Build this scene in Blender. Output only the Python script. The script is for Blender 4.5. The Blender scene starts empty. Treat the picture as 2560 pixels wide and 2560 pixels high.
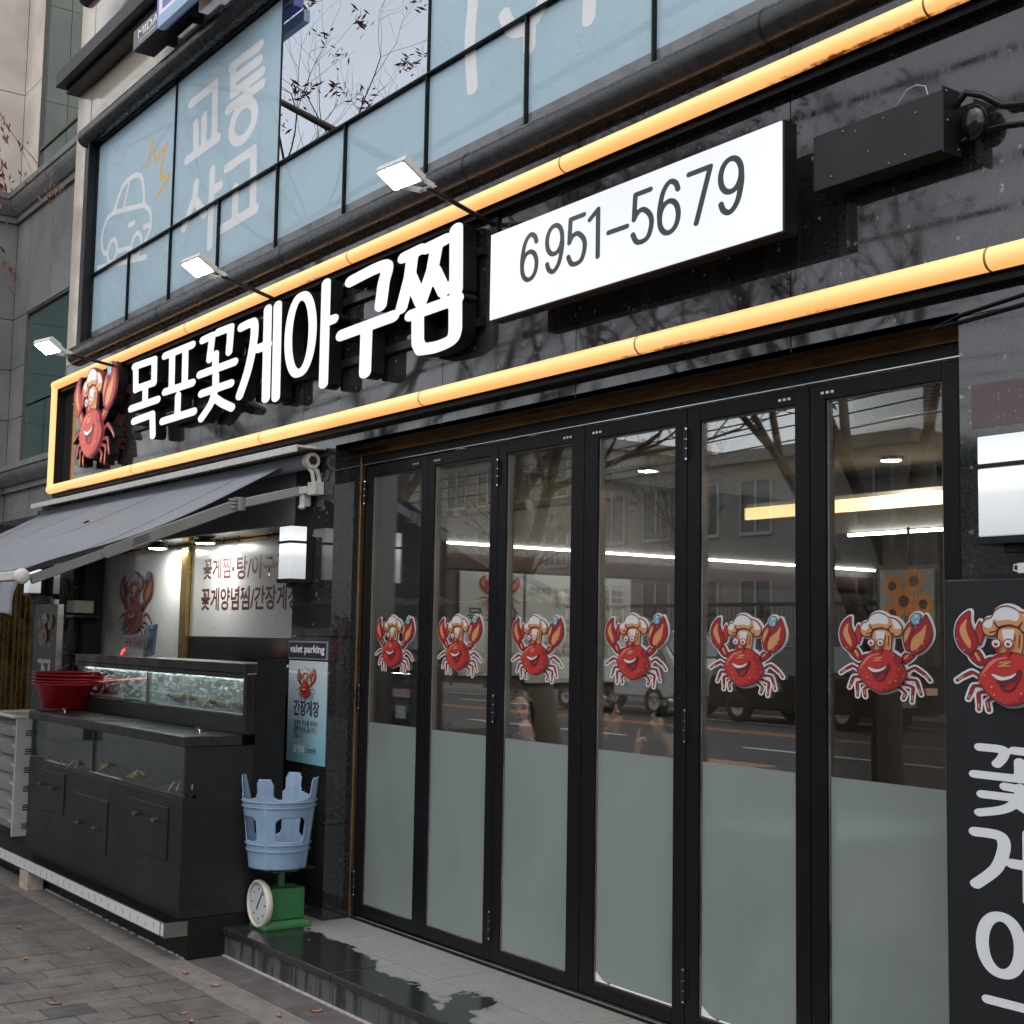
import bpy, bmesh, math, random
import numpy as np
from mathutils import Vector, Matrix, noise
from mathutils.geometry import tessellate_polygon

# ------------------------------------------------------------------ camera, sky, sun, exposure
sc = bpy.context.scene
COL = sc.collection
R = math.radians
cam_d = bpy.data.cameras.new('camera')
cam = bpy.data.objects.new('camera', cam_d); COL.objects.link(cam); sc.camera = cam
yaw, pit, rol = R(-53.9), R(5.3), R(0.99)
fw = Vector((math.sin(yaw)*math.cos(pit), math.cos(yaw)*math.cos(pit), math.sin(pit)))
rt = fw.cross(Vector((0, 0, 1))).normalized(); up = rt.cross(fw)
rr = math.cos(rol)*rt + math.sin(rol)*up
uu = -math.sin(rol)*rt + math.cos(rol)*up
mw = Matrix((rr, uu, -fw)).transposed().to_4x4()
mw.translation = (0, 0, 1.6)
cam.matrix_world = mw
cam_d.sensor_width = 36; cam_d.lens = 36*3397.5/2560
cam_d.clip_start = 0.05; cam_d.clip_end = 600

w = bpy.data.worlds.new('World'); sc.world = w; w.use_nodes = True
nt = w.node_tree; nt.nodes.clear()
sky = nt.nodes.new('ShaderNodeTexSky'); sky.sky_type = 'NISHITA'; sky.sun_disc = False
SUN_EL, SUN_AZ = R(58), R(150)
sky.sun_elevation = SUN_EL; sky.sun_rotation = SUN_AZ
sky.air_density = 1.0; sky.dust_density = 1.5; sky.ozone_density = 1.0
hs = nt.nodes.new('ShaderNodeHueSaturation'); hs.inputs['Saturation'].default_value = 0.22
bg = nt.nodes.new('ShaderNodeBackground'); bg.inputs['Strength'].default_value = 0.15
wo = nt.nodes.new('ShaderNodeOutputWorld')
nt.links.new(sky.outputs[0], hs.inputs['Color']); nt.links.new(hs.outputs[0], bg.inputs[0]); nt.links.new(bg.outputs[0], wo.inputs[0])

sl = bpy.data.lights.new('sun', 'SUN'); sl.energy = 0.5; sl.angle = R(75); sl.color = (1, 0.98, 0.95)
so = bpy.data.objects.new('sun', sl); COL.objects.link(so)
sd = Vector((math.sin(SUN_AZ)*math.cos(SUN_EL), math.cos(SUN_AZ)*math.cos(SUN_EL), math.sin(SUN_EL)))
so.rotation_euler = sd.to_track_quat('Z', 'Y').to_euler(); so.location = sd*60

sc.view_settings.view_transform = 'Standard'; sc.view_settings.look = 'None'
sc.view_settings.gamma = 1.0; sc.view_settings.exposure = 0.85; sc.view_settings.use_curve_mapping = False
sc.render.engine = 'CYCLES'
cy = sc.cycles
cy.use_denoising = True; cy.use_adaptive_sampling = True; cy.adaptive_threshold = 0.02
try: cy.denoiser = 'OPENIMAGEDENOISE'
except Exception: pass
cy.max_bounces = 6; cy.diffuse_bounces = 2; cy.glossy_bounces = 3; cy.transparent_max_bounces = 12; cy.transmission_bounces = 4
cy.caustics_reflective = False; cy.caustics_refractive = False
cy.sample_clamp_indirect = 4.0

rnd = random.Random(7)

# ------------------------------------------------------------------ materials
def new_mat(name):
    m = bpy.data.materials.new(name); m.use_nodes = True
    n = m.node_tree; n.nodes.clear()
    out = n.nodes.new('ShaderNodeOutputMaterial')
    return m, n, out

def pbsdf(n, out, col=(0.5, 0.5, 0.5), rough=0.5, metal=0.0, spec=0.5, coat=0.0, coat_r=0.05, emis=None, emis_s=0.0):
    b = n.nodes.new('ShaderNodeBsdfPrincipled')
    b.inputs['Base Color'].default_value = (*col, 1)
    b.inputs['Roughness'].default_value = rough
    b.inputs['Metallic'].default_value = metal
    b.inputs['Specular IOR Level'].default_value = spec
    b.inputs['Coat Weight'].default_value = coat
    b.inputs['Coat Roughness'].default_value = coat_r
    if emis:
        b.inputs['Emission Color'].default_value = (*emis, 1); b.inputs['Emission Strength'].default_value = emis_s
    n.links.new(b.outputs[0], out.inputs['Surface'])
    return b

def tcoord(n, scale=(1, 1, 1), kind='Object'):
    tc = n.nodes.new('ShaderNodeTexCoord'); mp = n.nodes.new('ShaderNodeMapping')
    mp.inputs['Scale'].default_value = scale
    n.links.new(tc.outputs[kind], mp.inputs[0]); return mp.outputs[0]

def wcoord(n, scale=(1, 1, 1)):
    g = n.nodes.new('ShaderNodeNewGeometry'); mp = n.nodes.new('ShaderNodeMapping')
    mp.inputs['Scale'].default_value = scale
    n.links.new(g.outputs['Position'], mp.inputs[0]); return mp.outputs[0]

def nz(n, vec, scale, detail=4, rough=0.6, dist=0.0):
    t = n.nodes.new('ShaderNodeTexNoise'); t.inputs['Scale'].default_value = scale
    t.inputs['Detail'].default_value = detail; t.inputs['Roughness'].default_value = rough
    t.inputs['Distortion'].default_value = dist
    if vec is not None: n.links.new(vec, t.inputs['Vector'])
    return t.outputs['Fac']

def ramp(n, fac, stops):
    r = n.nodes.new('ShaderNodeValToRGB'); e = r.color_ramp.elements
    while len(e) < len(stops): e.new(0.5)
    for i, (p, c) in enumerate(stops):
        e[i].position = p; e[i].color = (*c, 1) if len(c) == 3 else c
    n.links.new(fac, r.inputs[0]); return r.outputs[0]

def mixc(n, fac, a, b, mode='MIX'):
    m = n.nodes.new('ShaderNodeMix'); m.data_type = 'RGBA'; m.blend_type = mode
    for s, v in ((m.inputs[0], fac), (m.inputs[6], a), (m.inputs[7], b)):
        if hasattr(v, 'links'): n.links.new(v, s)
        elif isinstance(v, tuple): s.default_value = (*v, 1) if len(v) == 3 else v
        else: s.default_value = v
    return m.outputs[2]

def mathn(n, op, a, b=0.0, clamp=False):
    m = n.nodes.new('ShaderNodeMath'); m.operation = op; m.use_clamp = clamp
    for s, v in ((m.inputs[0], a), (m.inputs[1], b)):
        if hasattr(v, 'links'): n.links.new(v, s)
        else: s.default_value = v
    return m.outputs[0]

def bump(n, b, h, strength=0.2, dist=0.01):
    bp = n.nodes.new('ShaderNodeBump'); bp.inputs['Strength'].default_value = strength; bp.inputs['Distance'].default_value = dist
    n.links.new(h, bp.inputs['Height']); n.links.new(bp.outputs[0], b.inputs['Normal'])

MATS = {}
def simple(name, col, rough=0.5, metal=0.0, spec=0.5, coat=0.0, var=0.12, vscale=6.0, bumpf=0.0, rvar=0.1):
    """plain surface with slight blotches of tone and gloss"""
    if name in MATS: return MATS[name]
    m, n, o = new_mat(name); b = pbsdf(n, o, col, rough, metal, spec, coat)
    v = wcoord(n); f = nz(n, v, vscale, 5, 0.65)
    c0 = tuple(c*(1-var) for c in col); c1 = tuple(min(1, c*(1+var)) for c in col)
    n.links.new(ramp(n, f, [(0.3, c0), (0.7, c1)]), b.inputs['Base Color'])
    if rvar:
        f2 = nz(n, v, vscale*2.3, 3)
        n.links.new(ramp(n, f2, [(0.3, (max(0.01, rough-rvar*rough),)*3), (0.75, (min(1, rough+rvar*2*rough),)*3)]), b.inputs['Roughness'])
    if bumpf: bump(n, b, nz(n, v, 180, 3), bumpf, 0.002)
    MATS[name] = m; return m

def emit(name, col, strength, base=(0.8, 0.8, 0.8), rough=0.3):
    if name in MATS: return MATS[name]
    m, n, o = new_mat(name); pbsdf(n, o, base, rough, emis=col, emis_s=strength)
    MATS[name] = m; return m

def flat(name, col, rough=0.45, coat=0.0):
    if name in MATS: return MATS[name]
    m, n, o = new_mat(name); pbsdf(n, o, col, rough, coat=coat); MATS[name] = m; return m

def granite(name, dark, mid, fleck, rough, spec=0.6, streak=0.0, fleck_amt=0.72, scale=1.0, coat=0.0):
    m, n, o = new_mat(name); b = pbsdf(n, o, mid, rough, spec=spec, coat=coat, coat_r=0.02)
    v = wcoord(n)
    g1 = nz(n, v, 160*scale, 3, 0.75)
    base = ramp(n, g1, [(0.36, dark), (0.62, mid)])
    vo = n.nodes.new('ShaderNodeTexVoronoi'); vo.inputs['Scale'].default_value = 55*scale; n.links.new(v, vo.inputs['Vector'])
    rn = n.nodes.new('ShaderNodeSeparateColor'); n.links.new(vo.outputs['Color'], rn.inputs[0])
    gate = mathn(n, 'GREATER_THAN', rn.outputs[0], fleck_amt)
    vd = mathn(n, 'ADD', vo.outputs['Distance'], mathn(n, 'MULTIPLY', mathn(n, 'SUBTRACT', nz(n, v, 130, 3), 0.5), 0.9))
    near = ramp(n, vd, [(0.02, (1, 1, 1)), (0.26, (0, 0, 0))])
    sepn = n.nodes.new('ShaderNodeSeparateColor'); n.links.new(near, sepn.inputs[0])
    fk = mathn(n, 'MULTIPLY', gate, sepn.outputs[0])
    fk = mathn(n, 'MULTIPLY', fk, rn.outputs[1])
    colr = mixc(n, fk, base, fleck)
    big = nz(n, v, 1.7, 4)
    colr = mixc(n, 1.0, colr, ramp(n, big, [(0.3, (0.75, 0.75, 0.75)), (0.7, (1.15, 1.13, 1.1))]), 'MULTIPLY')
    rr_ = nz(n, v, 5.0, 5, 0.7)
    rgh = ramp(n, rr_, [(0.35, (rough*0.7,)*3), (0.75, (rough*1.8,)*3)])
    if streak:
        vs = wcoord(n, (9, 9, 0.5)); st = nz(n, vs, 1.6, 5, 0.7)
        sm = ramp(n, st, [(0.52, (0, 0, 0)), (0.75, (streak,)*3)])
        colr = mixc(n, sm, colr, (0.12, 0.11, 0.10))
        rgh = mixc(n, sm, rgh, (0.35, 0.35, 0.35))
    n.links.new(colr, b.inputs['Base Color']); n.links.new(rgh, b.inputs['Roughness'])
    MATS[name] = m; return m

granite('granite_black', (0.006, 0.006, 0.0065), (0.034, 0.034, 0.036), (0.34, 0.36, 0.35), 0.04, 0.85, streak=0.3, fleck_amt=0.86, coat=0.15, scale=0.6)
granite('granite_brown_black', (0.012, 0.010, 0.009), (0.036, 0.032, 0.030), (0.26, 0.24, 0.22), 0.06, 0.9, streak=0.35, fleck_amt=0.88, coat=0.1, scale=0.6)
granite('granite_grey', (0.10, 0.104, 0.104), (0.30, 0.305, 0.305), (0.48, 0.48, 0.47), 0.5, 0.3, fleck_amt=0.5)
granite('stone_beige', (0.56, 0.50, 0.455), (0.66, 0.60, 0.555), (0.74, 0.69, 0.65), 0.6, 0.3, fleck_amt=0.5)
granite('granite_red', (0.03, 0.012, 0.012), (0.075, 0.025, 0.024), (0.35, 0.25, 0.22), 0.05, 0.6)

def wet_granite(name, front):
    """grey flamed step granite with dark wet patches that have irregular edges"""
    m, n, o = new_mat(name); b = pbsdf(n, o, (0.2, 0.2, 0.2), 0.6)
    v = wcoord(n)
    sp = ramp(n, nz(n, v, 220, 3, 0.8), [(0.38, (0.13, 0.135, 0.132)), (0.62, (0.36, 0.355, 0.345))])
    sp = mixc(n, ramp(n, nz(n, v, 3.5, 4), [(0.5, (0, 0, 0)), (0.8, (0.5, 0.5, 0.5))]), sp, (0.20, 0.18, 0.155))
    sx = n.nodes.new('ShaderNodeSeparateXYZ'); g = n.nodes.new('ShaderNodeNewGeometry'); n.links.new(g.outputs['Position'], sx.inputs[0])
    if front == 'top':
        # wet near the outer edge and by the scale, drying towards the doors
        d = mathn(n, 'SUBTRACT', 3.29, sx.outputs[1]); d = mathn(n, 'MULTIPLY', d, 4.0)
        d = mathn(n, 'ADD', d, mathn(n, 'MULTIPLY', mathn(n, 'SUBTRACT', nz(n, v, 2.6, 5, 0.55, 0.4), 0.5), 3.6))
        dx = mathn(n, 'ABSOLUTE', mathn(n, 'SUBTRACT', sx.outputs[0], -5.9)); dx = mathn(n, 'MULTIPLY', mathn(n, 'SUBTRACT', dx, 0.75), 0.55)
        d = mathn(n, 'SUBTRACT', d, dx)
        drops = ramp(n, nz(n, v, 21, 2, 0.4), [(0.755, (0, 0, 0)), (0.775, (1, 1, 1))])
        damp = ramp(n, d, [(-0.0, (0, 0, 0)), (0.12, (0.35, 0.35, 0.35)), (0.14, (1, 1, 1))])
        wet = mixc(n, 1.0, ramp(n, mathn(n, 'ADD', d, mathn(n, 'MULTIPLY', mathn(n, 'SUBTRACT', nz(n, v, 40, 3), 0.5), 0.12)), [(0.08, (0, 0, 0)), (0.17, (1, 1, 1))]), damp, 'LIGHTEN')
        wet = mixc(n, 1.0, wet, drops, 'LIGHTEN')
        sp = mixc(n, ramp(n, nz(n, v, 2.2, 3), [(0.62, (0, 0, 0)), (0.8, (0.35, 0.35, 0.35))]), sp, (0.30, 0.22, 0.12))
    else:
        vs = wcoord(n, (14, 14, 1.2))
        wet = ramp(n, nz(n, vs, 1.5, 4, 0.6), [(0.40, (1, 1, 1)), (0.55, (0, 0, 0))])
        sp = mixc(n, 0.78, sp, (0.040, 0.044, 0.046))
    col = mixc(n, wet, sp, (0.022, 0.024, 0.024))
    n.links.new(col, b.inputs['Base Color'])
    n.links.new(mixc(n, wet, (0.62, 0.62, 0.62), (0.13, 0.13, 0.13) if front == 'top' else (0.3, 0.3, 0.3)), b.inputs['Roughness'])
    bump(n, b, nz(n, v, 300, 2), 0.12, 0.001)
    MATS[name] = m
wet_granite('step_top', 'top'); wet_granite('step_riser', 'riser')

def paver_mat(name, tint):
    m, n, o = new_mat(name); b = pbsdf(n, o, (0.2, 0.2, 0.2), 0.85, spec=0.25)
    v = wcoord(n)
    gr = ramp(n, nz(n, v, 240, 3, 0.8), [(0.3, tuple(c*0.6 for c in tint)), (0.7, tuple(c*1.3 for c in tint))])
    st = ramp(n, nz(n, v, 4.5, 6, 0.7), [(0.38, (0.62, 0.60, 0.58)), (0.66, (1.12, 1.1, 1.08))])
    col = mixc(n, 1.0, gr, st, 'MULTIPLY')
    sx = n.nodes.new('ShaderNodeSeparateXYZ'); g = n.nodes.new('ShaderNodeNewGeometry'); n.links.new(g.outputs['Position'], sx.inputs[0])
    dirt = mathn(n, 'MULTIPLY', mathn(n, 'SUBTRACT', sx.outputs[1], 2.2), 1.6, True)
    dirt = mathn(n, 'MULTIPLY', dirt, nz(n, v, 2.4, 4))
    col = mixc(n, dirt, col, (0.085, 0.073, 0.060))
    sp = ramp(n, nz(n, v, 17, 2, 0.5), [(0.735, (0, 0, 0)), (0.76, (0.75, 0.75, 0.75))])
    col = mixc(n, sp, col, (0.05, 0.047, 0.043))
    n.links.new(col, b.inputs['Base Color'])
    bump(n, b, nz(n, v, 260, 3), 0.35, 0.002)
    MATS[name] = m
for i, t in enumerate([(0.172, 0.162, 0.153), (0.186, 0.173, 0.163), (0.160, 0.153, 0.147), (0.195, 0.188, 0.18), (0.110, 0.110, 0.113)]):
    paver_mat('paver%d' % i, t)

def asphalt():
    m, n, o = new_mat('asphalt'); b = pbsdf(n, o, (0.05, 0.05, 0.05), 0.8)
    v = wcoord(n)
    n.links.new(mixc(n, 1.0, ramp(n, nz(n, v, 90, 3), [(0.3, (0.035, 0.035, 0.036)), (0.7, (0.075, 0.074, 0.073))]),
                     ramp(n, nz(n, v, 0.7, 4), [(0.3, (0.8, 0.8, 0.8)), (0.7, (1.15, 1.15, 1.15))]), 'MULTIPLY'), b.inputs['Base Color'])
    MATS['asphalt'] = m
asphalt()

def clear_glass(name, tint=(0.93, 0.96, 0.95), boost=1.0, floor=0.0, rough=0.0, gcol=(1, 1, 1)):
    m, n, o = new_mat(name)
    tr = n.nodes.new('ShaderNodeBsdfTransparent'); tr.inputs[0].default_value = (*tint, 1)
    gl = n.nodes.new('ShaderNodeBsdfGlossy'); gl.inputs['Roughness'].default_value = rough; gl.inputs['Color'].default_value = (*gcol, 1)
    fr = n.nodes.new('ShaderNodeFresnel'); fr.inputs['IOR'].default_value = 1.5
    f = mathn(n, 'ADD', mathn(n, 'MULTIPLY', fr.outputs[0], boost), floor, True)
    mx = n.nodes.new('ShaderNodeMixShader'); n.links.new(f, mx.inputs[0]); n.links.new(tr.outputs[0], mx.inputs[1]); n.links.new(gl.outputs[0], mx.inputs[2])
    n.links.new(mx.outputs[0], o.inputs['Surface']); MATS[name] = m
clear_glass('door_glass', (0.95, 0.97, 0.965), 0.62)
clear_glass('tank_glass', (0.86, 0.93, 0.90), 0.7)
clear_glass('reflective_glass', (0.25, 0.28, 0.30), 0.4, 0.60, 0.0, (0.90, 0.94, 1.0))
clear_glass('plain_gloss_film', (0.98, 0.98, 0.98), 0.05)

def frosted():
    m, n, o = new_mat('frosted_film')
    df = n.nodes.new('ShaderNodeBsdfDiffuse')
    rf = n.nodes.new('ShaderNodeBsdfRefraction'); rf.inputs['Roughness'].default_value = 0.30; rf.inputs['IOR'].default_value = 1.18; rf.inputs['Color'].default_value = (0.78, 0.90, 0.87, 1)
    tl = n.nodes.new('ShaderNodeBsdfTranslucent'); tl.inputs[0].default_value = (0.55, 0.66, 0.63, 1)
    gl = n.nodes.new('ShaderNodeBsdfGlossy'); gl.inputs['Roughness'].default_value = 0.30
    m0 = n.nodes.new('ShaderNodeMixShader'); m0.inputs[0].default_value = 0.3; n.links.new(rf.outputs[0], m0.inputs[1]); n.links.new(tl.outputs[0], m0.inputs[2])
    mx = n.nodes.new('ShaderNodeMixShader'); n.links.new(df.outputs[0], mx.inputs[1]); n.links.new(m0.outputs[0], mx.inputs[2])
    fr = n.nodes.new('ShaderNodeFresnel'); fr.inputs['IOR'].default_value = 1.55
    m2 = n.nodes.new('ShaderNodeMixShader')
    v = wcoord(n)
    wipe = nz(n, wcoord(n, (1, 1, 0.45)), 2.6, 5, 0.6, 0.6)
    n.links.new(ramp(n, wipe, [(0.3, (0.60, 0.60, 0.60)), (0.7, (0.74, 0.74, 0.74))]), mx.inputs[0])
    n.links.new(mathn(n, 'MULTIPLY', fr.outputs[0], 1.2), m2.inputs[0]); n.links.new(mx.outputs[0], m2.inputs[1]); n.links.new(gl.outputs[0], m2.inputs[2])
    sx = n.nodes.new('ShaderNodeSeparateXYZ'); n.links.new(v, sx.inputs[0])
    # fine dark grit splashed up near the foot of the film
    low = mathn(n, 'MULTIPLY', mathn(n, 'SUBTRACT', 0.58, sx.outputs[2]), 4.0, True)
    sp = ramp(n, nz(n, v, 120, 1, 0.4), [(0.70, (0, 0, 0)), (0.72, (1, 1, 1))])
    sp2 = ramp(n, nz(n, v, 3.0, 3), [(0.48, (0, 0, 0)), (0.60, (1, 1, 1))])
    fac = mathn(n, 'MULTIPLY', mathn(n, 'MULTIPLY', low, sp), sp2)
    n.links.new(mixc(n, fac, ramp(n, wipe, [(0.3, (0.52, 0.60, 0.585)), (0.7, (0.62, 0.705, 0.685))]), (0.02, 0.02, 0.02)), df.inputs[0])
    n.links.new(m2.outputs[0], o.inputs['Surface']); MATS['frosted_film'] = m
frosted()

def band_mat():
    """warm light diffuser: acrylic half tube, rust and dirt on its lower edge"""
    m, n, o = new_mat('warm_band'); b = pbsdf(n, o, (0.8, 0.6, 0.35), 0.35)
    v = wcoord(n); vs = wcoord(n, (3, 3, 30))
    f = nz(n, v, 1.3, 3)
    col = ramp(n, f, [(0.3, (1.0, 0.42, 0.105)), (0.7, (1.0, 0.49, 0.155))])
    g = n.nodes.new('ShaderNodeNewGeometry'); sn = n.nodes.new('ShaderNodeSeparateXYZ'); n.links.new(g.outputs['Normal'], sn.inputs[0])
    low = mathn(n, 'MULTIPLY', mathn(n, 'SUBTRACT', -0.62, sn.outputs[2]), 3.0, True)
    patch = ramp(n, nz(n, v, 0.55, 2), [(0.46, (0.35, 0.35, 0.35)), (0.60, (1, 1, 1))])
    rust = mathn(n, 'MULTIPLY', mathn(n, 'MULTIPLY', low, nz(n, v, 14, 6, 0.75), True), patch)
    rust = ramp(n, rust, [(0.34, (0, 0, 0)), (0.52, (1, 1, 1))])
    n.links.new(mixc(n, rust, col, (0.12, 0.025, 0.004)), b.inputs['Emission Color'])
    n.links.new(mixc(n, rust, (0.8, 0.55, 0.3), (0.10, 0.03, 0.01)), b.inputs['Base Color'])
    b.inputs['Emission Strength'].default_value = 0.56
    MATS['warm_band'] = m
band_mat()

def lit_white(name, s, col=(0.93, 0.95, 1.0), edge=0.0):
    m, n, o = new_mat(name); b = pbsdf(n, o, (0.35, 0.355, 0.36), 0.25, emis=col, emis_s=s)
    v = wcoord(n); f = nz(n, v, 2.2, 4)
    n.links.new(ramp(n, f, [(0.3, tuple(c*0.86 for c in col)), (0.7, col)]), b.inputs['Emission Color'])
    MATS[name] = m
lit_white('letter_face', 0.48); lit_white('lightbox_face', 0.455)
emit('flood_lens', (1.0, 0.98, 0.93), 26.0); emit('led_strip', (1.0, 1.0, 0.93), 9.0)
emit('downlight_lens', (1.0, 0.99, 0.93), 80.0); emit('red_led_and_reflection', (1.0, 0.06, 0.04), 1.2)
emit('spot_warm', (1.0, 0.86, 0.70), 170.0); emit('warm_cove', (1.0, 0.62, 0.15), 0.9); emit('tank_led', (0.9, 0.97, 1.0), 16.0)
emit('tail_lamp', (1.0, 0.5, 0.2), 0.8)

def lamp_shade():
    """opal lamp box: brightest about two thirds of the way up where its bulb sits"""
    m, n, o = new_mat('lamp_opal'); b = pbsdf(n, o, (0.42, 0.43, 0.44), 0.3, emis=(1, 1, 1), emis_s=0.46)
    tc = n.nodes.new('ShaderNodeTexCoord'); sx = n.nodes.new('ShaderNodeSeparateXYZ'); n.links.new(tc.outputs['Object'], sx.inputs[0])
    n.links.new(ramp(n, mathn(n, 'MULTIPLY', sx.outputs[2], 3.3), [(0.05, (0.40, 0.43, 0.44)), (0.38, (0.6, 0.63, 0.64)), (0.52, (1.15, 1.15, 1.15)), (0.75, (0.95, 0.97, 0.98)), (0.98, (0.6, 0.63, 0.65))]), b.inputs['Emission Color'])
    MATS['lamp_opal'] = m
lamp_shade()

def film_blue():
    m, n, o = new_mat('film_blue'); b = pbsdf(n, o, (0.27, 0.43, 0.53), 0.5, coat=0.0)
    v = wcoord(n)
    n.links.new(ramp(n, nz(n, v, 1.2, 4), [(0.3, (0.42, 0.59, 0.685)), (0.7, (0.45, 0.62, 0.715))]), b.inputs['Base Color'])
    MATS['film_blue'] = m
film_blue()

def steel(name, col, rough, streak=0.3):
    m, n, o = new_mat(name); b = pbsdf(n, o, col, rough, metal=1.0)
    vs = wcoord(n, (1, 1, 40)); f = nz(n, vs, 6, 4)
    v = wcoord(n); f2 = nz(n, v, 5, 5)
    n.links.new(mixc(n, 1.0, ramp(n, f2, [(0.3, tuple(c*0.7 for c in col)), (0.7, col)]), ramp(n, f, [(0.3, (1-streak,)*3), (0.7, (1, 1, 1))]), 'MULTIPLY'), b.inputs['Base Color'])
    n.links.new(ramp(n, f2, [(0.3, (rough*0.7,)*3), (0.7, (min(1, rough*1.6),)*3)]), b.inputs['Roughness'])
    MATS[name] = m
steel('steel', (0.42, 0.40, 0.38), 0.32); steel('steel_dull', (0.30, 0.27, 0.24), 0.45); steel('brass', (0.62, 0.42, 0.14), 0.25, 0.15)
steel('copper_strip', (0.55, 0.33, 0.15), 0.3, 0.1); steel('bronze', (0.16, 0.10, 0.055), 0.33, 0.2); steel('chrome', (0.7, 0.7, 0.72), 0.12, 0.05)

simple('black_alu', (0.006, 0.006, 0.007), 0.34, spec=0.25, var=0.15)
simple('black_metal', (0.010, 0.010, 0.011), 0.32, spec=0.35, var=0.3)
simple('black_sheet', (0.016, 0.0155, 0.015), 0.34, spec=0.35, var=0.4, vscale=2.5)
simple('joint_amber', (0.42, 0.20, 0.06), 0.4)
simple('black_matte', (0.006, 0.006, 0.0065), 0.5, spec=0.3)
steel('lid_metal', (0.10, 0.095, 0.09), 0.4)
simple('black_gloss', (0.010, 0.010, 0.011), 0.12)
simple('pipe_black', (0.028, 0.028, 0.029), 0.22, var=0.4, vscale=9, rvar=0.4)
simple('channel_side', (0.008, 0.008, 0.008), 0.35, spec=0.35, var=0.3)
simple('board_black', (0.014, 0.016, 0.018), 0.42, spec=0.35, var=0.06)
simple('grey_board', (0.17, 0.172, 0.178), 0.5)
simple('mortar', (0.07, 0.066, 0.06), 0.9)
simple('grout_light', (0.42, 0.39, 0.36), 0.9, var=0.3, vscale=30)
simple('kerb_stone', (0.18, 0.165, 0.15), 0.85, var=0.3, vscale=14, bumpf=0.3)
simple('tile_dark', (0.105, 0.094, 0.092), 0.55, var=0.4, vscale=5)
simple('concrete', (0.30, 0.29, 0.275), 0.9, var=0.2)
simple('white_panel', (0.80, 0.81, 0.81), 0.3, var=0.04, coat=0.3)
simple('white_plastic', (0.66, 0.66, 0.63), 0.4, var=0.08, vscale=14)
simple('cream_plastic', (0.60, 0.56, 0.47), 0.4, var=0.08)
simple('grey_plastic', (0.40, 0.40, 0.40), 0.5)
simple('awning_white', (0.55, 0.53, 0.50), 0.45, var=0.15, vscale=20)
simple('awning_arm', (0.20, 0.197, 0.19), 0.45, var=0.12)
simple('red_plastic', (0.36, 0.012, 0.02), 0.35, var=0.12)
simple('stool_blue', (0.23, 0.33, 0.46), 0.42, var=0.10, vscale=12)
simple('scale_green', (0.035, 0.155, 0.05), 0.38, var=0.22, vscale=16)
simple('dial_face', (0.55, 0.58, 0.60), 0.35)
simple('brick_beige', (0.42, 0.33, 0.25), 0.85, var=0.25, vscale=20)
simple('bark', (0.075, 0.062, 0.052), 0.9, var=0.35, vscale=12)
simple('dry_leaf', (0.15, 0.050, 0.025), 0.7, var=0.4, vscale=30)
simple('fallen_leaf', (0.40, 0.17, 0.06), 0.65, var=0.35, vscale=60)
simple('skin', (0.52, 0.34, 0.25), 0.5, var=0.08, vscale=14)
simple('hair', (0.012, 0.010, 0.009), 0.4)
simple('cloth_grey', (0.075, 0.08, 0.09), 0.9)
simple('cloth_black', (0.02, 0.02, 0.022), 0.9)
simple('glove_clear', (0.55, 0.56, 0.58), 0.3)
simple('interior_dark', (0.045, 0.042, 0.040), 0.6)
simple('interior_floor', (0.34, 0.29, 0.24), 0.35, var=0.1)
simple('bench_vinyl', (0.03, 0.045, 0.045), 0.5)
simple('interior_wall', (0.09, 0.075, 0.068), 0.7)
simple('interior_red', (0.035, 0.013, 0.011), 0.6)
simple('wood', (0.28, 0.15, 0.07), 0.45, var=0.25, vscale=8)
simple('ceiling_paint', (0.20, 0.195, 0.19), 0.8)
simple('paper_grey', (0.42, 0.46, 0.49), 0.5, var=0.05)
simple('wall_pink', (0.37, 0.335, 0.31), 0.85, var=0.12, vscale=0.8)
simple('wall_cream', (0.42, 0.395, 0.35), 0.85, var=0.12, vscale=0.8)
simple('wall_white', (0.52, 0.51, 0.50), 0.85, var=0.1, vscale=0.8)
simple('roof_green', (0.10, 0.20, 0.20), 0.7)
simple('dark_window', (0.02, 0.024, 0.028), 0.06, spec=0.8)
simple('car_black', (0.008, 0.008, 0.009), 0.08, coat=0.5); simple('car_white', (0.55, 0.56, 0.56), 0.2, coat=0.5)
simple('tyre', (0.015, 0.015, 0.015), 0.8)
simple('road_white', (0.62, 0.62, 0.60), 0.7); simple('road_orange', (0.50, 0.19, 0.05), 0.7)
simple('hedge', (0.05, 0.075, 0.02), 0.8, var=0.5, vscale=12)
simple('green_glass', (0.035, 0.085, 0.075), 0.05, spec=0.9, var=0.15, vscale=1.0)
simple('cream_clad', (0.60, 0.52, 0.42), 0.12, spec=0.6, var=0.05, coat=0.6)
simple('net_mesh', (0.03, 0.04, 0.035), 0.8)
simple('crab_shell', (0.20, 0.17, 0.09), 0.6, var=0.5, vscale=25)
simple('crab_belly', (0.20, 0.17, 0.11), 0.6, var=0.4, vscale=25)
flat('ink_dark', (0.035, 0.037, 0.042)); flat('ink_maroon', (0.12, 0.022, 0.022)); flat('ink_red', (0.50, 0.03, 0.045))
flat('ink_navy', (0.03, 0.035, 0.07)); flat('print_white', (0.90, 0.90, 0.90), 0.4); flat('print_orange', (0.80, 0.50, 0.13))
flat('digit_grey', (0.050, 0.056, 0.058)); flat('film_white', (0.62, 0.64, 0.65)); flat('sign_white', (0.70, 0.71, 0.74), 0.4)
flat('paper_white', (0.60, 0.60, 0.60)); flat('valet_black', (0.02, 0.022, 0.02), 0.35); flat('valet_frame', (0.22, 0.24, 0.30), 0.35)
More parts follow.
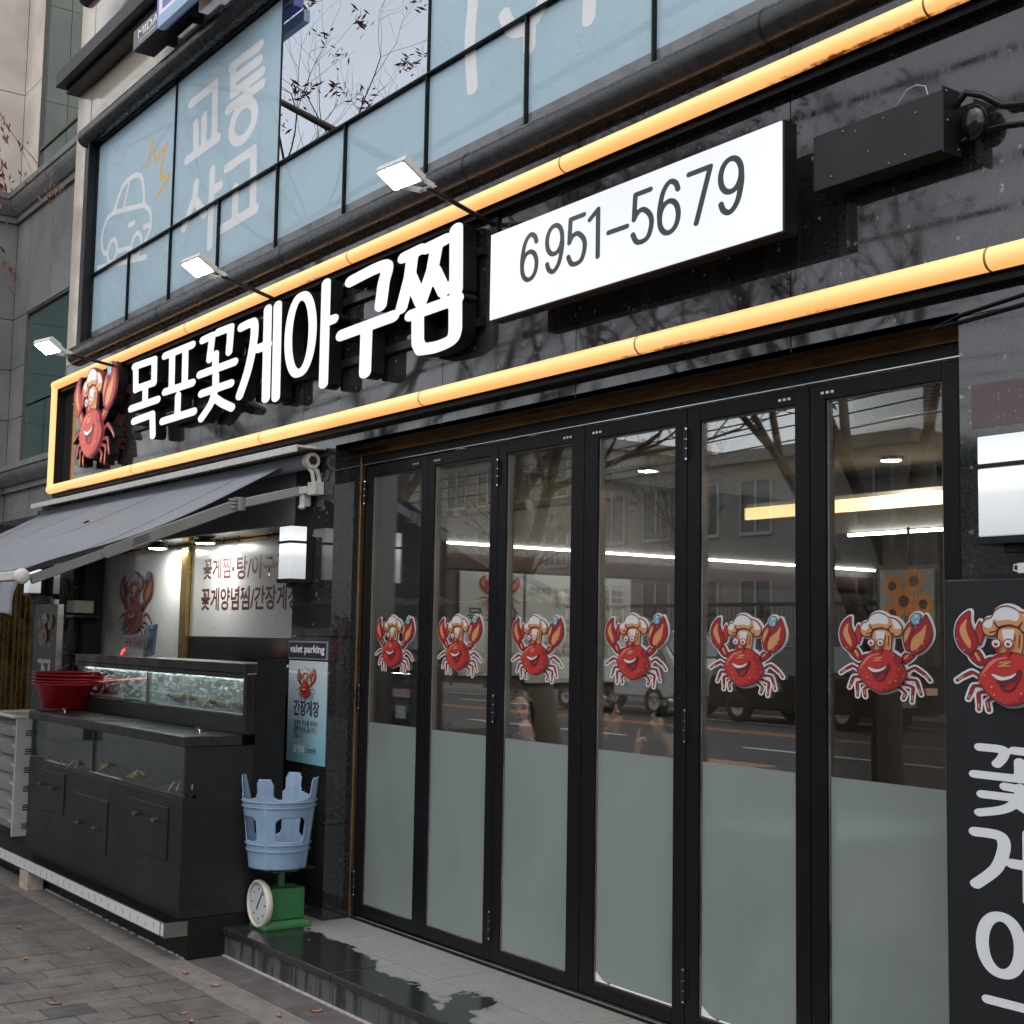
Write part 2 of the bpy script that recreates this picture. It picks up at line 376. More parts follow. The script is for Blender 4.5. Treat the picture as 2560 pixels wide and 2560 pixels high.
flat('sunflower', (0.30, 0.11, 0.015)); flat('sun_core', (0.03, 0.012, 0.006)); flat('sun_leaf', (0.03, 0.07, 0.02)); flat('sun_bg', (0.12, 0.15, 0.165))
flat('blue_sign', (0.16, 0.17, 0.55), 0.3); flat('blue_sign_light', (0.35, 0.52, 0.72), 0.3); flat('yellow_note', (0.55, 0.42, 0.02))
flat('water_foam', (0.88, 0.92, 0.94), 0.15)

def poster_cyan():
    m, n, o = new_mat('poster_cyan'); b = pbsdf(n, o, (0.3, 0.5, 0.55), 0.4)
    tc = n.nodes.new('ShaderNodeTexCoord'); sx = n.nodes.new('ShaderNodeSeparateXYZ'); n.links.new(tc.outputs['Generated'], sx.inputs[0])
    n.links.new(ramp(n, sx.outputs[2], [(0.0, (0.17, 0.42, 0.52)), (1.0, (0.56, 0.62, 0.64))]), b.inputs['Base Color'])   # printed tint of the poster paper
    MATS['poster_cyan'] = m
poster_cyan()

def bamboo():
    m, n, o = new_mat('bamboo'); b = pbsdf(n, o, (0.4, 0.28, 0.15), 0.6)
    vs = wcoord(n, (0.6, 0.6, 60)); f = nz(n, vs, 3.0, 4)
    n.links.new(ramp(n, f, [(0.3, (0.34, 0.24, 0.13)), (0.7, (0.66, 0.52, 0.31))]), b.inputs['Base Color'])
    MATS['bamboo'] = m
bamboo()

simple('seam_thread', (0.085, 0.095, 0.115), 0.8)
def fabric():
    m, n, o = new_mat('awning_fabric'); b = pbsdf(n, o, (0.2, 0.2, 0.24), 0.75, spec=0.3)
    v = wcoord(n)
    n.links.new(ramp(n, nz(n, v, 2.0, 5), [(0.3, (0.125, 0.140, 0.172)), (0.7, (0.155, 0.170, 0.20))]), b.inputs['Base Color'])
    b.inputs['Sheen Weight'].default_value = 0.3
    MATS['awning_fabric'] = m
fabric()

def tank_water():
    m, n, o = new_mat('tank_water'); b = pbsdf(n, o, (0.25, 0.32, 0.30), 0.3)
    v = wcoord(n)
    n.links.new(ramp(n, nz(n, v, 7, 5, 0.7), [(0.35, (0.045, 0.07, 0.065)), (0.7, (0.14, 0.18, 0.165))]), b.inputs['Base Color'])
    MATS['tank_water'] = m
tank_water()

def tank_back():
    m, n, o = new_mat('tank_back'); b = pbsdf(n, o, (0.30, 0.34, 0.35), 0.4)
    v = wcoord(n)
    n.links.new(ramp(n, nz(n, v, 5, 5, 0.7), [(0.35, (0.10, 0.115, 0.12)), (0.7, (0.36, 0.39, 0.40))]), b.inputs['Base Color'])
    MATS['tank_back'] = m
tank_back()

for k_ in ('letter_face', 'tail_lamp', 'red_led_and_reflection'): MATS[k_].cycles.emission_sampling = 'NONE'

# ------------------------------------------------------------------ geometry helpers
class MB:
    def __init__(s): s.v = []; s.f = []; s.m = []; s.sm = []
    def add(s, vs, fs, mi=0, smooth=False):
        k = len(s.v); s.v += [tuple(p) for p in vs]
        for f in fs: s.f.append(tuple(i+k for i in f)); s.m.append(mi); s.sm.append(smooth)
        return s
    def box(s, x0, x1, y0, y1, z0, z1, mi=0):
        return s.add([(x0, y0, z0), (x1, y0, z0), (x1, y1, z0), (x0, y1, z0), (x0, y0, z1), (x1, y0, z1), (x1, y1, z1), (x0, y1, z1)],
                     [(0, 3, 2, 1), (4, 5, 6, 7), (0, 1, 5, 4), (1, 2, 6, 5), (2, 3, 7, 6), (3, 0, 4, 7)], mi)
    def obox(s, c, ax, ay, az, mi=0):
        c, ax, ay, az = Vector(c), Vector(ax), Vector(ay), Vector(az)
        P = [c+i*ax+j*ay+k*az for k in (-1, 1) for (i, j) in ((-1, -1), (1, -1), (1, 1), (-1, 1))]
        fs = [(0, 3, 2, 1), (4, 5, 6, 7), (0, 1, 5, 4), (1, 2, 6, 5), (2, 3, 7, 6), (3, 0, 4, 7)]
        if ax.cross(ay).dot(az) < 0: fs = [tuple(reversed(f)) for f in fs]
        return s.add(P, fs, mi)
    def bar(s, p, q, w_, h_, mi=0):
        p, q = Vector(p), Vector(q); d = q-p; L = d.length; d.normalize()
        u = d.cross(Vector((0, 0, 1)))
        if u.length < 1e-4: u = Vector((1, 0, 0))
        u.normalize(); v = u.cross(d)
        return s.obox((p+q)/2, d*L/2, u*w_/2, v*h_/2, mi)
    def tube(s, pts, r, n=10, mi=0, cap=True, smooth=True):
        pts = [Vector(p) for p in pts]; rs = r if isinstance(r, (list, tuple)) else [r]*len(pts)
        rings = []; u = None
        for i, p in enumerate(pts):
            d = (pts[min(i+1, len(pts)-1)]-pts[max(i-1, 0)]).normalized()
            if u is None:
                u = d.cross(Vector((0, 0, 1)))
                if u.length < 1e-3: u = d.cross(Vector((1, 0, 0)))
            u = (u-d*u.dot(d)).normalized(); v = d.cross(u)
            rings.append([p+rs[i]*(math.cos(2*math.pi*k/n)*u+math.sin(2*math.pi*k/n)*v) for k in range(n)])
        V = [q for rg in rings for q in rg]
        F = [(i*n+k, i*n+(k+1) % n, (i+1)*n+(k+1) % n, (i+1)*n+k) for i in range(len(pts)-1) for k in range(n)]
        s.add(V, F, mi, smooth)
        if cap:
            s.add(rings[0], [tuple(reversed(range(n)))], mi); s.add(rings[-1], [tuple(range(n))], mi)
        return s
    def lathe(s, c, prof, n=24, mi=0, axis='Z', smooth=True):
        c = Vector(c); V = []
        for r, h in prof:
            for k in range(n):
                a = 2*math.pi*k/n; x, y = r*math.cos(a), r*math.sin(a)
                V.append(c+(Vector((x, y, h)) if axis == 'Z' else Vector((x, -h, y)) if axis == 'Y' else Vector((h, x, y))))
        F = [(i*n+k, i*n+(k+1) % n, (i+1)*n+(k+1) % n, (i+1)*n+k) for i in range(len(prof)-1) for k in range(n)]
        return s.add(V, F, mi, smooth)
    def sphere(s, c, r, nu=12, nv=8, mi=0):
        rx, ry, rz = r if isinstance(r, (tuple, list)) else (r, r, r)
        prof = []; V = [Vector((c[0], c[1], c[2]+rz))]
        for i in range(1, nv):
            t = math.pi*i/nv
            for k in range(nu):
                a = 2*math.pi*k/nu; V.append(Vector((c[0]+rx*math.sin(t)*math.cos(a), c[1]+ry*math.sin(t)*math.sin(a), c[2]+rz*math.cos(t))))
        V.append(Vector((c[0], c[1], c[2]-rz))); last = len(V)-1
        F = [(0, 1+k, 1+(k+1) % nu) for k in range(nu)]
        for i in range(nv-2):
            for k in range(nu): F.append((1+i*nu+k, 1+(i+1)*nu+k, 1+(i+1)*nu+(k+1) % nu, 1+i*nu+(k+1) % nu))
        b0 = 1+(nv-2)*nu
        F += [(b0+k, last, b0+(k+1) % nu) for k in range(nu)]
        return s.add(V, F, mi, True)
    def mesh(s, name, mats):
        me = bpy.data.meshes.new(name); me.from_pydata(s.v, [], s.f)
        for m in (mats if isinstance(mats, (list, tuple)) else [mats]): me.materials.append(MATS[m] if isinstance(m, str) else m)
        me.polygons.foreach_set('material_index', s.m); me.polygons.foreach_set('use_smooth', s.sm); me.update()
        return me
    def build(s, name, mats, parent=None, bevel=0.0, loc=None):
        return link(name, s.mesh(name, mats), parent, bevel, loc)

def link(name, me, parent=None, bevel=0.0, loc=None):
    o = bpy.data.objects.new(name, me); COL.objects.link(o)
    if parent: o.parent = parent
    if loc: o.location = loc
    if bevel:
        b = o.modifiers.new('bevel', 'BEVEL'); b.width = bevel; b.segments = 2; b.limit_method = 'ANGLE'; b.angle_limit = R(40)
    return o

def tag(o, label, cat, group=None, kind=None):
    o['label'] = label; o['category'] = cat
    if group: o['group'] = group
    if kind: o['kind'] = kind
    return o

def thing(name, label, cat, loc=(0, 0, 0), group=None):
    o = bpy.data.objects.new(name, None); COL.objects.link(o); o.empty_display_size = 0.1
    o['label'] = label; o['category'] = cat
    if group: o['group'] = group
    return o
# things are laid out in world coordinates; the Empty is moved to its base afterwards without moving its parts
def settle(o, base):
    b = Vector(base); o.location = b
    for c in o.children: c.location = c.location-b
    return o

def struct(o): o['kind'] = 'structure'; return o

def copy_tree(o, parent=None):
    c = o.copy(); COL.objects.link(c); c.parent = parent
    for ch in o.children: copy_tree(ch, c)
    return c

# --- flat shapes: signed distance on a grid, contour, triangulate
def seg_d(PX, PY, a, b):
    ax, ay = a; bx, by = b; dx, dy = bx-ax, by-ay; L = dx*dx+dy*dy or 1e-12
    t = np.clip(((PX-ax)*dx+(PY-ay)*dy)/L, 0, 1)
    return np.hypot(PX-ax-t*dx, PY-ay-t*dy)
def sd_stroke(PX, PY, pts, r):
    d = seg_d(PX, PY, pts[0], pts[1])
    for a, b in zip(pts[1:], pts[2:]): d = np.minimum(d, seg_d(PX, PY, a, b))
    return d-r
def sd_poly(PX, PY, pts):
    d = np.full(PX.shape, 1e9); ins = np.zeros(PX.shape, bool)
    for (ax, ay), (bx, by) in zip(pts, pts[1:]+pts[:1]):
        d = np.minimum(d, seg_d(PX, PY, (ax, ay), (bx, by)))
        c = ((ay > PY) != (by > PY)) & (PX < (bx-ax)*(PY-ay)/((by-ay) or 1e-12)+ax); ins ^= c
    return np.where(ins, -d, d)
def catmull(pts, k=5):
    out = []; n = len(pts)
    for i in range(n):
        p0, p1, p2, p3 = (np.array(pts[(i+j) % n], float) for j in (-1, 0, 1, 2))
        for t in np.arange(k)/k:
            q = 0.5*((2*p1)+(-p0+p2)*t+(2*p0-5*p1+4*p2-p3)*t*t+(-p0+3*p1-3*p2+p3)*t**3); out.append((float(q[0]), float(q[1])))
    return out
def open_catmull(pts, k=6):
    if len(pts) < 3: return pts
    P = [pts[0]]+list(pts)+[pts[-1]]; out = []
    for i in range(1, len(P)-2):
        p0, p1, p2, p3 = (np.array(P[i+j], float) for j in (-1, 0, 1, 2))
        for t in np.arange(k)/k:
            q = 0.5*((2*p1)+(-p0+p2)*t+(2*p0-5*p1+4*p2-p3)*t*t+(-p0+3*p1-3*p2+p3)*t**3); out.append((float(q[0]), float(q[1])))
    return out+[tuple(pts[-1])]
def contour(S, xs, ys):
    """marching squares on S(y,x) at level 0 -> closed loops"""
    S = S.copy(); S[np.abs(S) < 1e-9] = 1e-9
    ny, nx = S.shape; ins = S < 0; segs = {}
    def ex(j, i): a, b = S[j, i], S[j, i+1]; t = a/(a-b); return (xs[i]+t*(xs[i+1]-xs[i]), ys[j])
    def ey(j, i): a, b = S[j, i], S[j+1, i]; t = a/(a-b); return (xs[i], ys[j]+t*(ys[j+1]-ys[j]))
    code = ins[:-1, :-1]*1+ins[:-1, 1:]*2+ins[1:, 1:]*4+ins[1:, :-1]*8
    T = {1: [('l', 'b')], 2: [('b', 'r')], 3: [('l', 'r')], 4: [('r', 't')], 5: [('l', 'b'), ('r', 't')], 6: [('b', 't')], 7: [('l', 't')],
         8: [('t', 'l')], 9: [('t', 'b')], 10: [('b', 'r'), ('t', 'l')], 11: [('t', 'r')], 12: [('r', 'l')], 13: [('r', 'b')], 14: [('b', 'l')]}
    pos = {}
    for j, i in zip(*np.nonzero((code > 0) & (code < 15))):
        for a, b in T[int(code[j, i])]:
            key = []
            for e in (a, b):
                if e == 'b': k = ('x', j, i)
                elif e == 't': k = ('x', j+1, i)
                elif e == 'l': k = ('y', j, i)
                else: k = ('y', j, i+1)
                if k not in pos: pos[k] = ex(k[1], k[2]) if k[0] == 'x' else ey(k[1], k[2])
                key.append(k)
            segs[key[0]] = key[1]
    loops = []
    while segs:
        s0 = next(iter(segs)); cur = s0; lp = []
        while cur in segs: nx_ = segs.pop(cur); lp.append(pos[cur]); cur = nx_
        if len(lp) >= 3: loops.append(lp)
    return loops
def area(lp): a = np.array(lp); return 0.5*float(np.sum(a[:, 0]*np.roll(a[:, 1], -1)-np.roll(a[:, 0], -1)*a[:, 1]))
def simplify(lp, tol):
    P = [np.array(p) for p in lp]
    changed = True
    while changed and len(P) > 6:
        changed = False; out = []; i = 0
        while i < len(P):
            a, b, c = P[i-1], P[i], P[(i+1) % len(P)]
            d = c-a; L = np.hypot(*d)
            h = abs(d[0]*(b-a)[1]-d[1]*(b-a)[0])/L if L > 1e-12 else 0
            if h < tol and (not out or out[-1] is a) and i+1 < len(P):
                out.append(P[i+1]); i += 2; changed = True
            else: out.append(b); i += 1
        P = out
        tol *= 0.5
        if tol < 1e-6: break
    return [(float(p[0]), float(p[1])) for p in P]
def inside(p, lp):
    c = False
    for (ax, ay), (bx, by) in zip(lp, lp[1:]+lp[:1]):
        if (ay > p[1]) != (by > p[1]) and p[0] < (bx-ax)*(p[1]-ay)/(by-ay)+ax: c = not c
    return c
def fill_loops(loops):
    """-> list of (verts2d, tris) per connected piece with its holes"""
    A = sorted([(abs(area(l)), l) for l in loops], key=lambda t: -t[0]); depth = []
    for k, (a, l) in enumerate(A): depth.append(sum(inside(l[0], A[j][1]) for j in range(k)))
    out = []
    for k, (a, l) in enumerate(A):
        if depth[k] % 2: continue
        holes = [A[j][1] for j in range(k+1, len(A)) if depth[j] == depth[k]+1 and inside(A[j][1][0], l)]
        rings = [l if area(l) > 0 else l[::-1]]+[h if area(h) < 0 else h[::-1] for h in holes]
        tris = tessellate_polygon([[Vector((x, z, 0)) for x, z in r_] for r_ in rings])
        out.append(([p for r_ in rings for p in r_], tris, rings))
    return out
def cap2d(mb, loops, y, mi=0, tf=None):
    """flat sheet in the XZ plane facing -Y"""
    for vs, tris, _ in fill_loops(loops):
        V = [tf(x, z, y) if tf else (x, y, z) for x, z in vs]; F = []
        for t in tris:
            a, b, c = (vs[i] for i in t)
            s_ = (b[0]-a[0])*(c[1]-a[1])-(b[1]-a[1])*(c[0]-a[0])
            F.append(tuple(t) if s_ > 0 else tuple(reversed(t)))
        mb.add(V, F, mi)
def side2d(mb, loops, y0, y1, mi=1):
    """walls from front y0 back to y1"""
    for l in loops:
        n = len(l); V = [(x, y0, z) for x, z in l]+[(x, y1, z) for x, z in l]
        mb.add(V, [(i, n+i, n+(i+1) % n, (i+1) % n) for i in range(n)], mi)
def letter_loops(strokes, r, rings=(), ux=0.5, step=0.006, tol=0.0008):
    """strokes in (X,Z); letter designed with X squeezed by ux so that uprights are wider than bars"""
    P = [[(x*ux, z) for x, z in s_] for s_ in strokes]
    allp = [p for s_ in P for p in s_]+[(c[0]*ux+sx*rx*ux, c[1]+sz*rz) for c, rx, rz, t in rings for sx in (-1, 1) for sz in (-1, 1)]
    x0 = min(p[0] for p in allp)-2*r; x1 = max(p[0] for p in allp)+2*r; z0 = min(p[1] for p in allp)-2*r; z1 = max(p[1] for p in allp)+2*r
    xs = np.arange(x0, x1+step, step); zs = np.arange(z0, z1+step, step); PX, PZ = np.meshgrid(xs, zs)
    S = np.full(PX.shape, 1e9)
    for s_ in P: S = np.minimum(S, sd_stroke(PX, PZ, open_catmull(s_) if len(s_) > 3 else s_, r))
    for c, rx, rz, t in rings:
        q = np.hypot((PX-c[0]*ux)/(rx*ux), (PZ-c[1])/rz); g = np.hypot((PX-c[0]*ux)/(rx*ux)**2, (PZ-c[1])/rz**2)/np.maximum(q, 1e-6)
        S = np.minimum(S, np.abs(q-1)/np.maximum(g, 1e-6)-t)
    return [[(x/ux, z) for x, z in simplify(l, tol)] for l in contour(S, xs, zs)]

# --- text from the built-in font, standing in the XZ plane and facing -Y
def text_mesh(body, align='LEFT', offset=0.0, extrude=0.0, spacing=1.0, line=1.0):
    c = bpy.data.curves.new('text', 'FONT'); c.body = body; c.align_x = align; c.offset = offset; c.extrude = extrude
    c.space_character = spacing; c.space_line = line; c.resolution_u = 3
    o = bpy.data.objects.new('text', c); COL.objects.link(o)
    me = bpy.data.meshes.new_from_object(o.evaluated_get(bpy.context.evaluated_depsgraph_get()))
    bpy.data.objects.remove(o); bpy.data.curves.remove(c)
    return me
def text(name, body, mat, x0, z0, h, y, width=None, parent=None, offset=0.0, extrude=0.0, right=False, spacing=1.0, line=1.0, plane='XZ', xfix=0.0):
    """fit the glyphs' box: left x0, bottom z0, height h (and width when given)"""
    me = text_mesh(body, 'LEFT', offset, extrude, spacing, line)
    n = len(me.vertices); co = np.empty(n*3); me.vertices.foreach_get('co', co); co = co.reshape(-1, 3)
    mn = co.min(0); mx = co.max(0); s = h/(mx[1]-mn[1]); sx = width/(mx[0]-mn[0]) if width else s
    X = (co[:, 0]-mn[0])*sx; Z = (co[:, 1]-mn[1])*s; D = co[:, 2]*s
    if right: X = X-X.max()
    if plane == 'XZ': new = np.stack([x0+X, y-D, z0+Z], 1)
    else: new = np.stack([np.full(n, xfix)+D, x0+X, z0+Z], 1)      # stands in YZ, faces +X
    me.vertices.foreach_set('co', new.ravel()); me.materials.clear(); me.materials.append(MATS[mat]); me.update()
    return link(name, me, parent)

# ------------------------------------------------------------------ the crab emblem (flat print in layers, one mesh)
for k, v in {'cr_maroon': (0.11, 0.018, 0.022), 'cr_red': (0.44, 0.032, 0.028), 'cr_deep': (0.30, 0.018, 0.022), 'cr_light': (0.66, 0.17, 0.13), 'cr_tan': (0.55, 0.27, 0.11),
             'cr_white': (0.62, 0.62, 0.63), 'cr_teal': (0.16, 0.36, 0.44)}.items():
    flat(k, v, 0.4)
    sv = {'cr_maroon': 0.22, 'cr_red': 0.62, 'cr_deep': 0.55, 'cr_light': 0.6, 'cr_tan': 0.6, 'cr_white': 0.85, 'cr_teal': 0.6}[k]
    glow = {'cr_maroon': (0.20, 0.05, 0.06), 'cr_red': (0.78, 0.17, 0.11), 'cr_deep': (0.62, 0.10, 0.07), 'cr_light': (0.85, 0.33, 0.24), 'cr_tan': (0.85, 0.42, 0.22),
            'cr_white': (0.95, 0.95, 0.98), 'cr_teal': (0.35, 0.55, 0.65)}[k]
    m_, n_, o_ = new_mat(k+'_lit'); pbsdf(n_, o_, v, 0.35, emis=glow, emis_s=0.30); MATS[k+'_lit'] = m_; m_.cycles.emission_sampling = 'NONE'
CR = ['cr_white', 'cr_maroon', 'cr_red', 'cr_deep', 'cr_light', 'cr_tan', 'cr_teal']
_cx = np.arange(150, 1815, 7.5); _cy = np.arange(140, 1760, 7.5); _CX, _CY = np.meshgrid(_cx, _cy)
def crab_layers():
    L = []; sil = []                       # (material index, sdf); silhouettes for the white rim
    def poly(p): return sd_poly(_CX, _CY, catmull(p, 4))
    def stk(p, r): return sd_stroke(_CX, _CY, open_catmull(p) if len(p) > 2 else p, r)
    def cir(x, y, r): return np.hypot(_CX-x, _CY-y)-r
    def part_(s_, mi, e=17):
        sil.append(s_); L.append((1, s_)); L.append((mi, s_+e))
    legs = [[(540, 1160), (430, 1100), (330, 1150), (235, 1215)], [(590, 1280), (450, 1285), (400, 1400), (378, 1450)], [(640, 1345), (510, 1378), (515, 1500), (512, 1585)],
            [(720, 1410), (622, 1480), (640, 1585)], [(1340, 1160), (1450, 1110), (1590, 1205), (1672, 1300)], [(1320, 1295), (1460, 1310), (1505, 1430), (1532, 1520)],
            [(1260, 1370), (1410, 1420), (1400, 1540), (1390, 1640)], [(1190, 1420), (1290, 1510), (1258, 1595)]]
    S = None
    for p in legs:
        s_ = stk(p, 22); s_ = np.minimum(s_, stk(p[1:3], 27)) ; S = s_ if S is None else np.minimum(S, s_)
    part_(S, 3, 10)
    T = None
    for p in legs:
        a = np.array(p[-2], float); b = np.array(p[-1], float); q = [tuple(a+(b-a)*0.1), tuple(a+(b-a)*0.75)]
        s_ = stk(q, 9); T = s_ if T is None else np.minimum(T, s_)
    L.append((5, T))
    part_(poly([(395, 860), (460, 830), (525, 800), (590, 900), (600, 960), (560, 1020), (480, 990), (410, 920)]), 3)
    part_(poly([(590, 930), (690, 890), (640, 980), (590, 1020)]), 3, 12)
    part_(poly([(1290, 870), (1370, 890), (1460, 920), (1360, 1020), (1270, 1050), (1235, 960)]), 3)
    L.append((5, np.minimum(stk([(490, 850), (535, 935)], 18), stk([(1290, 965), (1340, 915)], 15))))
    part_(poly([(545, 410), (585, 480), (605, 600), (565, 740), (530, 720), (505, 600), (488, 545)]), 2, 15)
    part_(poly([(434, 280), (330, 330), (250, 440), (222, 580), (245, 700), (300, 800), (395, 872), (465, 840), (522, 760), (532, 660), (490, 560), (455, 480), (436, 400)]), 3)
    L.append((5, poly([(388, 395), (315, 475), (293, 560), (330, 660), (385, 745), (428, 782), (437, 700), (402, 610), (375, 500)])))
    part_(poly([(1420, 365), (1340, 420), (1285, 530), (1268, 640), (1290, 770), (1330, 850), (1400, 820), (1400, 650), (1465, 520), (1447, 440)]), 3)
    part_(poly([(1400, 380), (1400, 310), (1470, 245), (1545, 245), (1580, 305), (1555, 350), (1550, 410), (1500, 435), (1450, 440)]), 6, 14)
    L.append((0, np.minimum(cir(1490, 290, 20), cir(1510, 380, 17))))
    part_(poly([(1635, 262), (1560, 380), (1440, 540), (1385, 660), (1368, 800), (1410, 890), (1520, 885), (1640, 790), (1722, 660), (1740, 520), (1700, 370)]), 3)
    L.append((5, poly([(1642, 420), (1570, 520), (1450, 620), (1408, 720), (1408, 835), (1500, 805), (1590, 690), (1630, 560)])))
    L.append((5, poly([(1398, 455), (1330, 530), (1303, 620), (1312, 710), (1370, 610), (1402, 530)])))
    part_(poly([(785, 560), (830, 505), (950, 480), (1080, 520), (1118, 600), (1085, 860), (960, 880), (800, 880), (780, 750)]), 5, 15)
    L.append((0, sd_poly(_CX, _CY, [(842, 530), (1002, 530), (982, 650), (962, 720), (868, 720)])))
    part_(poly([(585, 470), (640, 385), (712, 365), (765, 272), (880, 218), (995, 245), (1065, 295), (1165, 318), (1245, 380), (1292, 480), (1265, 585), (1190, 622), (1105, 590), (1040, 520), (930, 490), (830, 520), (775, 605), (690, 630), (610, 585)]), 5, 18)
    L.append((0, poly([(615, 475), (655, 415), (725, 382), (775, 292), (885, 242), (995, 268), (1058, 320), (1050, 405), (1000, 425), (920, 405), (800, 420), (745, 405), (722, 495), (675, 518)])))
    L.append((0, poly([(1115, 335), (1190, 368), (1245, 435), (1262, 488), (1155, 490), (1140, 420)])))
    L.append((1, np.minimum(stk([(755, 435), (800, 500), (860, 485), (960, 475), (1050, 500), (1100, 440)], 11), np.minimum(stk([(700, 570), (780, 550), (810, 505)], 9), stk([(1060, 510), (1100, 560), (1150, 565)], 9)))))
    L.append((1, np.minimum(stk([(1070, 600), (1055, 760)], 8), stk([(1015, 600), (1005, 680)], 7))))
    body = poly([(535, 1175), (580, 1080), (660, 950), (760, 870), (930, 822), (1085, 840), (1205, 910), (1295, 1060), (1355, 1185), (1310, 1305), (1200, 1425), (1050, 1498), (920, 1522), (830, 1498), (720, 1435), (615, 1330)])
    part_(body, 2, 18)
    L.append((3, np.maximum(poly([(1185, 1060), (1300, 1060), (1380, 1185), (1320, 1320), (1190, 1450), (1050, 1530), (880, 1530), (1080, 1370), (1180, 1220)]), body+18)))
    L.append((4, poly([(568, 1165), (640, 1040), (740, 930), (880, 888), (955, 893), (800, 935), (680, 1040), (600, 1130)])))
    part_(cir(1205, 985, 72), 3, 15)
    L.append((5, np.minimum(stk([(825, 962), (955, 952)], 9), np.minimum(stk([(955, 952), (815, 1012)], 9), stk([(815, 1012), (945, 1000)], 9)))))
    L.append((1, poly([(680, 1070), (760, 1112), (880, 1138), (1000, 1098), (1062, 1038), (1095, 1095), (1050, 1205), (985, 1312), (905, 1335), (840, 1295), (785, 1195), (735, 1115)])))
    L.append((0, poly([(725, 1108), (860, 1145), (960, 1125), (1032, 1085), (980, 1152), (860, 1192), (780, 1172)])))
    L.append((3, poly([(880, 1302), (930, 1240), (1015, 1212), (992, 1280), (930, 1318)])))
    dots = [(640, 1130, 12), (722, 1278, 15), (755, 1380, 13), (660, 1255, 8), (575, 1215, 9), (830, 1437, 9), (1228, 1140, 12), (1178, 1322, 14), (1088, 1352, 15), (1303, 1237, 11), (1195, 1245, 9), (1040, 1440, 10), (700, 1205, 8), (290, 660, 11), (380, 805, 12), (1610, 725, 16), (1525, 828, 13), (1655, 645, 10)]
    D = None
    for d in dots: s_ = cir(*d); D = s_ if D is None else np.minimum(D, s_)
    L.append((5, D))
    for ex_ in (790, 945):
        s_ = cir(ex_, 715, 66); sil.append(s_); L.append((3, np.minimum(s_, stk([(ex_+6, 760), (ex_+(35 if ex_ < 800 else -8), 872)], 20))))
        L.append((0, cir(ex_, 715, 50))); L.append((1, cir(ex_, 722, 24))); L.append((0, cir(ex_+9, 708, 8)))
    rim = np.minimum.reduce(sil)
    return L, rim
_CL, _RIM = crab_layers()
def crab_local(layers=True):
    """loops in unit form: x right, z up, width of the print = 1, origin at its centre"""
    def un(lp): return [((x-983)/1555, (930-y)/1555) for x, y in lp]
    out = [(mi, [un(simplify(l, 1.6)) for l in contour(s_, _cx, _cy)]) for mi, s_ in _CL]
    rim = [un(simplify(l, 2.0)) for l in contour(_RIM-27, _cx, _cy)]
    sil = [un(simplify(l, 1.6)) for l in contour(_RIM-6, _cx, _cy)]
    return out, rim, sil
CRAB, CRAB_RIM, CRAB_SIL = crab_local()
def crab_mesh(width, zs=0.81, rim=True, lit=False, step=0.0003, deep=0.0, body_only=False, side=True):
    mb = MB(); sx = width; sz = width*zs
    tr = lambda lps: [[(x*sx, z*sz) for x, z in l] for l in lps]
    y = -deep
    if rim: cap2d(mb, tr(CRAB_RIM), y, 0)
    base = tr(CRAB_SIL)
    if deep: cap2d(mb, base, y, 1); side2d(mb, base, y, 0.0, 7)
    for mi, lps in CRAB:
        y -= step; cap2d(mb, tr([l for l in lps if abs(area(l)) > 2e-6]), y, mi)
    return mb.mesh('crab_print', [k+('_lit' if lit else '') for k in CR]+(['channel_side'] if deep else []))

# ================================================================== THE SETTING: ground
Y0, YD = 3.447, 3.64          # granite face of the shop, plane of the folding doors
ST = 0.139                    # height of the step
g = MB(); g.add([(-300, -300, -0.17), (300, -300, -0.17), (300, 300, -0.17), (-300, 300, -0.17)], [(0, 1, 2, 3)])
struct(g.build('ground', 'concrete'))
g = MB(); g.add([(-300, -17, -0.13), (300, -17, -0.13), (300, -3.0, -0.13), (-300, -3.0, -0.13)], [(0, 1, 2, 3)])
road = struct(g.build('road', 'asphalt'))
mk = MB()
for y, wd, mat_i, dash in ((-4.0, 0.12, 0, 0), (-6.6, 0.12, 0, 1), (-9.2, 0.14, 0, 1), (-11.9, 0.14, 1, 0), (-12.2, 0.14, 1, 0), (-14.4, 0.12, 0, 1), (-16.6, 0.12, 0, 0)):
    if not dash: mk.box(-90, 40, y-wd/2, y+wd/2, -0.13, -0.124, mat_i)
    else:
        for k in range(-12, 6): mk.box(k*8, k*8+5, y-wd/2, y+wd/2, -0.13, -0.124, mat_i)
mk.build('lane_markings', ['road_white', 'road_orange'], road)
g = MB(); g.box(-300, 300, -3.0, 12, -0.16, -0.035)
pave = struct(g.build('pavement', 'mortar'))
kb = MB(); kb.box(-60, 40, -3.2, -3.0, -0.16, 0.0); kb.build('kerb', 'kerb_stone', pave)
g = MB(); g.box(-300, 300, -24, -17, -0.16, 0.0)
struct(g.build('far_pavement', 'concrete'))

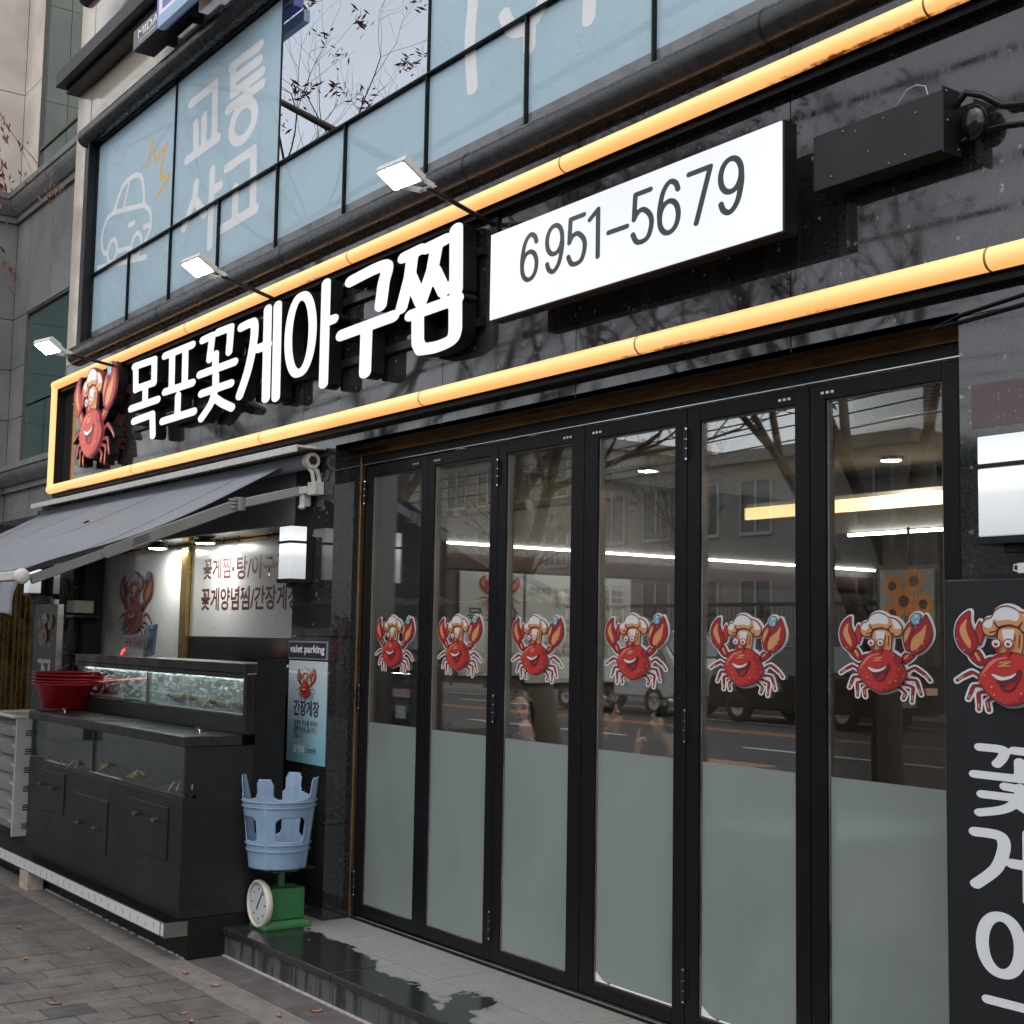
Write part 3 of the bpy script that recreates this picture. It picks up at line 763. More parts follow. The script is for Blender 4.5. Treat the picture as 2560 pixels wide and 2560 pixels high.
# pavers: rows 0.165 m wide running away from the street front, 0.2 m long, each its own block
def paver_mesh(i, lx, ly):
    mb = MB(); mb.box(-lx/2, lx/2, -ly/2, ly/2, -0.05, 0)
    me = mb.mesh('paver', 'paver%d' % i); return me
PAV = [paver_mesh(i, 0.1585, 0.194) for i in range(5)]
cw, ch_ = math.cos, math.sin
def in_view(x, y, z, pad=0.04):
    d = Vector((x, y, z))-Vector((0, 0, 1.6)); zf = d.dot(fw)
    if zf < 0.1: return False
    u = d.dot(rr)/zf*3397.5/1280; v = d.dot(uu)/zf*3397.5/1280
    return abs(u) < 1+pad and abs(v) < 1+pad
rest = MB(); npv = 0
for i in range(-62, 10):
    xc = -6.44+0.165*i+0.5*0.165
    for j in range(-26, 13):
        yc = 2.50+0.2*j+(0.1 if i % 2 else 0)-0.2
        ly = 0.194; y1 = yc+0.1
        if y1 > 2.60:
            if yc-0.1 > 2.55: continue
            cut = 2.598-(yc-0.097); yc2 = yc-0.097+cut/2
            me = MB().box(-0.0793, 0.0793, -cut/2, cut/2, -0.05, 0).mesh('paver', 'paver%d' % rnd.randrange(4)); yy = yc2
        else: me = None; yy = yc
        k = rnd.choices(range(5), [5, 5, 4, 2, 0.35])[0]
        if in_view(xc, yy, 0):
            o = link('paver', me or PAV[k], pave)
            o.location = (xc, yy, rnd.uniform(-0.0025, 0.0015)); o.rotation_euler = (rnd.uniform(-0.006, 0.006), rnd.uniform(-0.006, 0.006), rnd.uniform(-0.006, 0.006)); npv += 1
        elif -9 < xc < 1 and yc > -2.8:
            rest.box(xc-0.079, xc+0.079, yy-0.095, yy+0.095, -0.05, 0)
o = rest.build('pavers_outside_the_frame', 'paver0', pave); o['kind'] = 'stuff'
print('PAVERS', npv)
# border stones along the shop front and the dark tiles at the foot of the step
x = -16.0; k = 0
while x < 1:
    L_ = 1.0
    MB().box(x+0.002, x+L_-0.002, 2.603, 2.772, -0.05, 0.001).build('border_stone', 'kerb_stone', pave, bevel=0.003); x += L_
gt = MB(); gt.box(-6.45, 1, 2.776, 2.962, -0.05, -0.006); gt.build('grout_bed', 'grout_light', pave)
for k in range(22):
    x0 = -6.448+0.3505*k
    MB().box(x0, x0+0.345, 2.778, 2.958, -0.04, -0.002).build('floor_tile', 'tile_dark', pave)

# ================================================================== THE SHOP BUILDING
bld = thing('restaurant_building', 'black polished granite shop building with folding glass doors and blue filmed upper windows', 'building')
def B(mb, name, mats, bevel=0.0, parent=None): return mb.build(name, mats, parent or bld, bevel)
# step: riser slabs, nosing slabs, inner slabs
for k, (x0, x1) in enumerate(((-6.5, -6.369), (-6.362, -5.337), (-5.330, -4.102), (-4.095, -2.902), (-2.895, -1.602), (-1.595, 0.5))):
    B(MB().box(x0, x1, 2.972, 3.05, -0.02, 0.101), 'step_riser', 'step_riser')
for k, (x0, x1) in enumerate(((-6.5, -6.369), (-6.362, -5.337), (-5.330, -4.102), (-4.095, -2.902), (-2.895, -1.602), (-1.595, 0.5))):
    B(MB().box(x0, x1, 2.958, 3.295, 0.102, ST), 'step_slab', 'step_top', 0.006)
for k, (x0, x1) in enumerate(((-6.9, -5.902), (-5.895, -5.002), (-4.995, -4.102), (-4.095, -3.202), (-3.195, -2.302), (-2.295, -1.202), (-1.195, 0.5))):
    B(MB().box(x0, x1, 3.302, 3.75, 0.10, ST-0.001), 'step_slab', 'step_top', 0.002)
B(MB().box(-6.52, 0.5, 3.0, 3.74, -0.1, 0.1), 'step_core', 'mortar')
# grout line where the riser meets the tiles
B(MB().box(-6.45, 0.5, 2.960, 2.9715, -0.03, 0.004), 'grout_joint', 'grout_light')
# masonry core behind the cladding
core = MB()
core.box(-10.88, -6.77, 3.80, 3.95, 0, 2.6); core.box(-10.88, 3, 3.475, 3.95, 2.62, 3.70)
core.box(-6.76, -6.36, 3.475, 3.95, 0, 2.62); core.box(-2.45, 3, 3.475, 3.95, 0, 2.62); core.box(-11.4, -10.79, 3.475, 3.95, 0, 2.62)
B(core, 'masonry_core', 'black_matte')
# fascia slabs above the doors (joint positions as seen), 4 mm joints
fx = [-10.88, -9.50, -8.10, -6.70, -5.30, -4.30, -3.13, -1.95, -0.75, 0.5, 2.0]
for a, b in zip(fx, fx[1:]):
    B(MB().box(a+0.0025, b-0.0025, Y0, 3.475, 2.586, 3.72), 'granite_panel', 'granite_black' if a > -6.8 else 'granite_brown_black')
# pillar left of the doors
for z0, z1 in ((ST, 0.62), (0.624, 1.59), (1.594, 2.583)):
    B(MB().box(-6.765, -6.32, Y0, 3.475, z0, z1).box(-6.348, -6.32, 3.475, 3.60, z0, z1), 'granite_panel', 'granite_black')
# pier right of the doors
for z0, z1 in ((ST, 1.78), (1.784, 2.583)):
    for a, b in ((-2.462, -1.65), (-1.647, -0.7), (-0.697, 0.6)):
        B(MB().box(a, b, Y0, 3.475, z0, z1), 'granite_panel', 'granite_black')
B(MB().box(-2.42, -2.0, Y0-0.002, Y0, 2.24, 2.37), 'plaque', 'granite_red')
# pillar at the left end of the shop
for z0, z1 in ((0.0, 0.9), (0.904, 1.75), (1.754, 2.583)):
    B(MB().box(-11.42, -10.76, Y0, 3.475, z0, z1).box(-10.788, -10.76, 3.475, 3.80, z0, z1), 'granite_panel', 'granite_black')
# soffit over the doors, copper corner strip
B(MB().box(-6.32, -2.462, Y0, 3.60, 2.586, 2.60).box(-6.32, -2.462, 3.515, 3.522, 2.572, 2.586), 'door_soffit', 'bronze')
B(MB().box(-6.336, -6.312, 3.600, 3.628, ST, 2.586).box(-6.312, -2.462, 3.600, 3.612, 2.555, 2.586), 'copper_strip', 'copper_strip', 0.002)
# recess above the tanks: back wall, board, soffit
B(MB().box(-10.76, -6.765, 3.775, 3.80, 0, 2.586), 'recess_wall', 'black_gloss')
B(MB().box(-10.76, -6.765, Y0+0.005, 3.475, 2.212, 2.586), 'upper_board', 'grey_board')
B(MB().box(-10.76, -6.765, 3.476, 3.775, 2.212, 2.23), 'recess_soffit', 'black_gloss')
B(MB().box(-10.755, -10.70, 3.735, 3.774, 1.2, 2.205).box(-10.70, -6.765, 3.750, 3.7745, 2.19, 2.205), 'brass_trim', 'brass')
B(MB().box(-9.005, -8.895, 3.722, 3.749, 1.3, 2.189), 'brass_trim', 'brass')

# folding doors: header, track, six leaves
B(MB().box(-6.30, -2.462, 3.612, 3.70, 2.512, 2.586, 0).box(-6.30, -2.462, 3.610, 3.614, 2.505, 2.512, 1), 'door_header', ['black_alu', 'chrome'], 0.002)
B(MB().box(-6.31, -2.462, 3.605, 3.70, ST+0.0005, 0.152, 0).box(-6.31, -2.462, 3.606, 3.612, 0.152, 0.158, 1).box(-6.31, -2.462, 3.63, 3.64, 0.152, 0.158, 1), 'door_track', ['black_alu', 'chrome'])
bnd = [-6.290, -5.678, -5.074, -4.447, -3.818, -3.200, -2.588]
gls = [(-6.222, -5.736), (-5.619, -5.137), (-5.011, -4.535), (-4.359, -3.888), (-3.749, -3.269), (-3.130, -2.651)]
hinge_me = None
def hinge(parent, x, z):
    h = MB().tube([(x, 3.612, z-0.055), (x, 3.612, z+0.055)], 0.0085, 10, 0)
    for s in (-1, 1): h.tube([(x, 3.612, z+s*0.055), (x, 3.612, z+s*0.063)], 0.0065, 8, 1)
    for s in (-0.018, 0.018): h.tube([(x, 3.612, z+s-0.001), (x, 3.612, z+s+0.001)], 0.0092, 10, 1)
    h.box(x-0.02, x+0.02, 3.6155, 3.6185, z-0.05, z+0.05, 0)
    h.build('hinge', ['black_metal', 'chrome'], parent)
STICK = crab_mesh(0.3895)
for k in range(6):
    a, b = bnd[k]+0.002, bnd[k+1]-0.002; ga, gb = gls[k]; zb, zt = 0.163, 2.500; gz0, gz1 = 0.218, 2.443
    fr = MB(); ya, yb = 3.619, 3.668
    fr.box(a, ga, ya, yb, zb, zt).box(gb, b, ya, yb, zb, zt).box(ga, gb, ya, yb, zb, gz0).box(ga, gb, ya, yb, gz1, zt)
    # glazing beads, set back
    for q in ((ga, ga+0.008, gz0, gz1), (gb-0.008, gb, gz0, gz1)): fr.box(q[0], q[1], ya+0.008, yb-0.008, q[2], q[3], 1)
    fr.box(ga+0.008, gb-0.008, ya+0.008, yb-0.008, gz0, gz0+0.006, 1).box(ga+0.008, gb-0.008, ya+0.008, yb-0.008, gz1-0.006, gz1, 1)
    leaf = B(fr, 'door_leaf', ['black_alu', 'steel_dull'], 0.0025)
    MB().box(ga+0.004, gb-0.004, 3.634, 3.640, gz0+0.003, gz1-0.003).build('glass_pane', 'door_glass', leaf)
    ztop = 1.151
    MB().box(ga+0.008, gb-0.008, 3.6328, 3.6336, gz0+(0.014 if k in (3, 4) else 0.006), ztop).build('frosted_film', 'frosted_film', leaf)
    if k in (3, 4):      # peeled lower corner of the film
        pe = MB(); pe.add([(ga+0.009, 3.6325, gz0+0.045), (ga+0.012, 3.628, gz0+0.009), (ga+0.10, 3.630, gz0+0.009), (ga+0.055, 3.6325, gz0+0.016)], [(0, 1, 2, 3)])
        pe.add([(ga+0.1, 3.6335, gz0+0.013), (ga+0.1, 3.629, gz0+0.008), (gb-0.01, 3.629, gz0+0.008), (gb-0.01, 3.6335, gz0+0.012)], [(0, 1, 2, 3)])
        pe.build('peeled_film_edge', 'film_white', leaf)
    st = link('crab_sticker', STICK, leaf); st.location = ((ga+gb)/2+(0.002, -0.003, 0.001, 0.003, -0.002, 0.0)[k], 3.6335, 1.5605+(0.0, 0.002, -0.002, 0.001, -0.003, 0.002)[k]); st.rotation_euler = (0, (0.012, -0.018, 0.008, -0.01, 0.02, -0.006)[k], 0)
    cat = MB()
    for q in range(3): cat.box(b-0.10-0.022*q if k % 2 == 0 else a+0.05+0.022*q, (b-0.10-0.022*q if k % 2 == 0 else a+0.05+0.022*q)+0.014, 3.6178, 3.619, 2.463, 2.472)
    cat.build('maker_mark', 'chrome', leaf)
    if k in (0, 2, 4):
        xh = a-0.002 if k else a-0.006
        for z in (2.36, 1.28, 0.32): hinge(leaf, xh, z)
MB().box(-6.31, -6.292, 3.615, 3.69, ST, 2.51).build('door_jamb', 'black_alu', bld); MB().box(-2.586, -2.452, 3.615, 3.69, ST, 2.51).build('door_jamb', 'black_alu', bld)

# upper storey window band
for a, b in ((-10.47, 3.0),):
    B(MB().box(a, b, 3.52, 3.60, 3.72, 5.6), 'window_backing', 'black_matte')
MX = [-10.455, -9.664, -8.865, -8.057, -7.220, -6.395, -5.565, -4.735, -3.886, -3.05, -2.2, -1.37, -0.54]
film_i = {}
def pane(a, b, z0, z1, mat, name='window_pane'):
    return B(MB().box(a+0.0035, b-0.0035, 3.492, 3.500, z0+0.012, z1-0.012), name, mat)
UP = [(-10.455, -8.865), (-8.865, -7.220), (-7.220, -5.565), (-5.565, -3.886), (-3.886, -2.2), (-2.2, -0.54)]
for k, (a, b) in enumerate(UP):
    p = pane(a, b, 4.39, 5.45, 'reflective_glass' if k == 2 else 'plain_gloss_film')
    f = MB()
    if k == 2: f.add([(a+0.014, 3.504, 5.44), (a+0.014, 3.504, 5.02), (b-0.014, 3.504, 5.44)], [(0, 1, 2)]) if False else f.box(a+0.014, a+0.9, 3.502, 3.508, 5.40, 5.438)
    else: f.box(a+0.0035, b-0.0035, 3.502, 3.508, 4.40, 5.438)
    f.build('window_film', 'film_blue', p)
LOW = list(zip(MX, MX[1:]))
for a, b in LOW:
    p = pane(a, b, 3.862, 4.39, 'plain_gloss_film')
    f = MB(); f.box(a+0.0035, b-0.0035, 3.502, 3.508, 3.935, 4.378); f.build('window_film', 'film_blue', p)
    MB().box(a+0.0035, b-0.0035, 3.502, 3.5075, 3.874, 3.9345).build('sill_strip', 'grey_board', p)
for x in MX: B(MB().box(x-0.0055, x+0.0055, 3.480, 3.503, 3.862, 4.385), 'window_mullion', 'black_alu', 0.002)
for x in MX[::2]: B(MB().box(x-0.0045, x+0.0045, 3.486, 3.503, 4.397, 5.45), 'window_mullion', 'black_alu', 0.002)
B(MB().box(-10.455, 0, 3.476, 3.503, 4.386, 4.396), 'window_transom', 'black_alu', 0.002)
B(MB().box(-10.47, 0, 3.474, 3.503, 3.848, 3.862).box(-10.47, 0, 3.474, 3.503, 5.45, 5.47), 'window_frame', 'black_alu')
B(MB().box(-10.49, -10.468, 3.42, 3.52, 3.83, 5.56).box(-10.62, -10.49, 3.44, 3.52, 3.70, 5.60), 'window_frame', 'black_metal', 0.003)
pj = [-10.60, -8.75, -6.9, -5.05, -3.2, -1.3, 0.5]
for a, b in zip(pj, pj[1:]):
    B(MB().tube([(a+0.003, 3.44, 3.758), (b-0.003, 3.44, 3.758)], 0.078, 20), 'round_rail', 'pipe_black')
    B(MB().tube([(b-0.006, 3.44, 3.758), (b+0.006, 3.44, 3.758)], 0.0795, 20), 'rail_joint', 'black_metal')
    B(MB().tube([(a+0.003, 3.44, 5.53), (b-0.003, 3.44, 5.53)], 0.078, 20), 'round_rail', 'pipe_black')
B(MB().box(-10.88, 3, 3.475, 3.52, 3.70, 3.83), 'sill_course', 'granite_black')
# glossy cream cladding of the storeys above and the dark cornice
B(MB().box(-10.94, -10.62, 3.47, 3.60, 3.72, 9.0), 'cladding_panel', 'cream_clad')
for k in range(6):
    B(MB().box(-10.615+1.4*k, -9.22+1.4*k, 3.475, 3.60, 5.605, 5.98), 'cladding_panel', 'cream_clad')
    B(MB().box(-10.615+1.4*k, -9.22+1.4*k, 3.475, 3.60, 6.16, 7.6), 'cladding_panel', 'cream_clad')
B(MB().box(-10.96, 3, 3.28, 3.60, 6.03, 6.15).box(-10.93, 3, 3.36, 3.6, 5.985, 6.03), 'cornice', 'black_metal', 0.006)
B(MB().tube([(-10.3, 3.3, 6.55), (0, 3.3, 6.55)], 0.08, 16), 'round_rail', 'pipe_black')
B(MB().box(-10.94, 3, 3.6, 3.9, 3.6, 9.0).box(-10.94, -10.62, 3.6, 8, 0, 9.0), 'masonry_core', 'black_matte')

# printed film pictures on the upper windows (white lettering, car outline, orange crash mark)
def film_print(name, strokes, r, mat, rings=(), ux=1.0, y=3.5011):
    mb = MB(); cap2d(mb, letter_loops(strokes, r, rings, ux, 0.010, 0.001), y); return mb.build(name, mat, bld)
film_print('printed_car', [[(-10.07, 4.80), (-9.86, 4.975), (-9.52, 4.945), (-9.42, 4.70)], [(-9.76, 4.95), (-9.85, 4.79)],
    [(-9.42, 4.70), (-9.30, 4.62), (-9.28, 4.50), (-9.38, 4.42)], [(-9.42, 4.70), (-10.07, 4.80), (-10.26, 4.75), (-10.31, 4.63), (-10.25, 4.53), (-10.17, 4.51)],
    [(-9.95, 4.475), (-9.66, 4.435)], [(-9.72, 4.62), (-9.61, 4.615)], [(-9.41, 4.53), (-9.31, 4.525)], [(-10.37, 4.435), (-9.34, 4.295)]], 0.02, 'print_white',
    rings=[((-10.06, 4.50), 0.10, 0.088, 0.018), ((-9.55, 4.432), 0.10, 0.088, 0.018)])
film_print('printed_crash_mark', [[(-9.40, 4.98), (-9.30, 5.15), (-9.24, 4.99), (-9.04, 5.05)], [(-9.04, 5.05), (-9.14, 4.84), (-8.98, 4.80), (-9.18, 4.70)]], 0.018, 'print_orange')
film_print('printed_letter', [[(-8.62, 5.21), (-8.22, 5.22), (-8.20, 4.85)], [(-8.52, 5.04), (-8.50, 4.83)], [(-8.38, 5.05), (-8.37, 4.83)], [(-8.65, 4.82), (-8.14, 4.83)]], 0.033, 'print_white', ux=0.7)
film_print('printed_letter', [[(-7.97, 5.25), (-7.54, 5.25)], [(-7.94, 5.24), (-7.93, 5.06)], [(-7.91, 5.155), (-7.55, 5.155)], [(-7.93, 5.06), (-7.51, 5.065)], [(-7.73, 5.04), (-7.73, 4.98)], [(-8.0, 4.975), (-7.50, 4.985)]], 0.033, 'print_white', rings=[((-7.76, 4.82), 0.17, 0.115, 0.033)], ux=0.7)
film_print('printed_letter', [[(-8.47, 4.61), (-8.49, 4.52), (-8.66, 4.35)], [(-8.48, 4.50), (-8.32, 4.36)], [(-8.21, 4.63), (-8.21, 4.12)], [(-8.20, 4.49), (-8.08, 4.49)]], 0.033, 'print_white', ux=0.7)
film_print('printed_letter', [[(-7.98, 4.58), (-7.59, 4.59), (-7.57, 4.23)], [(-7.84, 4.41), (-7.83, 4.20)], [(-8.03, 4.19), (-7.53, 4.20)]], 0.033, 'print_white', ux=0.7)
film_print('printed_swash', [[(-5.18, 5.0), (-5.19, 4.64), (-5.21, 4.45), (-5.18, 4.20)]], 0.032, 'print_white', ux=0.7)
film_print('printed_swash', [[(-4.93, 4.47), (-4.87, 4.38), (-4.78, 4.345), (-4.68, 4.37), (-4.58, 4.50)], [(-4.73, 4.34), (-4.73, 4.24)], [(-4.27, 4.6), (-4.30, 4.4), (-4.31, 4.22)]], 0.032, 'print_white', ux=0.7)
settle(bld, (-6.0, 3.6, 0))

# ================================================================== SIGNS
LET = {
'mok': [[(-9.03, 3.413), (-9.013, 3.261)], [(-8.69, 3.415), (-8.681, 3.262)], [(-9.059, 3.428), (-8.687, 3.419)], [(-9.005, 3.265), (-8.688, 3.263)], [(-8.835, 3.248), (-8.829, 3.162)], [(-9.092, 3.136), (-8.602, 3.137)], [(-9.026, 3.041), (-8.687, 3.048), (-8.663, 2.903)]],
'po': [[(-8.51, 3.416), (-8.053, 3.415)], [(-8.382, 3.407), (-8.37, 3.183)], [(-8.164, 3.403), (-8.155, 3.177)], [(-8.484, 3.171), (-8.029, 3.168)], [(-8.256, 3.116), (-8.253, 2.985)], [(-8.506, 2.979), (-7.988, 2.98)]],
'kkot': [[(-7.896, 3.418), (-7.749, 3.421), (-7.779, 3.279)], [(-7.67, 3.428), (-7.479, 3.426), (-7.495, 3.28)], [(-7.688, 3.295), (-7.687, 3.209)], [(-7.922, 3.203), (-7.408, 3.205)], [(-7.677, 3.165), (-7.671, 3.104)], [(-7.885, 3.078), (-7.45, 3.082)], [(-7.665, 3.104), (-7.69, 3.05), (-7.74, 2.99), (-7.871, 2.921)], [(-7.673, 3.022), (-7.563, 2.976), (-7.428, 2.933)]],
'ge': [[(-7.332, 3.400), (-7.21, 3.403), (-7.157, 3.390), (-7.156, 3.293), (-7.218, 3.132), (-7.324, 2.99)], [(-7.089, 3.234), (-6.969, 3.235)], [(-6.984, 3.444), (-6.972, 2.928)], [(-6.859, 3.442), (-6.846, 2.917)]],
'gu': [[(-6.028, 3.410), (-5.688, 3.419), (-5.697, 3.327), (-5.718, 3.225)], [(-6.11, 3.142), (-5.596, 3.148)], [(-5.852, 3.115), (-5.855, 2.91)]],
'jjim': [[(-5.512, 3.421), (-5.362, 3.427)], [(-5.431, 3.413), (-5.45, 3.319), (-5.521, 3.173)], [(-5.439, 3.306), (-5.347, 3.172)], [(-5.302, 3.420), (-5.146, 3.426)], [(-5.218, 3.413), (-5.252, 3.306), (-5.344, 3.171)], [(-5.229, 3.291), (-5.149, 3.183)], [(-5.057, 3.454), (-5.048, 3.166)], [(-5.434, 3.122), (-5.038, 3.126)], [(-5.371, 3.112), (-5.365, 2.979), (-5.334, 2.941)], [(-5.334, 2.941), (-5.199, 2.932), (-5.075, 2.944), (-5.049, 2.981)], [(-5.052, 3.125), (-5.047, 2.98)]],
}
sg = thing('letter_sign', 'row of seven large glowing white box letters with black sides on the granite fascia', 'sign')
def channel(name, strokes, rad, rings=(), label=None):
    lp = letter_loops(strokes, rad, rings, 0.5, 0.006, 0.0006)
    mb = MB(); cap2d(mb, lp, 3.345, 0); side2d(mb, lp, 3.345, 3.42, 1); cap2d(mb, lp, 3.42, 1)
    o = mb.build(name, ['letter_face', 'channel_side'], sg)
    if label: o['label'] = label
for k, rad in (('mok', 0.0255), ('po', 0.0250), ('kkot', 0.0245), ('ge', 0.0265), ('gu', 0.0300), ('jjim', 0.0278)):
    channel('box_letter', LET[k], rad)
channel('box_letter', [[(-6.292, 3.453), (-6.290, 2.914)], [(-6.272, 3.243), (-6.195, 3.243)]], 0.0255, [((-6.572, 3.226), 0.142, 0.212, 0.0235)])
for z in (3.35, 3.02): MB().box(-9.25, -4.95, 3.421, 3.446, z-0.02, z+0.02).build('mounting_rail', 'black_metal', sg)
tr = MB().box(-8.9, -8.75, 3.36, 3.446, 2.86, 2.9)
settle(sg, (-7.05, 3.4, 2.9))

cs = link('crab_emblem_sign', crab_mesh(0.95, 0.85, False, True, 0.0006, 0.07))
cs.location = (-9.825, 3.415, 3.175)
tag(cs, 'glowing red cartoon crab with chef hat at the left end of the storefront sign', 'sign')

ph = thing('phone_lightbox', 'white lit rectangular lightbox with the phone number 6951-5679', 'sign')
MB().box(-4.655, -2.99, 3.262, 3.325, 2.937, 3.318).build('box_case', 'channel_side', ph, 0.003)
MB().box(-4.650, -2.995, 3.2545, 3.261, 2.942, 3.313).build('lit_face', 'lightbox_face', ph, 0.002)
DG = {'6': ([[(.92, .80), (.80, .94), (.52, 1.0), (.22, .84), (.06, .52), (.06, .32)]], [((.5, .31), .44, .31)]),
      '9': ([[(.08, .20), (.20, .06), (.48, .0), (.78, .16), (.94, .48), (.94, .68)]], [((.5, .69), .44, .31)]),
      '5': ([[(.90, 1.0), (.16, 1.0)], [(.16, 1.0), (.10, .50)], [(.10, .50), (.28, .62), (.58, .64), (.90, .48), (.96, .28), (.80, .06), (.50, .0), (.22, .04), (.05, .20)]], []),
      '1': ([[(.60, 1.0), (.60, .0)], [(.60, 1.0), (.15, .84)]], []), '7': ([[(.02, 1.0), (.98, 1.0)], [(.98, 1.0), (.36, .0)]], []), '-': ([[(.0, .42), (.95, .42)]], [])}
for dch, dx in zip('6951-5679', (-4.372, -4.205, -4.065, -3.945, -3.815, -3.680, -3.535, -3.378, -3.225)):
    stq, rgq = DG[dch]; wq, hq, x0q, z0q = 0.112, 0.186, dx-0.056, 3.062
    mb = MB(); cap2d(mb, letter_loops([[(x0q+p*wq, z0q+q*hq) for p, q in s_] for s_ in stq], 0.0098, [((x0q+c_[0]*wq, z0q+c_[1]*hq), a_*wq, b_*hq, 0.0098) for c_, a_, b_ in rgq], 0.72, 0.0025, 0.0002), 3.2538)
    mb.build('digit', 'digit_grey', ph)
MB().box(-4.60, -4.45, 3.326, 3.446, 3.03, 3.07).box(-3.3, -3.15, 3.326, 3.446, 3.03, 3.07).box(-4.60, -4.45, 3.326, 3.446, 3.2, 3.24).box(-3.3, -3.15, 3.326, 3.446, 3.2, 3.24).build('wall_bracket', 'black_metal', ph)
settle(ph, (-3.8, 3.3, 2.937))

cb = thing('control_box', 'dark grey metal control box right of the phone number lightbox', 'box')
MB().box(-2.925, -2.422, 3.33, 3.408, 3.068, 3.254).build('case', 'black_sheet', cb, 0.002)
MB().box(-2.424, -2.418, 3.326, 3.412, 3.060, 3.262).build('end_plate', 'black_metal', cb)
sw = MB()
for x, z in ((-2.85, 3.10), (-2.75, 3.22), (-2.70, 3.14), (-2.64, 3.23), (-2.56, 3.09), (-2.52, 3.21), (-2.62, 3.08), (-2.80, 3.235)): sw.sphere((x, 3.329, z), 0.0035, 8, 6)
for y, z in ((3.345, 3.16), (3.395, 3.08), (3.34, 3.25)): sw.sphere((-2.417, y, z), 0.0035, 8, 6)
sw.build('screws', 'steel', cb)
MB().tube([(-2.62, 3.36, 3.255), (-2.61, 3.35, 3.262), (-2.59, 3.35, 3.28), (-2.57, 3.355, 3.305), (-2.54, 3.36, 3.312), (-2.51, 3.365, 3.30), (-2.50, 3.37, 3.254)], 0.0022, 6).build('wire_loop', 'grey_plastic', cb)
settle(cb, (-2.67, 3.37, 3.068))
cj = thing('black_cable', 'black cable bundle running right from the control box along the fascia', 'cable')
MB().tube([(-2.418, 3.38, 3.21), (-2.37, 3.37, 3.235), (-2.33, 3.39, 3.22), (-2.28, 3.42, 3.18), (-2.2, 3.43, 3.165), (-2.0, 3.43, 3.16), (-1.6, 3.43, 3.17)], 0.011, 8).build('cable', 'black_metal', cj)
MB().tube([(-2.40, 3.39, 3.10), (-2.36, 3.40, 3.12), (-2.3, 3.435, 3.13), (-2.22, 3.435, 3.115), (-2.18, 3.435, 3.09), (-2.12, 3.435, 3.12), (-1.7, 3.435, 3.14)], 0.006, 8).build('cable', 'black_metal', cj)
MB().sphere((-2.365, 3.40, 3.15), (0.045, 0.03, 0.055), 12, 8).build('junction_box', 'black_gloss', cj)
settle(cj, (-2.3, 3.43, 3.1))
pc = tag(MB().tube([(-2.55, 3.44, 2.565), (-2.45, 3.44, 2.59), (-2.2, 3.44, 2.615), (-2.0, 3.44, 2.64), (-1.5, 3.44, 2.70)], 0.004, 6)
         .tube([(-2.55, 3.436, 2.563), (-2.4, 3.436, 2.572), (-2.2, 3.436, 2.585), (-2.0, 3.436, 2.61), (-1.5, 3.436, 2.66)], 0.004, 6).build('thin_cable', 'black_metal'),
         'two thin black wires sagging across the granite above the right wall lamp', 'cable')

# warm light frame: half tubes on a black channel
wb = thing('warm_light_frame', 'long glowing orange tube frame running round the whole sign fascia', 'light')
def half_tube(p, q, r, name='light_tube'):
    p, q = Vector(p), Vector(q); d = (q-p).normalized(); out = Vector((0, -1, 0)); s_ = d.cross(out)
    mb = MB(); n = 14; V = []
    for e in (p, q):
        for k in range(n+1):
            a = math.pi*k/n; V.append(e+r*(math.cos(a)*s_+math.sin(a)*out))
    mb.add(V, [(k, k+1, n+2+k, n+1+k) for k in range(n)], 0, True)
    mb.add(V[:n+1], [tuple(range(n+1))]); mb.add(V[n+1:], [tuple(reversed(range(n+1)))])
    mb.build(name, 'warm_band', wb)
jl = [-10.905, -9.05, -7.05, -5.35, -3.82, -2.30, -0.70, 1.0]; ju = [-10.905, -8.2, -6.08, -4.30, -2.50, -0.70, 1.0]
ZL, ZU, RB = 2.716, 3.556, 0.036
for a, b in zip(jl, jl[1:]): half_tube((b-0.004 if b < 1 else b, 3.380, ZL), (a+0.004, 3.380, ZL), RB)
for a, b in zip(ju, ju[1:]): half_tube((b-0.004 if b < 1 else b, 3.380, ZU), (a+0.004, 3.380, ZU), RB)
half_tube((-10.87, 3.3795, ZL-0.02), (-10.87, 3.3795, ZU+0.02), RB)
ch = MB().box(-10.91, 1, 3.381, 3.446, ZL-0.037, ZL+0.037).box(-10.91, 1, 3.381, 3.446, ZU-0.037, ZU+0.037).box(-10.907, -10.834, 3.381, 3.446, ZL+0.037, ZU-0.037)
ch.box(-10.91, 1, 3.40, 3.446, ZL-0.062, ZL-0.038, 1).box(-10.91, 1, 3.40, 3.446, ZU-0.062, ZU-0.038, 1)
ch.build('backing_channel', ['black_metal', 'black_matte'], wb)
rg = MB()
for x in jl[1:-1]: rg.tube([(x-0.004, 3.3805, ZL), (x+0.004, 3.3805, ZL)], RB+0.0015, 20)
for x in ju[1:-1]: rg.tube([(x-0.004, 3.3805, ZU), (x+0.004, 3.3805, ZU)], RB+0.0015, 20)
rg.build('tube_joint', 'joint_amber', wb)
settle(wb, (-6, 3.4, ZL))

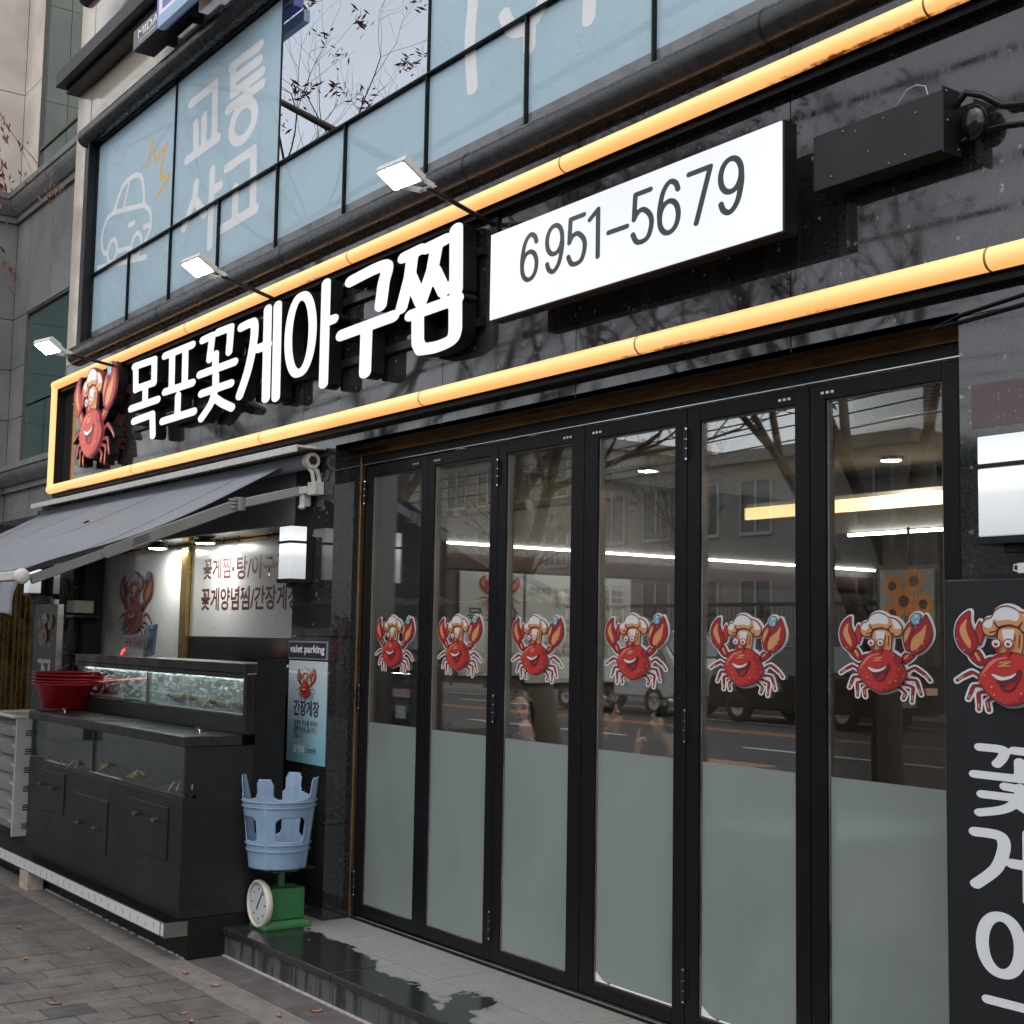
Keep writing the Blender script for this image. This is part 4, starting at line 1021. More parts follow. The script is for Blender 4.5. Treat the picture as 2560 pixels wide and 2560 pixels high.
# floodlights on arms
def flood(base, end, label, swing):
    t = thing('flood_light', label, 'light', group='flood lights above the storefront sign')
    bx, by, bz = base; ex, ey, ez = end
    MB().tube([base, end], 0.011, 10).box(bx-0.03, bx+0.03, by-0.012, by-0.001, bz-0.04, bz+0.04).build('arm', 'black_metal', t)
    c = Vector((ex-0.02, ey-0.135, ez+0.030))
    ax = Vector((math.cos(swing), math.sin(swing), 0)); dn = Vector((-math.sin(swing), math.cos(swing), 0)); dn = (dn*0.87+Vector((0, 0, -0.5))).normalized()
    nr = ax.cross(dn); nr = nr if nr.z > 0 else -nr
    hb = MB().obox(c+nr*0.014, ax*0.102, dn*0.064, nr*0.014); hb.obox(c+nr*0.036, ax*0.078, dn*0.046, nr*0.010)
    for k in range(-5, 6): hb.obox(c+nr*0.050+ax*0.0125*k, ax*0.0016, dn*0.042, nr*0.008)
    hb.build('lamp_housing', 'white_plastic', t, 0.004)
    MB().obox(c-nr*0.002, ax*0.098, dn*0.060, nr*0.0015).build('lens_rim', 'grey_plastic', t)
    MB().obox(c-nr*0.0055, ax*0.090, dn*0.053, nr*0.0015).build('lens', 'flood_lens', t)
    yk = MB(); pv = c+dn*0.056+nr*0.016; bk = Vector(end)
    for s in (-1, 1): yk.bar(pv+ax*0.078*s, bk+ax*0.042*s, 0.005, 0.024)
    yk.bar(bk-ax*0.045, bk+ax*0.045, 0.028, 0.006); yk.build('yoke', 'white_plastic', t)
    settle(t, base)
flood((-4.887, 3.446, 3.448), (-4.887, 3.081, 3.545), 'lit white floodlight on arm above the left edge of the phone lightbox', 0.10)
flood((-6.963, 3.446, 3.486), (-6.963, 3.049, 3.581), 'lit white floodlight on arm, middle one of the three', 0.10)
flood((-9.419, 3.446, 3.472), (-9.419, 2.998, 3.527), 'lit white floodlight on arm above the glowing crab emblem', 0.25)

# standing sign at the right edge
ss = thing('standing_sign', 'tall black sign board with red crab and white Korean letters at the right edge', 'sign')
MB().box(-2.378, -1.55, 3.25, 3.30, 0.30, 1.783).build('board', 'board_black', ss, 0.003)
MB().box(-2.30, -2.24, 3.22, 3.34, ST, 0.299).box(-1.7, -1.64, 3.22, 3.34, ST, 0.299).build('foot', 'black_metal', ss)
o = link('crab_print', crab_mesh(0.385, 0.836, True, False, 0.0004), ss); o.location = (-2.1555, 3.2494, 1.5635)
for m in ('s',):
    SL = [([[(-2.272, 1.326), (-2.21, 1.325), (-2.195, 1.318), (-2.203, 1.3), (-2.218, 1.285)], [(-2.166, 1.324), (-2.098, 1.323), (-2.108, 1.284)], [(-2.150, 1.295), (-2.150, 1.255)], [(-2.29, 1.252), (-2.02, 1.250)], [(-2.195, 1.227), (-2.165, 1.225)], [(-2.150, 1.228), (-2.150, 1.2)], [(-2.267, 1.2), (-2.04, 1.2)], [(-2.150, 1.208), (-2.173, 1.18), (-2.211, 1.163), (-2.275, 1.15)], [(-2.150, 1.18), (-2.119, 1.165), (-2.04, 1.150)]], 0.0105, ()),
          ([[(-2.29, 1.097), (-2.225, 1.097), (-2.203, 1.085), (-2.203, 1.055), (-2.227, 1.006), (-2.288, 0.958)], [(-2.176, 1.027), (-2.135, 1.027)], [(-2.125, 1.11), (-2.127, 0.936)], [(-2.075, 1.112), (-2.075, 0.93)]], 0.0125, ()),
          ([[(-2.09, 0.885), (-2.09, 0.735)], [(-2.08, 0.81), (-2.05, 0.81)]], 0.0125, [((-2.214, 0.809), 0.058, 0.074, 0.0125)]),
          ([[(-2.258, 0.660), (-2.06, 0.660), (-2.07, 0.56)], [(-2.29, 0.52), (-2.02, 0.52)], [(-2.15, 0.52), (-2.15, 0.44)]], 0.0115, ())]
    for st_, rad, rg_ in SL:
        mb = MB(); cap2d(mb, letter_loops(st_, rad, rg_, 0.62, 0.0025, 0.0002), 3.2493); mb.build('painted_letter', 'sign_white', ss)
settle(ss, (-2.0, 3.28, ST))
hk = tag(MB().box(-2.18, -1.95, 3.30, 3.40, 1.80, 1.828).tube([(-2.18, 3.32, 1.803), (-2.205, 3.32, 1.81), (-2.203, 3.32, 1.824), (-2.17, 3.32, 1.827)], 0.003, 6).build('ribbed_box', 'white_plastic', bevel=0.006),
         'small white ribbed box with a loop resting above the standing sign', 'box')
MB().box(-2.30, -2.0, 3.30, Y0, 1.785, 1.7995).build('ledge', 'black_metal', hk)

# wall lamps
def wall_lamp(x, y, z, wdt, dep, hgt, label, group='square wall lamps on the granite'):
    t = thing('wall_lamp', label, 'lamp', group=group)
    zb = z+hgt*0.70
    a = MB().box(-wdt/2, wdt/2, -dep/2, dep/2, 0, hgt*0.675); o1 = a.build('opal_shade', 'lamp_opal', t, 0.003)
    b = MB().box(-wdt/2, wdt/2, -dep/2, dep/2, hgt*0.725, hgt); o2 = b.build('opal_shade', 'lamp_opal', t, 0.003)
    MB().box(-wdt/2-0.004, wdt/2+0.004, -dep/2-0.004, dep/2+0.004, hgt*0.677, hgt*0.723).build('lamp_band', 'black_metal', t, 0.001)
    MB().box(-wdt/2-0.006, wdt/2+0.006, -dep/2-0.006, dep/2+0.006, -0.022, -0.001).build('lamp_base', 'black_metal', t, 0.001)
    MB().box(-wdt*0.36, wdt*0.36, dep/2+0.0045, Y0-y-0.001, -0.015, hgt*0.82).box(-wdt*0.15, wdt*0.15, -dep*0.2, dep*0.3, -0.045, -0.0225).build('back_plate', 'black_metal', t, 0.002)
    t.location = (x, y, z)
wall_lamp(-6.58, 3.345, 1.895, 0.135, 0.095, 0.28, 'lit square opal wall lamp on the pillar above the valet parking notice')
wall_lamp(-2.215, 3.345, 1.905, 0.165, 0.10, 0.282, 'large lit opal wall lamp above the standing sign at right')
wall_lamp(-11.12, 3.345, 1.895, 0.135, 0.095, 0.28, 'lit wall lamp at far left under the awning edge')

# poster and notice on the pillar
ps = thing('crab_poster', 'pale blue poster with small crab and Korean text under the valet parking notice', 'poster')
MB().box(-6.768, -6.335, Y0-0.005, Y0-0.001, 0.918, 1.459).build('sheet', 'poster_cyan', ps)
o = link('crab_print', crab_mesh(0.225, 0.86, False, False, 0.0002), ps); o.location = (-6.555, Y0-0.0053, 1.335)
yp = Y0-0.0058
text('headline', '간장게장', 'ink_navy', -6.698, 1.165, 0.085, yp, 0.29, ps, offset=0.03)
text('small_print', '원활한 주차를 위하여\n발렛파킹을 실시하고\n있습니다.', 'ink_navy', -6.69, 1.045, 0.098, yp, 0.265, ps, offset=0.012)
text('price', '발렛비', 'print_white', -6.688, 0.968, 0.043, yp, 0.125, ps, offset=0.03)
text('price', '2,000원', 'ink_navy', -6.548, 0.970, 0.034, yp, 0.115, ps, offset=0.01)
settle(ps, (-6.55, Y0, 0.918))
vp = thing('valet_notice', 'small black valet parking plate with pale frame on the pillar', 'sign')
MB().box(-6.776, -6.333, Y0-0.010, Y0-0.001, 1.467, 1.565).build('frame', 'valet_frame', vp, 0.002)
MB().box(-6.768, -6.341, Y0-0.0118, Y0-0.0102, 1.476, 1.557).build('plate', 'valet_black', vp)
text('lettering', 'valet parking', 'sign_white', -6.752, 1.490, 0.054, Y0-0.0122, 0.395, vp, offset=0.03)
settle(vp, (-6.55, Y0, 1.467))

# sign panels in the recess
pl = thing('crab_signboard', 'white recessed panel with a large red crab above the fish tank', 'sign')
MB().box(-10.70, -9.006, 3.752, 3.774, 1.25, 2.189).build('panel', 'white_panel', pl, 0.002)
o = link('crab_print', crab_mesh(0.71, 0.787, False, False, 0.0004), pl); o.location = (-9.90, 3.7515, 1.795)
settle(pl, (-9.85, 3.76, 1.25))
pr = thing('menu_signboard', 'white recessed panel with two lines of dark red Korean dish names', 'sign')
MB().box(-8.894, -6.767, 3.752, 3.774, 1.575, 2.189).build('panel', 'white_panel', pr, 0.002)
text('dish_names', '꽃게찜', 'ink_maroon', -8.692, 1.957, 0.143, 3.7514, 0.44, pr, offset=0.024)
text('dish_names', '•', 'ink_maroon', -8.236, 2.000, 0.036, 3.7514, 0.04, pr)
text('dish_names', '탕/아구찜', 'ink_maroon', -8.162, 1.945, 0.155, 3.7514, 0.72, pr, offset=0.024)
text('dish_names', '꽃게양념찜/간장게장', 'ink_maroon', -8.710, 1.748, 0.153, 3.7514, 1.44, pr, offset=0.024)
settle(pr, (-7.8, 3.76, 1.575))
MBd = MB().box(-9.0, -6.767, 3.735, 3.7745, 1.25, 1.572)
tag(MBd.build('splash_board', 'black_gloss', None, 0.002), 'dark glossy splash board between menu panel and upper fish tank', 'board')

def downlight(x, y, z, label, hang):
    t = thing('downlight', label, 'light', group='round downlights over the tank panels')
    MB().lathe((x, y, z), [(0.002, 0.03), (0.055, 0.028), (0.068, 0.018), (0.070, 0.002), (0.062, 0.0)], 24).build('housing', 'steel', t)
    MB().lathe((x, y, z), [(0.061, 0.001), (0.03, -0.004), (0.001, -0.005)], 24).build('lens', 'downlight_lens', t)
    if hang: MB().box(x+0.05, x+0.062, y-0.02, Y0+0.004, z+0.02, z+0.03).build('bracket', 'steel', t)
    else: MB().tube([(x, y, z+0.02), (x, y, 2.2115)], 0.03, 10).build('collar', 'steel', t)
    settle(t, (x, y, z))
downlight(-9.14, 3.60, 2.180, 'lit round downlight left of the brass divider under the awning', False)
downlight(-8.33, 3.60, 2.180, 'lit round downlight right of the brass divider', False)

# ================================================================== AWNING
aw = thing('awning', 'dark grey fabric awning on folding arms sloping out over the fish tanks', 'awning')
AX = -6.75; AT = Vector((0, 3.37, 2.525)); AB = Vector((0, 1.985, 1.868))
def awn(u, v):
    """u along the front (0 right .. 1 left), v from wall to front bar"""
    x = AX-4.3*u
    p = AT.lerp(AB, v)
    sag = -0.045*math.sin(math.pi*v)*(0.6+0.4*math.cos(6.3*u))
    rip = 0.016*v*v*math.sin(34*u+3*v)+0.013*v*math.sin(15*u-6*v+1)+0.009*math.sin(58*u*v+2)*v+0.006*v*v*math.sin(95*u+9*v)
    return Vector((x, p.y, p.z+sag+rip))
nu, nv = 90, 26; V = [awn(i/nu, j/nv) for j in range(nv+1) for i in range(nu+1)]
mb = MB(); mb.add(V, [(j*(nu+1)+i, (j+1)*(nu+1)+i, (j+1)*(nu+1)+i+1, j*(nu+1)+i+1) for j in range(nv) for i in range(nu)], 0, True)
for q in (0.10, 0.37, 0.64, 0.91):
    for dq in (0.0, 0.004):
        MB().tube([awn(q+dq, j/20)+Vector((0, -0.0008, 0.0022)) for j in range(21)], 0.0022, 5, cap=False).build('seam', 'seam_thread', aw)
o = mb.build('fabric', 'awning_fabric', aw); sm = o.modifiers.new('thick', 'SOLIDIFY'); sm.thickness = 0.003
mb = MB(); V = []; nu = 60
for j in range(7):
    for i in range(nu+1):
        u = i/nu; x = AX-4.3*u; V.append((x, 1.965-0.012*math.sin(40*u+j*0.6)-0.03*j/6, 1.835-0.028*j+(0.02*math.sin(18*u) if j == 6 else 0)))
mb.add(V, [(j*(nu+1)+i, (j+1)*(nu+1)+i, (j+1)*(nu+1)+i+1, j*(nu+1)+i+1) for j in range(6) for i in range(nu)], 0, True)
o = mb.build('valance', 'awning_fabric', aw); sm = o.modifiers.new('thick', 'SOLIDIFY'); sm.thickness = 0.002
MB().box(-11.0, AX+0.01, 1.952, 2.0, 1.84, 1.885).build('front_bar', 'awning_white', aw, 0.006)
MB().lathe((AX+0.012, 1.972, 1.858), [(0.001, 0.0), (0.040, 0.0), (0.037, 0.014), (0.024, 0.022), (0.001, 0.024)], 16, axis='X').build('end_cap', 'awning_white', aw)
MB().box(-11.0, -6.42, 3.27, 3.445, 2.585, 2.598).box(-11.0, -6.42, 3.262, 3.275, 2.560, 2.598).build('cover_rail', 'awning_white', aw, 0.003)
MB().tube([(-11.0, 3.385, 2.525), (-6.50, 3.385, 2.525)], 0.042, 16).build('roller', 'awning_fabric', aw)
br = MB().tube([(-6.50, 3.385, 2.527), (-6.455, 3.385, 2.527)], 0.043, 20)
br.tube([(-6.475, 3.385, 2.50), (-6.47, 3.42, 2.475), (-6.47, 3.435, 2.43), (-6.47, 3.435, 2.38)], 0.014, 8)
br.tube([(-6.475, 3.37, 2.49), (-6.47, 3.39, 2.465), (-6.47, 3.40, 2.42), (-6.47, 3.40, 2.38)], 0.012, 8)
br.box(-6.52, -6.435, 3.39, 3.446, 2.345, 2.415).box(-6.62, -6.52, 3.375, 3.435, 2.355, 2.395)
br.box(-6.60, -6.55, 3.385, 3.43, 2.29, 2.355).sphere((-6.575, 3.39, 2.285), (0.028, 0.022, 0.012), 10, 6)
br.build('wall_bracket', 'awning_white', aw, 0.003)
MB().tube([(-6.4545, 3.385, 2.527), (-6.4525, 3.385, 2.527)], 0.026, 6).build('crank_socket', 'bronze', aw)
ar = MB(); p0, p1, p2 = Vector((-6.60, 3.39, 2.375)), Vector((-6.735, 3.10, 2.292)), Vector((-6.79, 2.03, 1.845))
ar.bar(p0, p1, 0.034, 0.05); ar.bar(p1, p1+(p2-p1)*0.66, 0.038, 0.062); ar.bar(p1+(p2-p1)*0.66, p2, 0.03, 0.048)
ar.build('folding_arm', 'awning_arm', aw, 0.005)
jn = MB(); jn.tube([p1+Vector((0, 0, -0.035)), p1+Vector((0, 0, 0.035))], 0.034, 12)
for k in (-0.02, 0.0, 0.02): jn.tube([p1+Vector((0.0, -0.035, k-0.006)), p1+Vector((0.0, -0.035, k+0.006))], 0.03, 10)
jn.tube([p1+(p2-p1)*0.66-Vector((0.02, 0, 0)), p1+(p2-p1)*0.66+Vector((0.025, 0, 0))], 0.028, 12); jn.build('arm_joint', 'awning_arm', aw)
# label plate on the arm: maker's lines
q = p1+(p2-p1)*0.50; dv = (p2-p1).normalized()
mp = MB()
for k in range(3): mp.obox(q+Vector((0.0195, 0, 0.016-0.013*k)), dv*0.045, Vector((0.0005, 0, 0)), Vector((0, 0, 0.003)))
mp.build('arm_label', 'ink_dark', aw)
settle(aw, (-8.9, 3.4, 2.5))
for k, (u, v, s_) in enumerate(((0.42, 0.35, 1), (0.62, 0.86, 0.8))):
    pt = awn(u, v)
    lf = MB(); n = 10
    Vv = [pt+Vector((0.055*s_*math.cos(2*math.pi*i/n), 0.018*s_*math.sin(2*math.pi*i/n), 0.012+0.006*math.cos(4*math.pi*i/n))) for i in range(n)]
    lf.add(Vv, [tuple(range(n))]); tag(lf.build('fallen_leaf', 'fallen_leaf'), ('pale dry leaf lying high on the awning fabric', 'small dry leaf lying low on the awning fabric near the front bar')[k], 'leaf', 'leaves on the awning')

# ================================================================== FISH TANKS
tk = thing('fish_tank_stand', 'two tier black metal seafood tank with crabs in bubbling water under the awning', 'fish tank')
TX0, TX1, TF = -8.93, -6.45, 2.722
MB().box(TX0, TX1+0.004, 2.772, 3.25, 0.0, 0.198).build('plinth', 'black_matte', tk)
MB().box(TX0, TX1, TF, 3.25, 0.2, 0.778).box(TX1, TX1+0.004, TF+0.01, 3.25, 0.2, 0.235).build('cabinet', 'black_sheet', tk, 0.004)
# raised access hatches with knobs
def hatch(x0, x1, z0, z1, knobs):
    h = MB().box(x0, x1, TF-0.006, TF-0.0005, z0, z1).build('access_hatch', 'black_sheet', tk, 0.002)
    for x, z in knobs: MB().tube([(x, TF-0.006, z), (x, TF-0.03, z)], [0.008, 0.012], 8).box(x-0.022, x+0.022, TF-0.034, TF-0.028, z-0.005, z+0.005).build('knob', 'steel_dull', h)
hatch(-8.80, -8.22, 0.50, 0.74, ((-8.62, 0.65), (-8.40, 0.645)))
hatch(-8.06, -7.48, 0.36, 0.66, ((-7.90, 0.50), (-7.62, 0.50)))
hatch(-7.20, -6.62, 0.46, 0.72, ((-7.02, 0.65), (-6.76, 0.645)))
sc_ = MB()
for x, z, w_ in ((-8.55, 0.475, 0.16), (-7.8, 0.63, 0.22), (-7.0, 0.40, 0.12)): sc_.obox((x, TF-0.0008, z), (w_, 0, 0.004), (0, 0.0006, 0), (0, 0, 0.0015))
sc_.build('scratches', 'steel_dull', tk)
# lower tank
MB().box(TX0, TX1, TF+0.03, TF+0.07, 0.778, 0.80).box(TX0, TX0+0.03, TF+0.006, TF+0.05, 0.80, 1.032).box(TX1-0.02, TX1, TF+0.006, TF+0.05, 0.80, 1.032).box(-7.80, -7.785, TF+0.008, TF+0.03, 0.80, 1.032).box(TX1-0.012, TX1, TF+0.05, 3.25, 0.778, 1.032).box(TX0, TX0+0.012, TF+0.05, 3.25, 0.778, 1.032).box(TX0, TX1, TF, TF+0.03, 0.778, 0.792).build('tank_frame', 'black_sheet', tk, 0.002)
for a, b in ((TX0+0.031, -7.801), (-7.784, TX1-0.021)): MB().box(a, b, TF+0.012, TF+0.018, 0.793, 1.031).build('tank_glass', 'tank_glass', tk)
MB().box(TX0+0.013, TX1-0.013, TF+0.07, 3.0, 0.779, 0.785).box(TX0+0.013, TX1-0.013, 3.0, 3.03, 0.779, 1.03).build('tank_lining', 'tank_water', tk)
def lid(x0, x1, y0, y1, z0, z1, name='tank_lid'):
    MB().box(x0, x1, y0, y1, z0, z1, 0).build(name, 'lid_metal', tk, 0.004)
lid(TX0-0.02, -7.742, TF-0.012, 3.03, 1.034, 1.085); lid(-7.736, TX1+0.004, TF-0.012, 3.03, 1.034, 1.085)
rgm = MB()
for x, y in ((-8.55, 2.80), (-6.62, 2.86)):
    rgm.tube([(x+0.028*math.cos(a), y, 1.086+0.028*math.sin(a)) for a in np.linspace(0, math.pi, 9)], 0.004, 6)
rgm.build('lid_ring', 'chrome', tk)
# upper tank
UF = 3.037
MB().box(-9.03, TX1, UF, 3.25, 1.086, 1.178).box(-9.03, -9.0, UF+0.002, UF+0.04, 1.178, 1.392).box(TX1-0.03, TX1, UF+0.002, UF+0.04, 1.178, 1.392).box(TX1-0.012, TX1, UF+0.04, 3.25, 1.178, 1.392).box(-9.03, -9.018, UF+0.04, 3.25, 1.178, 1.392).build('upper_frame', 'black_sheet', tk, 0.003)
MB().box(TX1+0.0045, TX1+0.008, UF+0.06, 3.262, 0.2, 1.47).build('side_panel', 'black_matte', tk, 0.003)
lid(-9.05, -7.825, UF-0.012, 3.26, 1.394, 1.446); lid(-7.818, TX1+0.004, UF-0.012, 3.26, 1.394, 1.446)
for a, b in ((-8.999, -7.826), (-7.814, TX1-0.031)): MB().box(a, b, UF+0.012, UF+0.018, 1.179, 1.391).build('tank_glass', 'tank_glass', tk)
MB().box(-7.825, -7.815, UF+0.01, UF+0.03, 1.179, 1.392).build('glass_joint', 'steel_dull', tk)
MB().box(-9.0, TX1-0.013, UF+0.04, 3.24, 1.179, 1.186).box(-9.0, TX1-0.013, 3.225, 3.245, 1.186, 1.39).build('tank_lining', 'tank_back', tk)
MB().box(-9.05, TX1+0.004, UF-0.012, UF+0.008, 1.368, 1.3935).build('lid_lip', 'lid_metal', tk, 0.002)
MB().box(-8.95, TX1-0.05, UF+0.025, UF+0.05, 1.383, 1.390).build('tank_light', 'tank_led', tk)
MB().tube([(-8.97, 3.10, 1.262), (-7.93, 3.10, 1.325)], 0.0035, 8).build('red_reflection', 'red_led_and_reflection', tk)  # glowing rod stands in for a red neon line reflected in the glass
bb = MB()
for k in range(520):
    x = rnd.uniform(-8.98, TX1-0.04); z = 1.19+0.19*rnd.random()**0.8; s_ = rnd.choice((0.003, 0.004, 0.005, 0.006, 0.008)); y = UF+rnd.uniform(0.022, 0.12)
    bb.sphere((x, y, z), (s_, s_, s_*rnd.uniform(1, 2.2)), 6, 4)
for k in range(260):
    x = rnd.uniform(-8.98, TX1-0.04); bb.sphere((x, UF+rnd.uniform(0.02, 0.05), 1.356+rnd.uniform(-0.006, 0.008)), (rnd.uniform(0.006, 0.018), 0.006, rnd.uniform(0.002, 0.005)), 6, 4)
o = bb.build('air_bubbles', 'water_foam', tk); o['kind'] = 'stuff'
# drain trough with a strip of printed film on its front
tx0 = -10.2
MB().box(tx0, -6.443, 2.650, 2.652, 0.118, 0.192).box(tx0, -6.443, 2.652, 2.77, 0.118, 0.122).box(-6.445, -6.443, 2.652, 2.77, 0.122, 0.19).build('drain_trough', 'steel_dull', tk)
MB().box(tx0, -6.50, 2.6485, 2.6497, 0.124, 0.186).box(-6.485, -6.452, 2.6485, 2.6497, 0.126, 0.184).build('film_strip', 'paper_white', tk)
ml = MB(); x = tx0+0.05
while x < -6.52:
    h_ = rnd.uniform(0.010, 0.022); zc = 0.155+rnd.uniform(-0.008, 0.008)
    for q in range(4): ml.box(x, x+0.006, 2.6478, 2.6484, zc-h_+q*h_/2, zc-h_+q*h_/2+h_*0.36)
    x += 0.105
ml.build('film_printing', 'ink_dark', tk)
ru = MB()
for x in (-8.3, -7.62, -7.17, -6.80): ru.box(x, x+0.008, 2.652, 2.6545, 0.125, 0.192)
ru.build('rust_streak', 'fallen_leaf', tk)
# silicone and scum along the plinth foot
sil_ = MB()
x = -8.9
while x < -6.46:
    l_ = rnd.uniform(0.03, 0.16); sil_.box(x, min(x+l_, -6.455), 2.766-rnd.uniform(0, 0.006), 2.7715, 0, rnd.uniform(0.003, 0.008)); x += l_+rnd.uniform(0.0, 0.07)
sil_.build('sealant', 'grout_light', tk)
MB().box(-11.2, TX0-0.004, 2.80, 3.445, 0.0, 0.28).build('side_plinth', 'black_sheet', tk, 0.003)
settle(tk, (-7.7, 3.1, 0))
tag(MB().box(-8.78, -8.62, 2.648, 2.75, 0.0, 0.117).build('support_block', 'brick_beige', None, 0.006), 'beige brick propping up the drain trough at far left', 'brick')
# crabs in the tanks
def live_crab(x, y, z, s_, rz, label):
    t = thing('live_crab', label, 'crab', group='live crabs in the tanks')
    mb = MB(); mb.sphere((0, 0, 0), (0.05*s_, 0.034*s_, 0.020*s_), 12, 8)
    for s in (-1, 1): mb.sphere((0.052*s*s_, 0, 0), (0.018*s_, 0.008*s_, 0.006*s_), 8, 5)
    mb.build('shell', 'crab_shell', t)
    for s in (-1, 1):
        for k in range(4):
            a = 0.5+0.42*k; p = Vector((0.035*s*s_, 0.02*s_-0.012*k*s_, -0.004)); q = p+Vector((s*0.035*s_, (0.012-0.02*k)*s_, 0.018*s_)); r_ = q+Vector((s*0.026*s_, -0.008*k*s_, -0.034*s_))
            MB().tube([p, q, r_], [0.006*s_, 0.005*s_, 0.002*s_], 5).build('leg', 'crab_belly', t)
        MB().tube([(0.03*s*s_, -0.024*s_, 0), (0.055*s*s_, -0.05*s_, 0.01*s_), (0.03*s*s_, -0.075*s_, 0.006*s_)], [0.008*s_, 0.010*s_, 0.003*s_], 6).build('claw', 'crab_belly', t)
    t.location = (x, y, z); t.rotation_euler = (rnd.uniform(-0.3, 0.3), rnd.uniform(-0.4, 0.4), rz)
for k, (x, rz) in enumerate(((-7.18, 0.3), (-7.50, 2.2), (-6.92, 1.2), (-6.66, 2.9))): live_crab(x, UF+0.09, 1.215, 1.15, rz, 'brown crab resting on the floor of the upper tank')
for k, (x, rz) in enumerate(((-8.0, 0.3), (-8.35, 2.2), (-7.55, 1.2), (-7.30, 2.9), (-7.05, 0.9), (-6.75, 0.1), (-6.58, 2.0))): live_crab(x, TF+0.10+0.02*(k % 2), 0.815, 1.3, rz, 'pale brown crab huddled on the floor of the lower tank')
# price card and scoop on the upper tank
pt = thing('price_card', 'small white card with red Korean writing standing on the upper tank', 'card')
MB().box(-8.635, -8.285, 3.198, 3.201, 1.487, 1.578).build('card', 'paper_white', pt)
text('writing', '꽃게:국내산', 'ink_red', -8.617, 1.502, 0.058, 3.1974, 0.315, pt, offset=0.02)
MB().tube([(-8.61, 3.21, 1.447), (-8.61, 3.21, 1.55)], 0.004, 6).tube([(-8.31, 3.21, 1.447), (-8.31, 3.21, 1.55)], 0.004, 6).build('wire_foot', 'steel', pt)
settle(pt, (-8.46, 3.2, 1.447))
rl = MB().tube([(-8.62, 3.18, 1.452), (-8.60, 3.18, 1.475), (-8.57, 3.18, 1.482)], 0.008, 6)
tag(rl.build('red_lamp', 'red_led_and_reflection'), 'small glowing red lamp below the price card', 'lamp')
scp = thing('blue_scoop', 'small blue plastic dustpan scoop leaning above the price card', 'scoop')
MB().obox((-8.27, 3.235, 1.545), (0.075, 0, 0.010), (0.0, 0.010, 0.0), (-0.012, 0.012, 0.096)).build('pan', 'stool_blue', scp, 0.006)
MB().obox((-8.285, 3.222, 1.625), (0.062, 0, 0.006), (0.0, 0.004, 0.0), (-0.006, 0.004, 0.014)).build('pan_lip', 'blue_sign_light', scp)
settle(scp, (-8.180, 3.210, 1.447))
# stacked red basins on the left of the lower lid
for k in range(5):
    z = 1.086+0.018*k; prof = [(0.001, 0.004), (0.165, 0.004), (0.215, 0.155), (0.235, 0.160), (0.238, 0.168), (0.232, 0.172), (0.212, 0.165), (0.158, 0.012), (0.001, 0.012)]
    o = MB().lathe((0, 0, 0), prof, 40).build('red_basin', 'red_plastic'); o.location = (-9.02, 2.985, z); o.rotation_euler = (0.01*k, 0.004*k, k)
    tag(o, ('lowest of the stacked red plastic basins', 'second red basin from the bottom of the stack', 'middle red basin of the stack', 'second red basin from the top of the stack', 'topmost red plastic basin holding a pair of tongs')[k], 'basin', 'stacked red basins beside the upper tank')
MB_ = MB().box(-9.42, -8.96, 2.96, 3.25, 0.281, 1.0845); tag(MB_.build('basin_stand', 'black_sheet', None, 0.004), 'dark metal side cabinet behind the white rack under the red basins', 'cabinet')
tg = MB().tube([(-9.20, 2.95, 1.30), (-9.05, 2.93, 1.36), (-8.90, 2.90, 1.33), (-8.80, 2.9, 1.38)], 0.008, 6).tube([(-9.22, 2.90, 1.29), (-9.02, 2.9, 1.33), (-8.88, 2.92, 1.37)], 0.008, 6)
tag(tg.build('tongs', 'black_metal'), 'black tongs lying in the topmost red basin', 'tongs')

# white tiered rack at the far left
rk = thing('bin_rack', 'white plastic rack with six tilted bins at the far left of the tank', 'rack')
rx0, rx1 = -9.55, -8.985
MB().box(rx1, rx1+0.02, 2.64, 2.92, 0.285, 1.03).box(rx0-0.02, rx0, 2.64, 2.92, 0.285, 1.03).box(rx0, rx1, 2.90, 2.92, 0.285, 1.03).build('rack_side', 'grey_plastic', rk, 0.006)
for k in range(6):
    z = 0.31+0.118*k
    MB().add([(rx0+0.003, 2.70, z), (rx1-0.003, 2.70, z), (rx1-0.003, 2.615, z+0.085), (rx0+0.003, 2.615, z+0.085), (rx0+0.003, 2.90, z), (rx1-0.003, 2.90, z), (rx1-0.003, 2.90, z+0.08), (rx0+0.003, 2.90, z+0.08)],
             [(0, 1, 2, 3), (4, 5, 1, 0), (1, 5, 6, 2), (0, 3, 7, 4)]).build('bin', 'white_plastic', rk)
    sl_ = MB()
    for q in range(3): sl_.box(rx1+0.0202, rx1+0.0215, 2.70+0.0*q, 2.77, z+0.02+0.014*q, z+0.028+0.014*q)
    sl_.build('side_slot', 'black_matte', rk)
    sl_ = MB()
    for q in range(4): sl_.box(rx1-0.16, rx1-0.02, 2.889, 2.8985, z+0.085+0.008*q, z+0.089+0.008*q)
    sl_.build('vent_slot', 'black_matte', rk)
MB().box(rx0, rx1+0.02, 2.62, 2.93, 1.03, 1.055).build('rack_top', 'cream_plastic', rk, 0.008)
settle(rk, (-9.27, 2.8, 0.28))

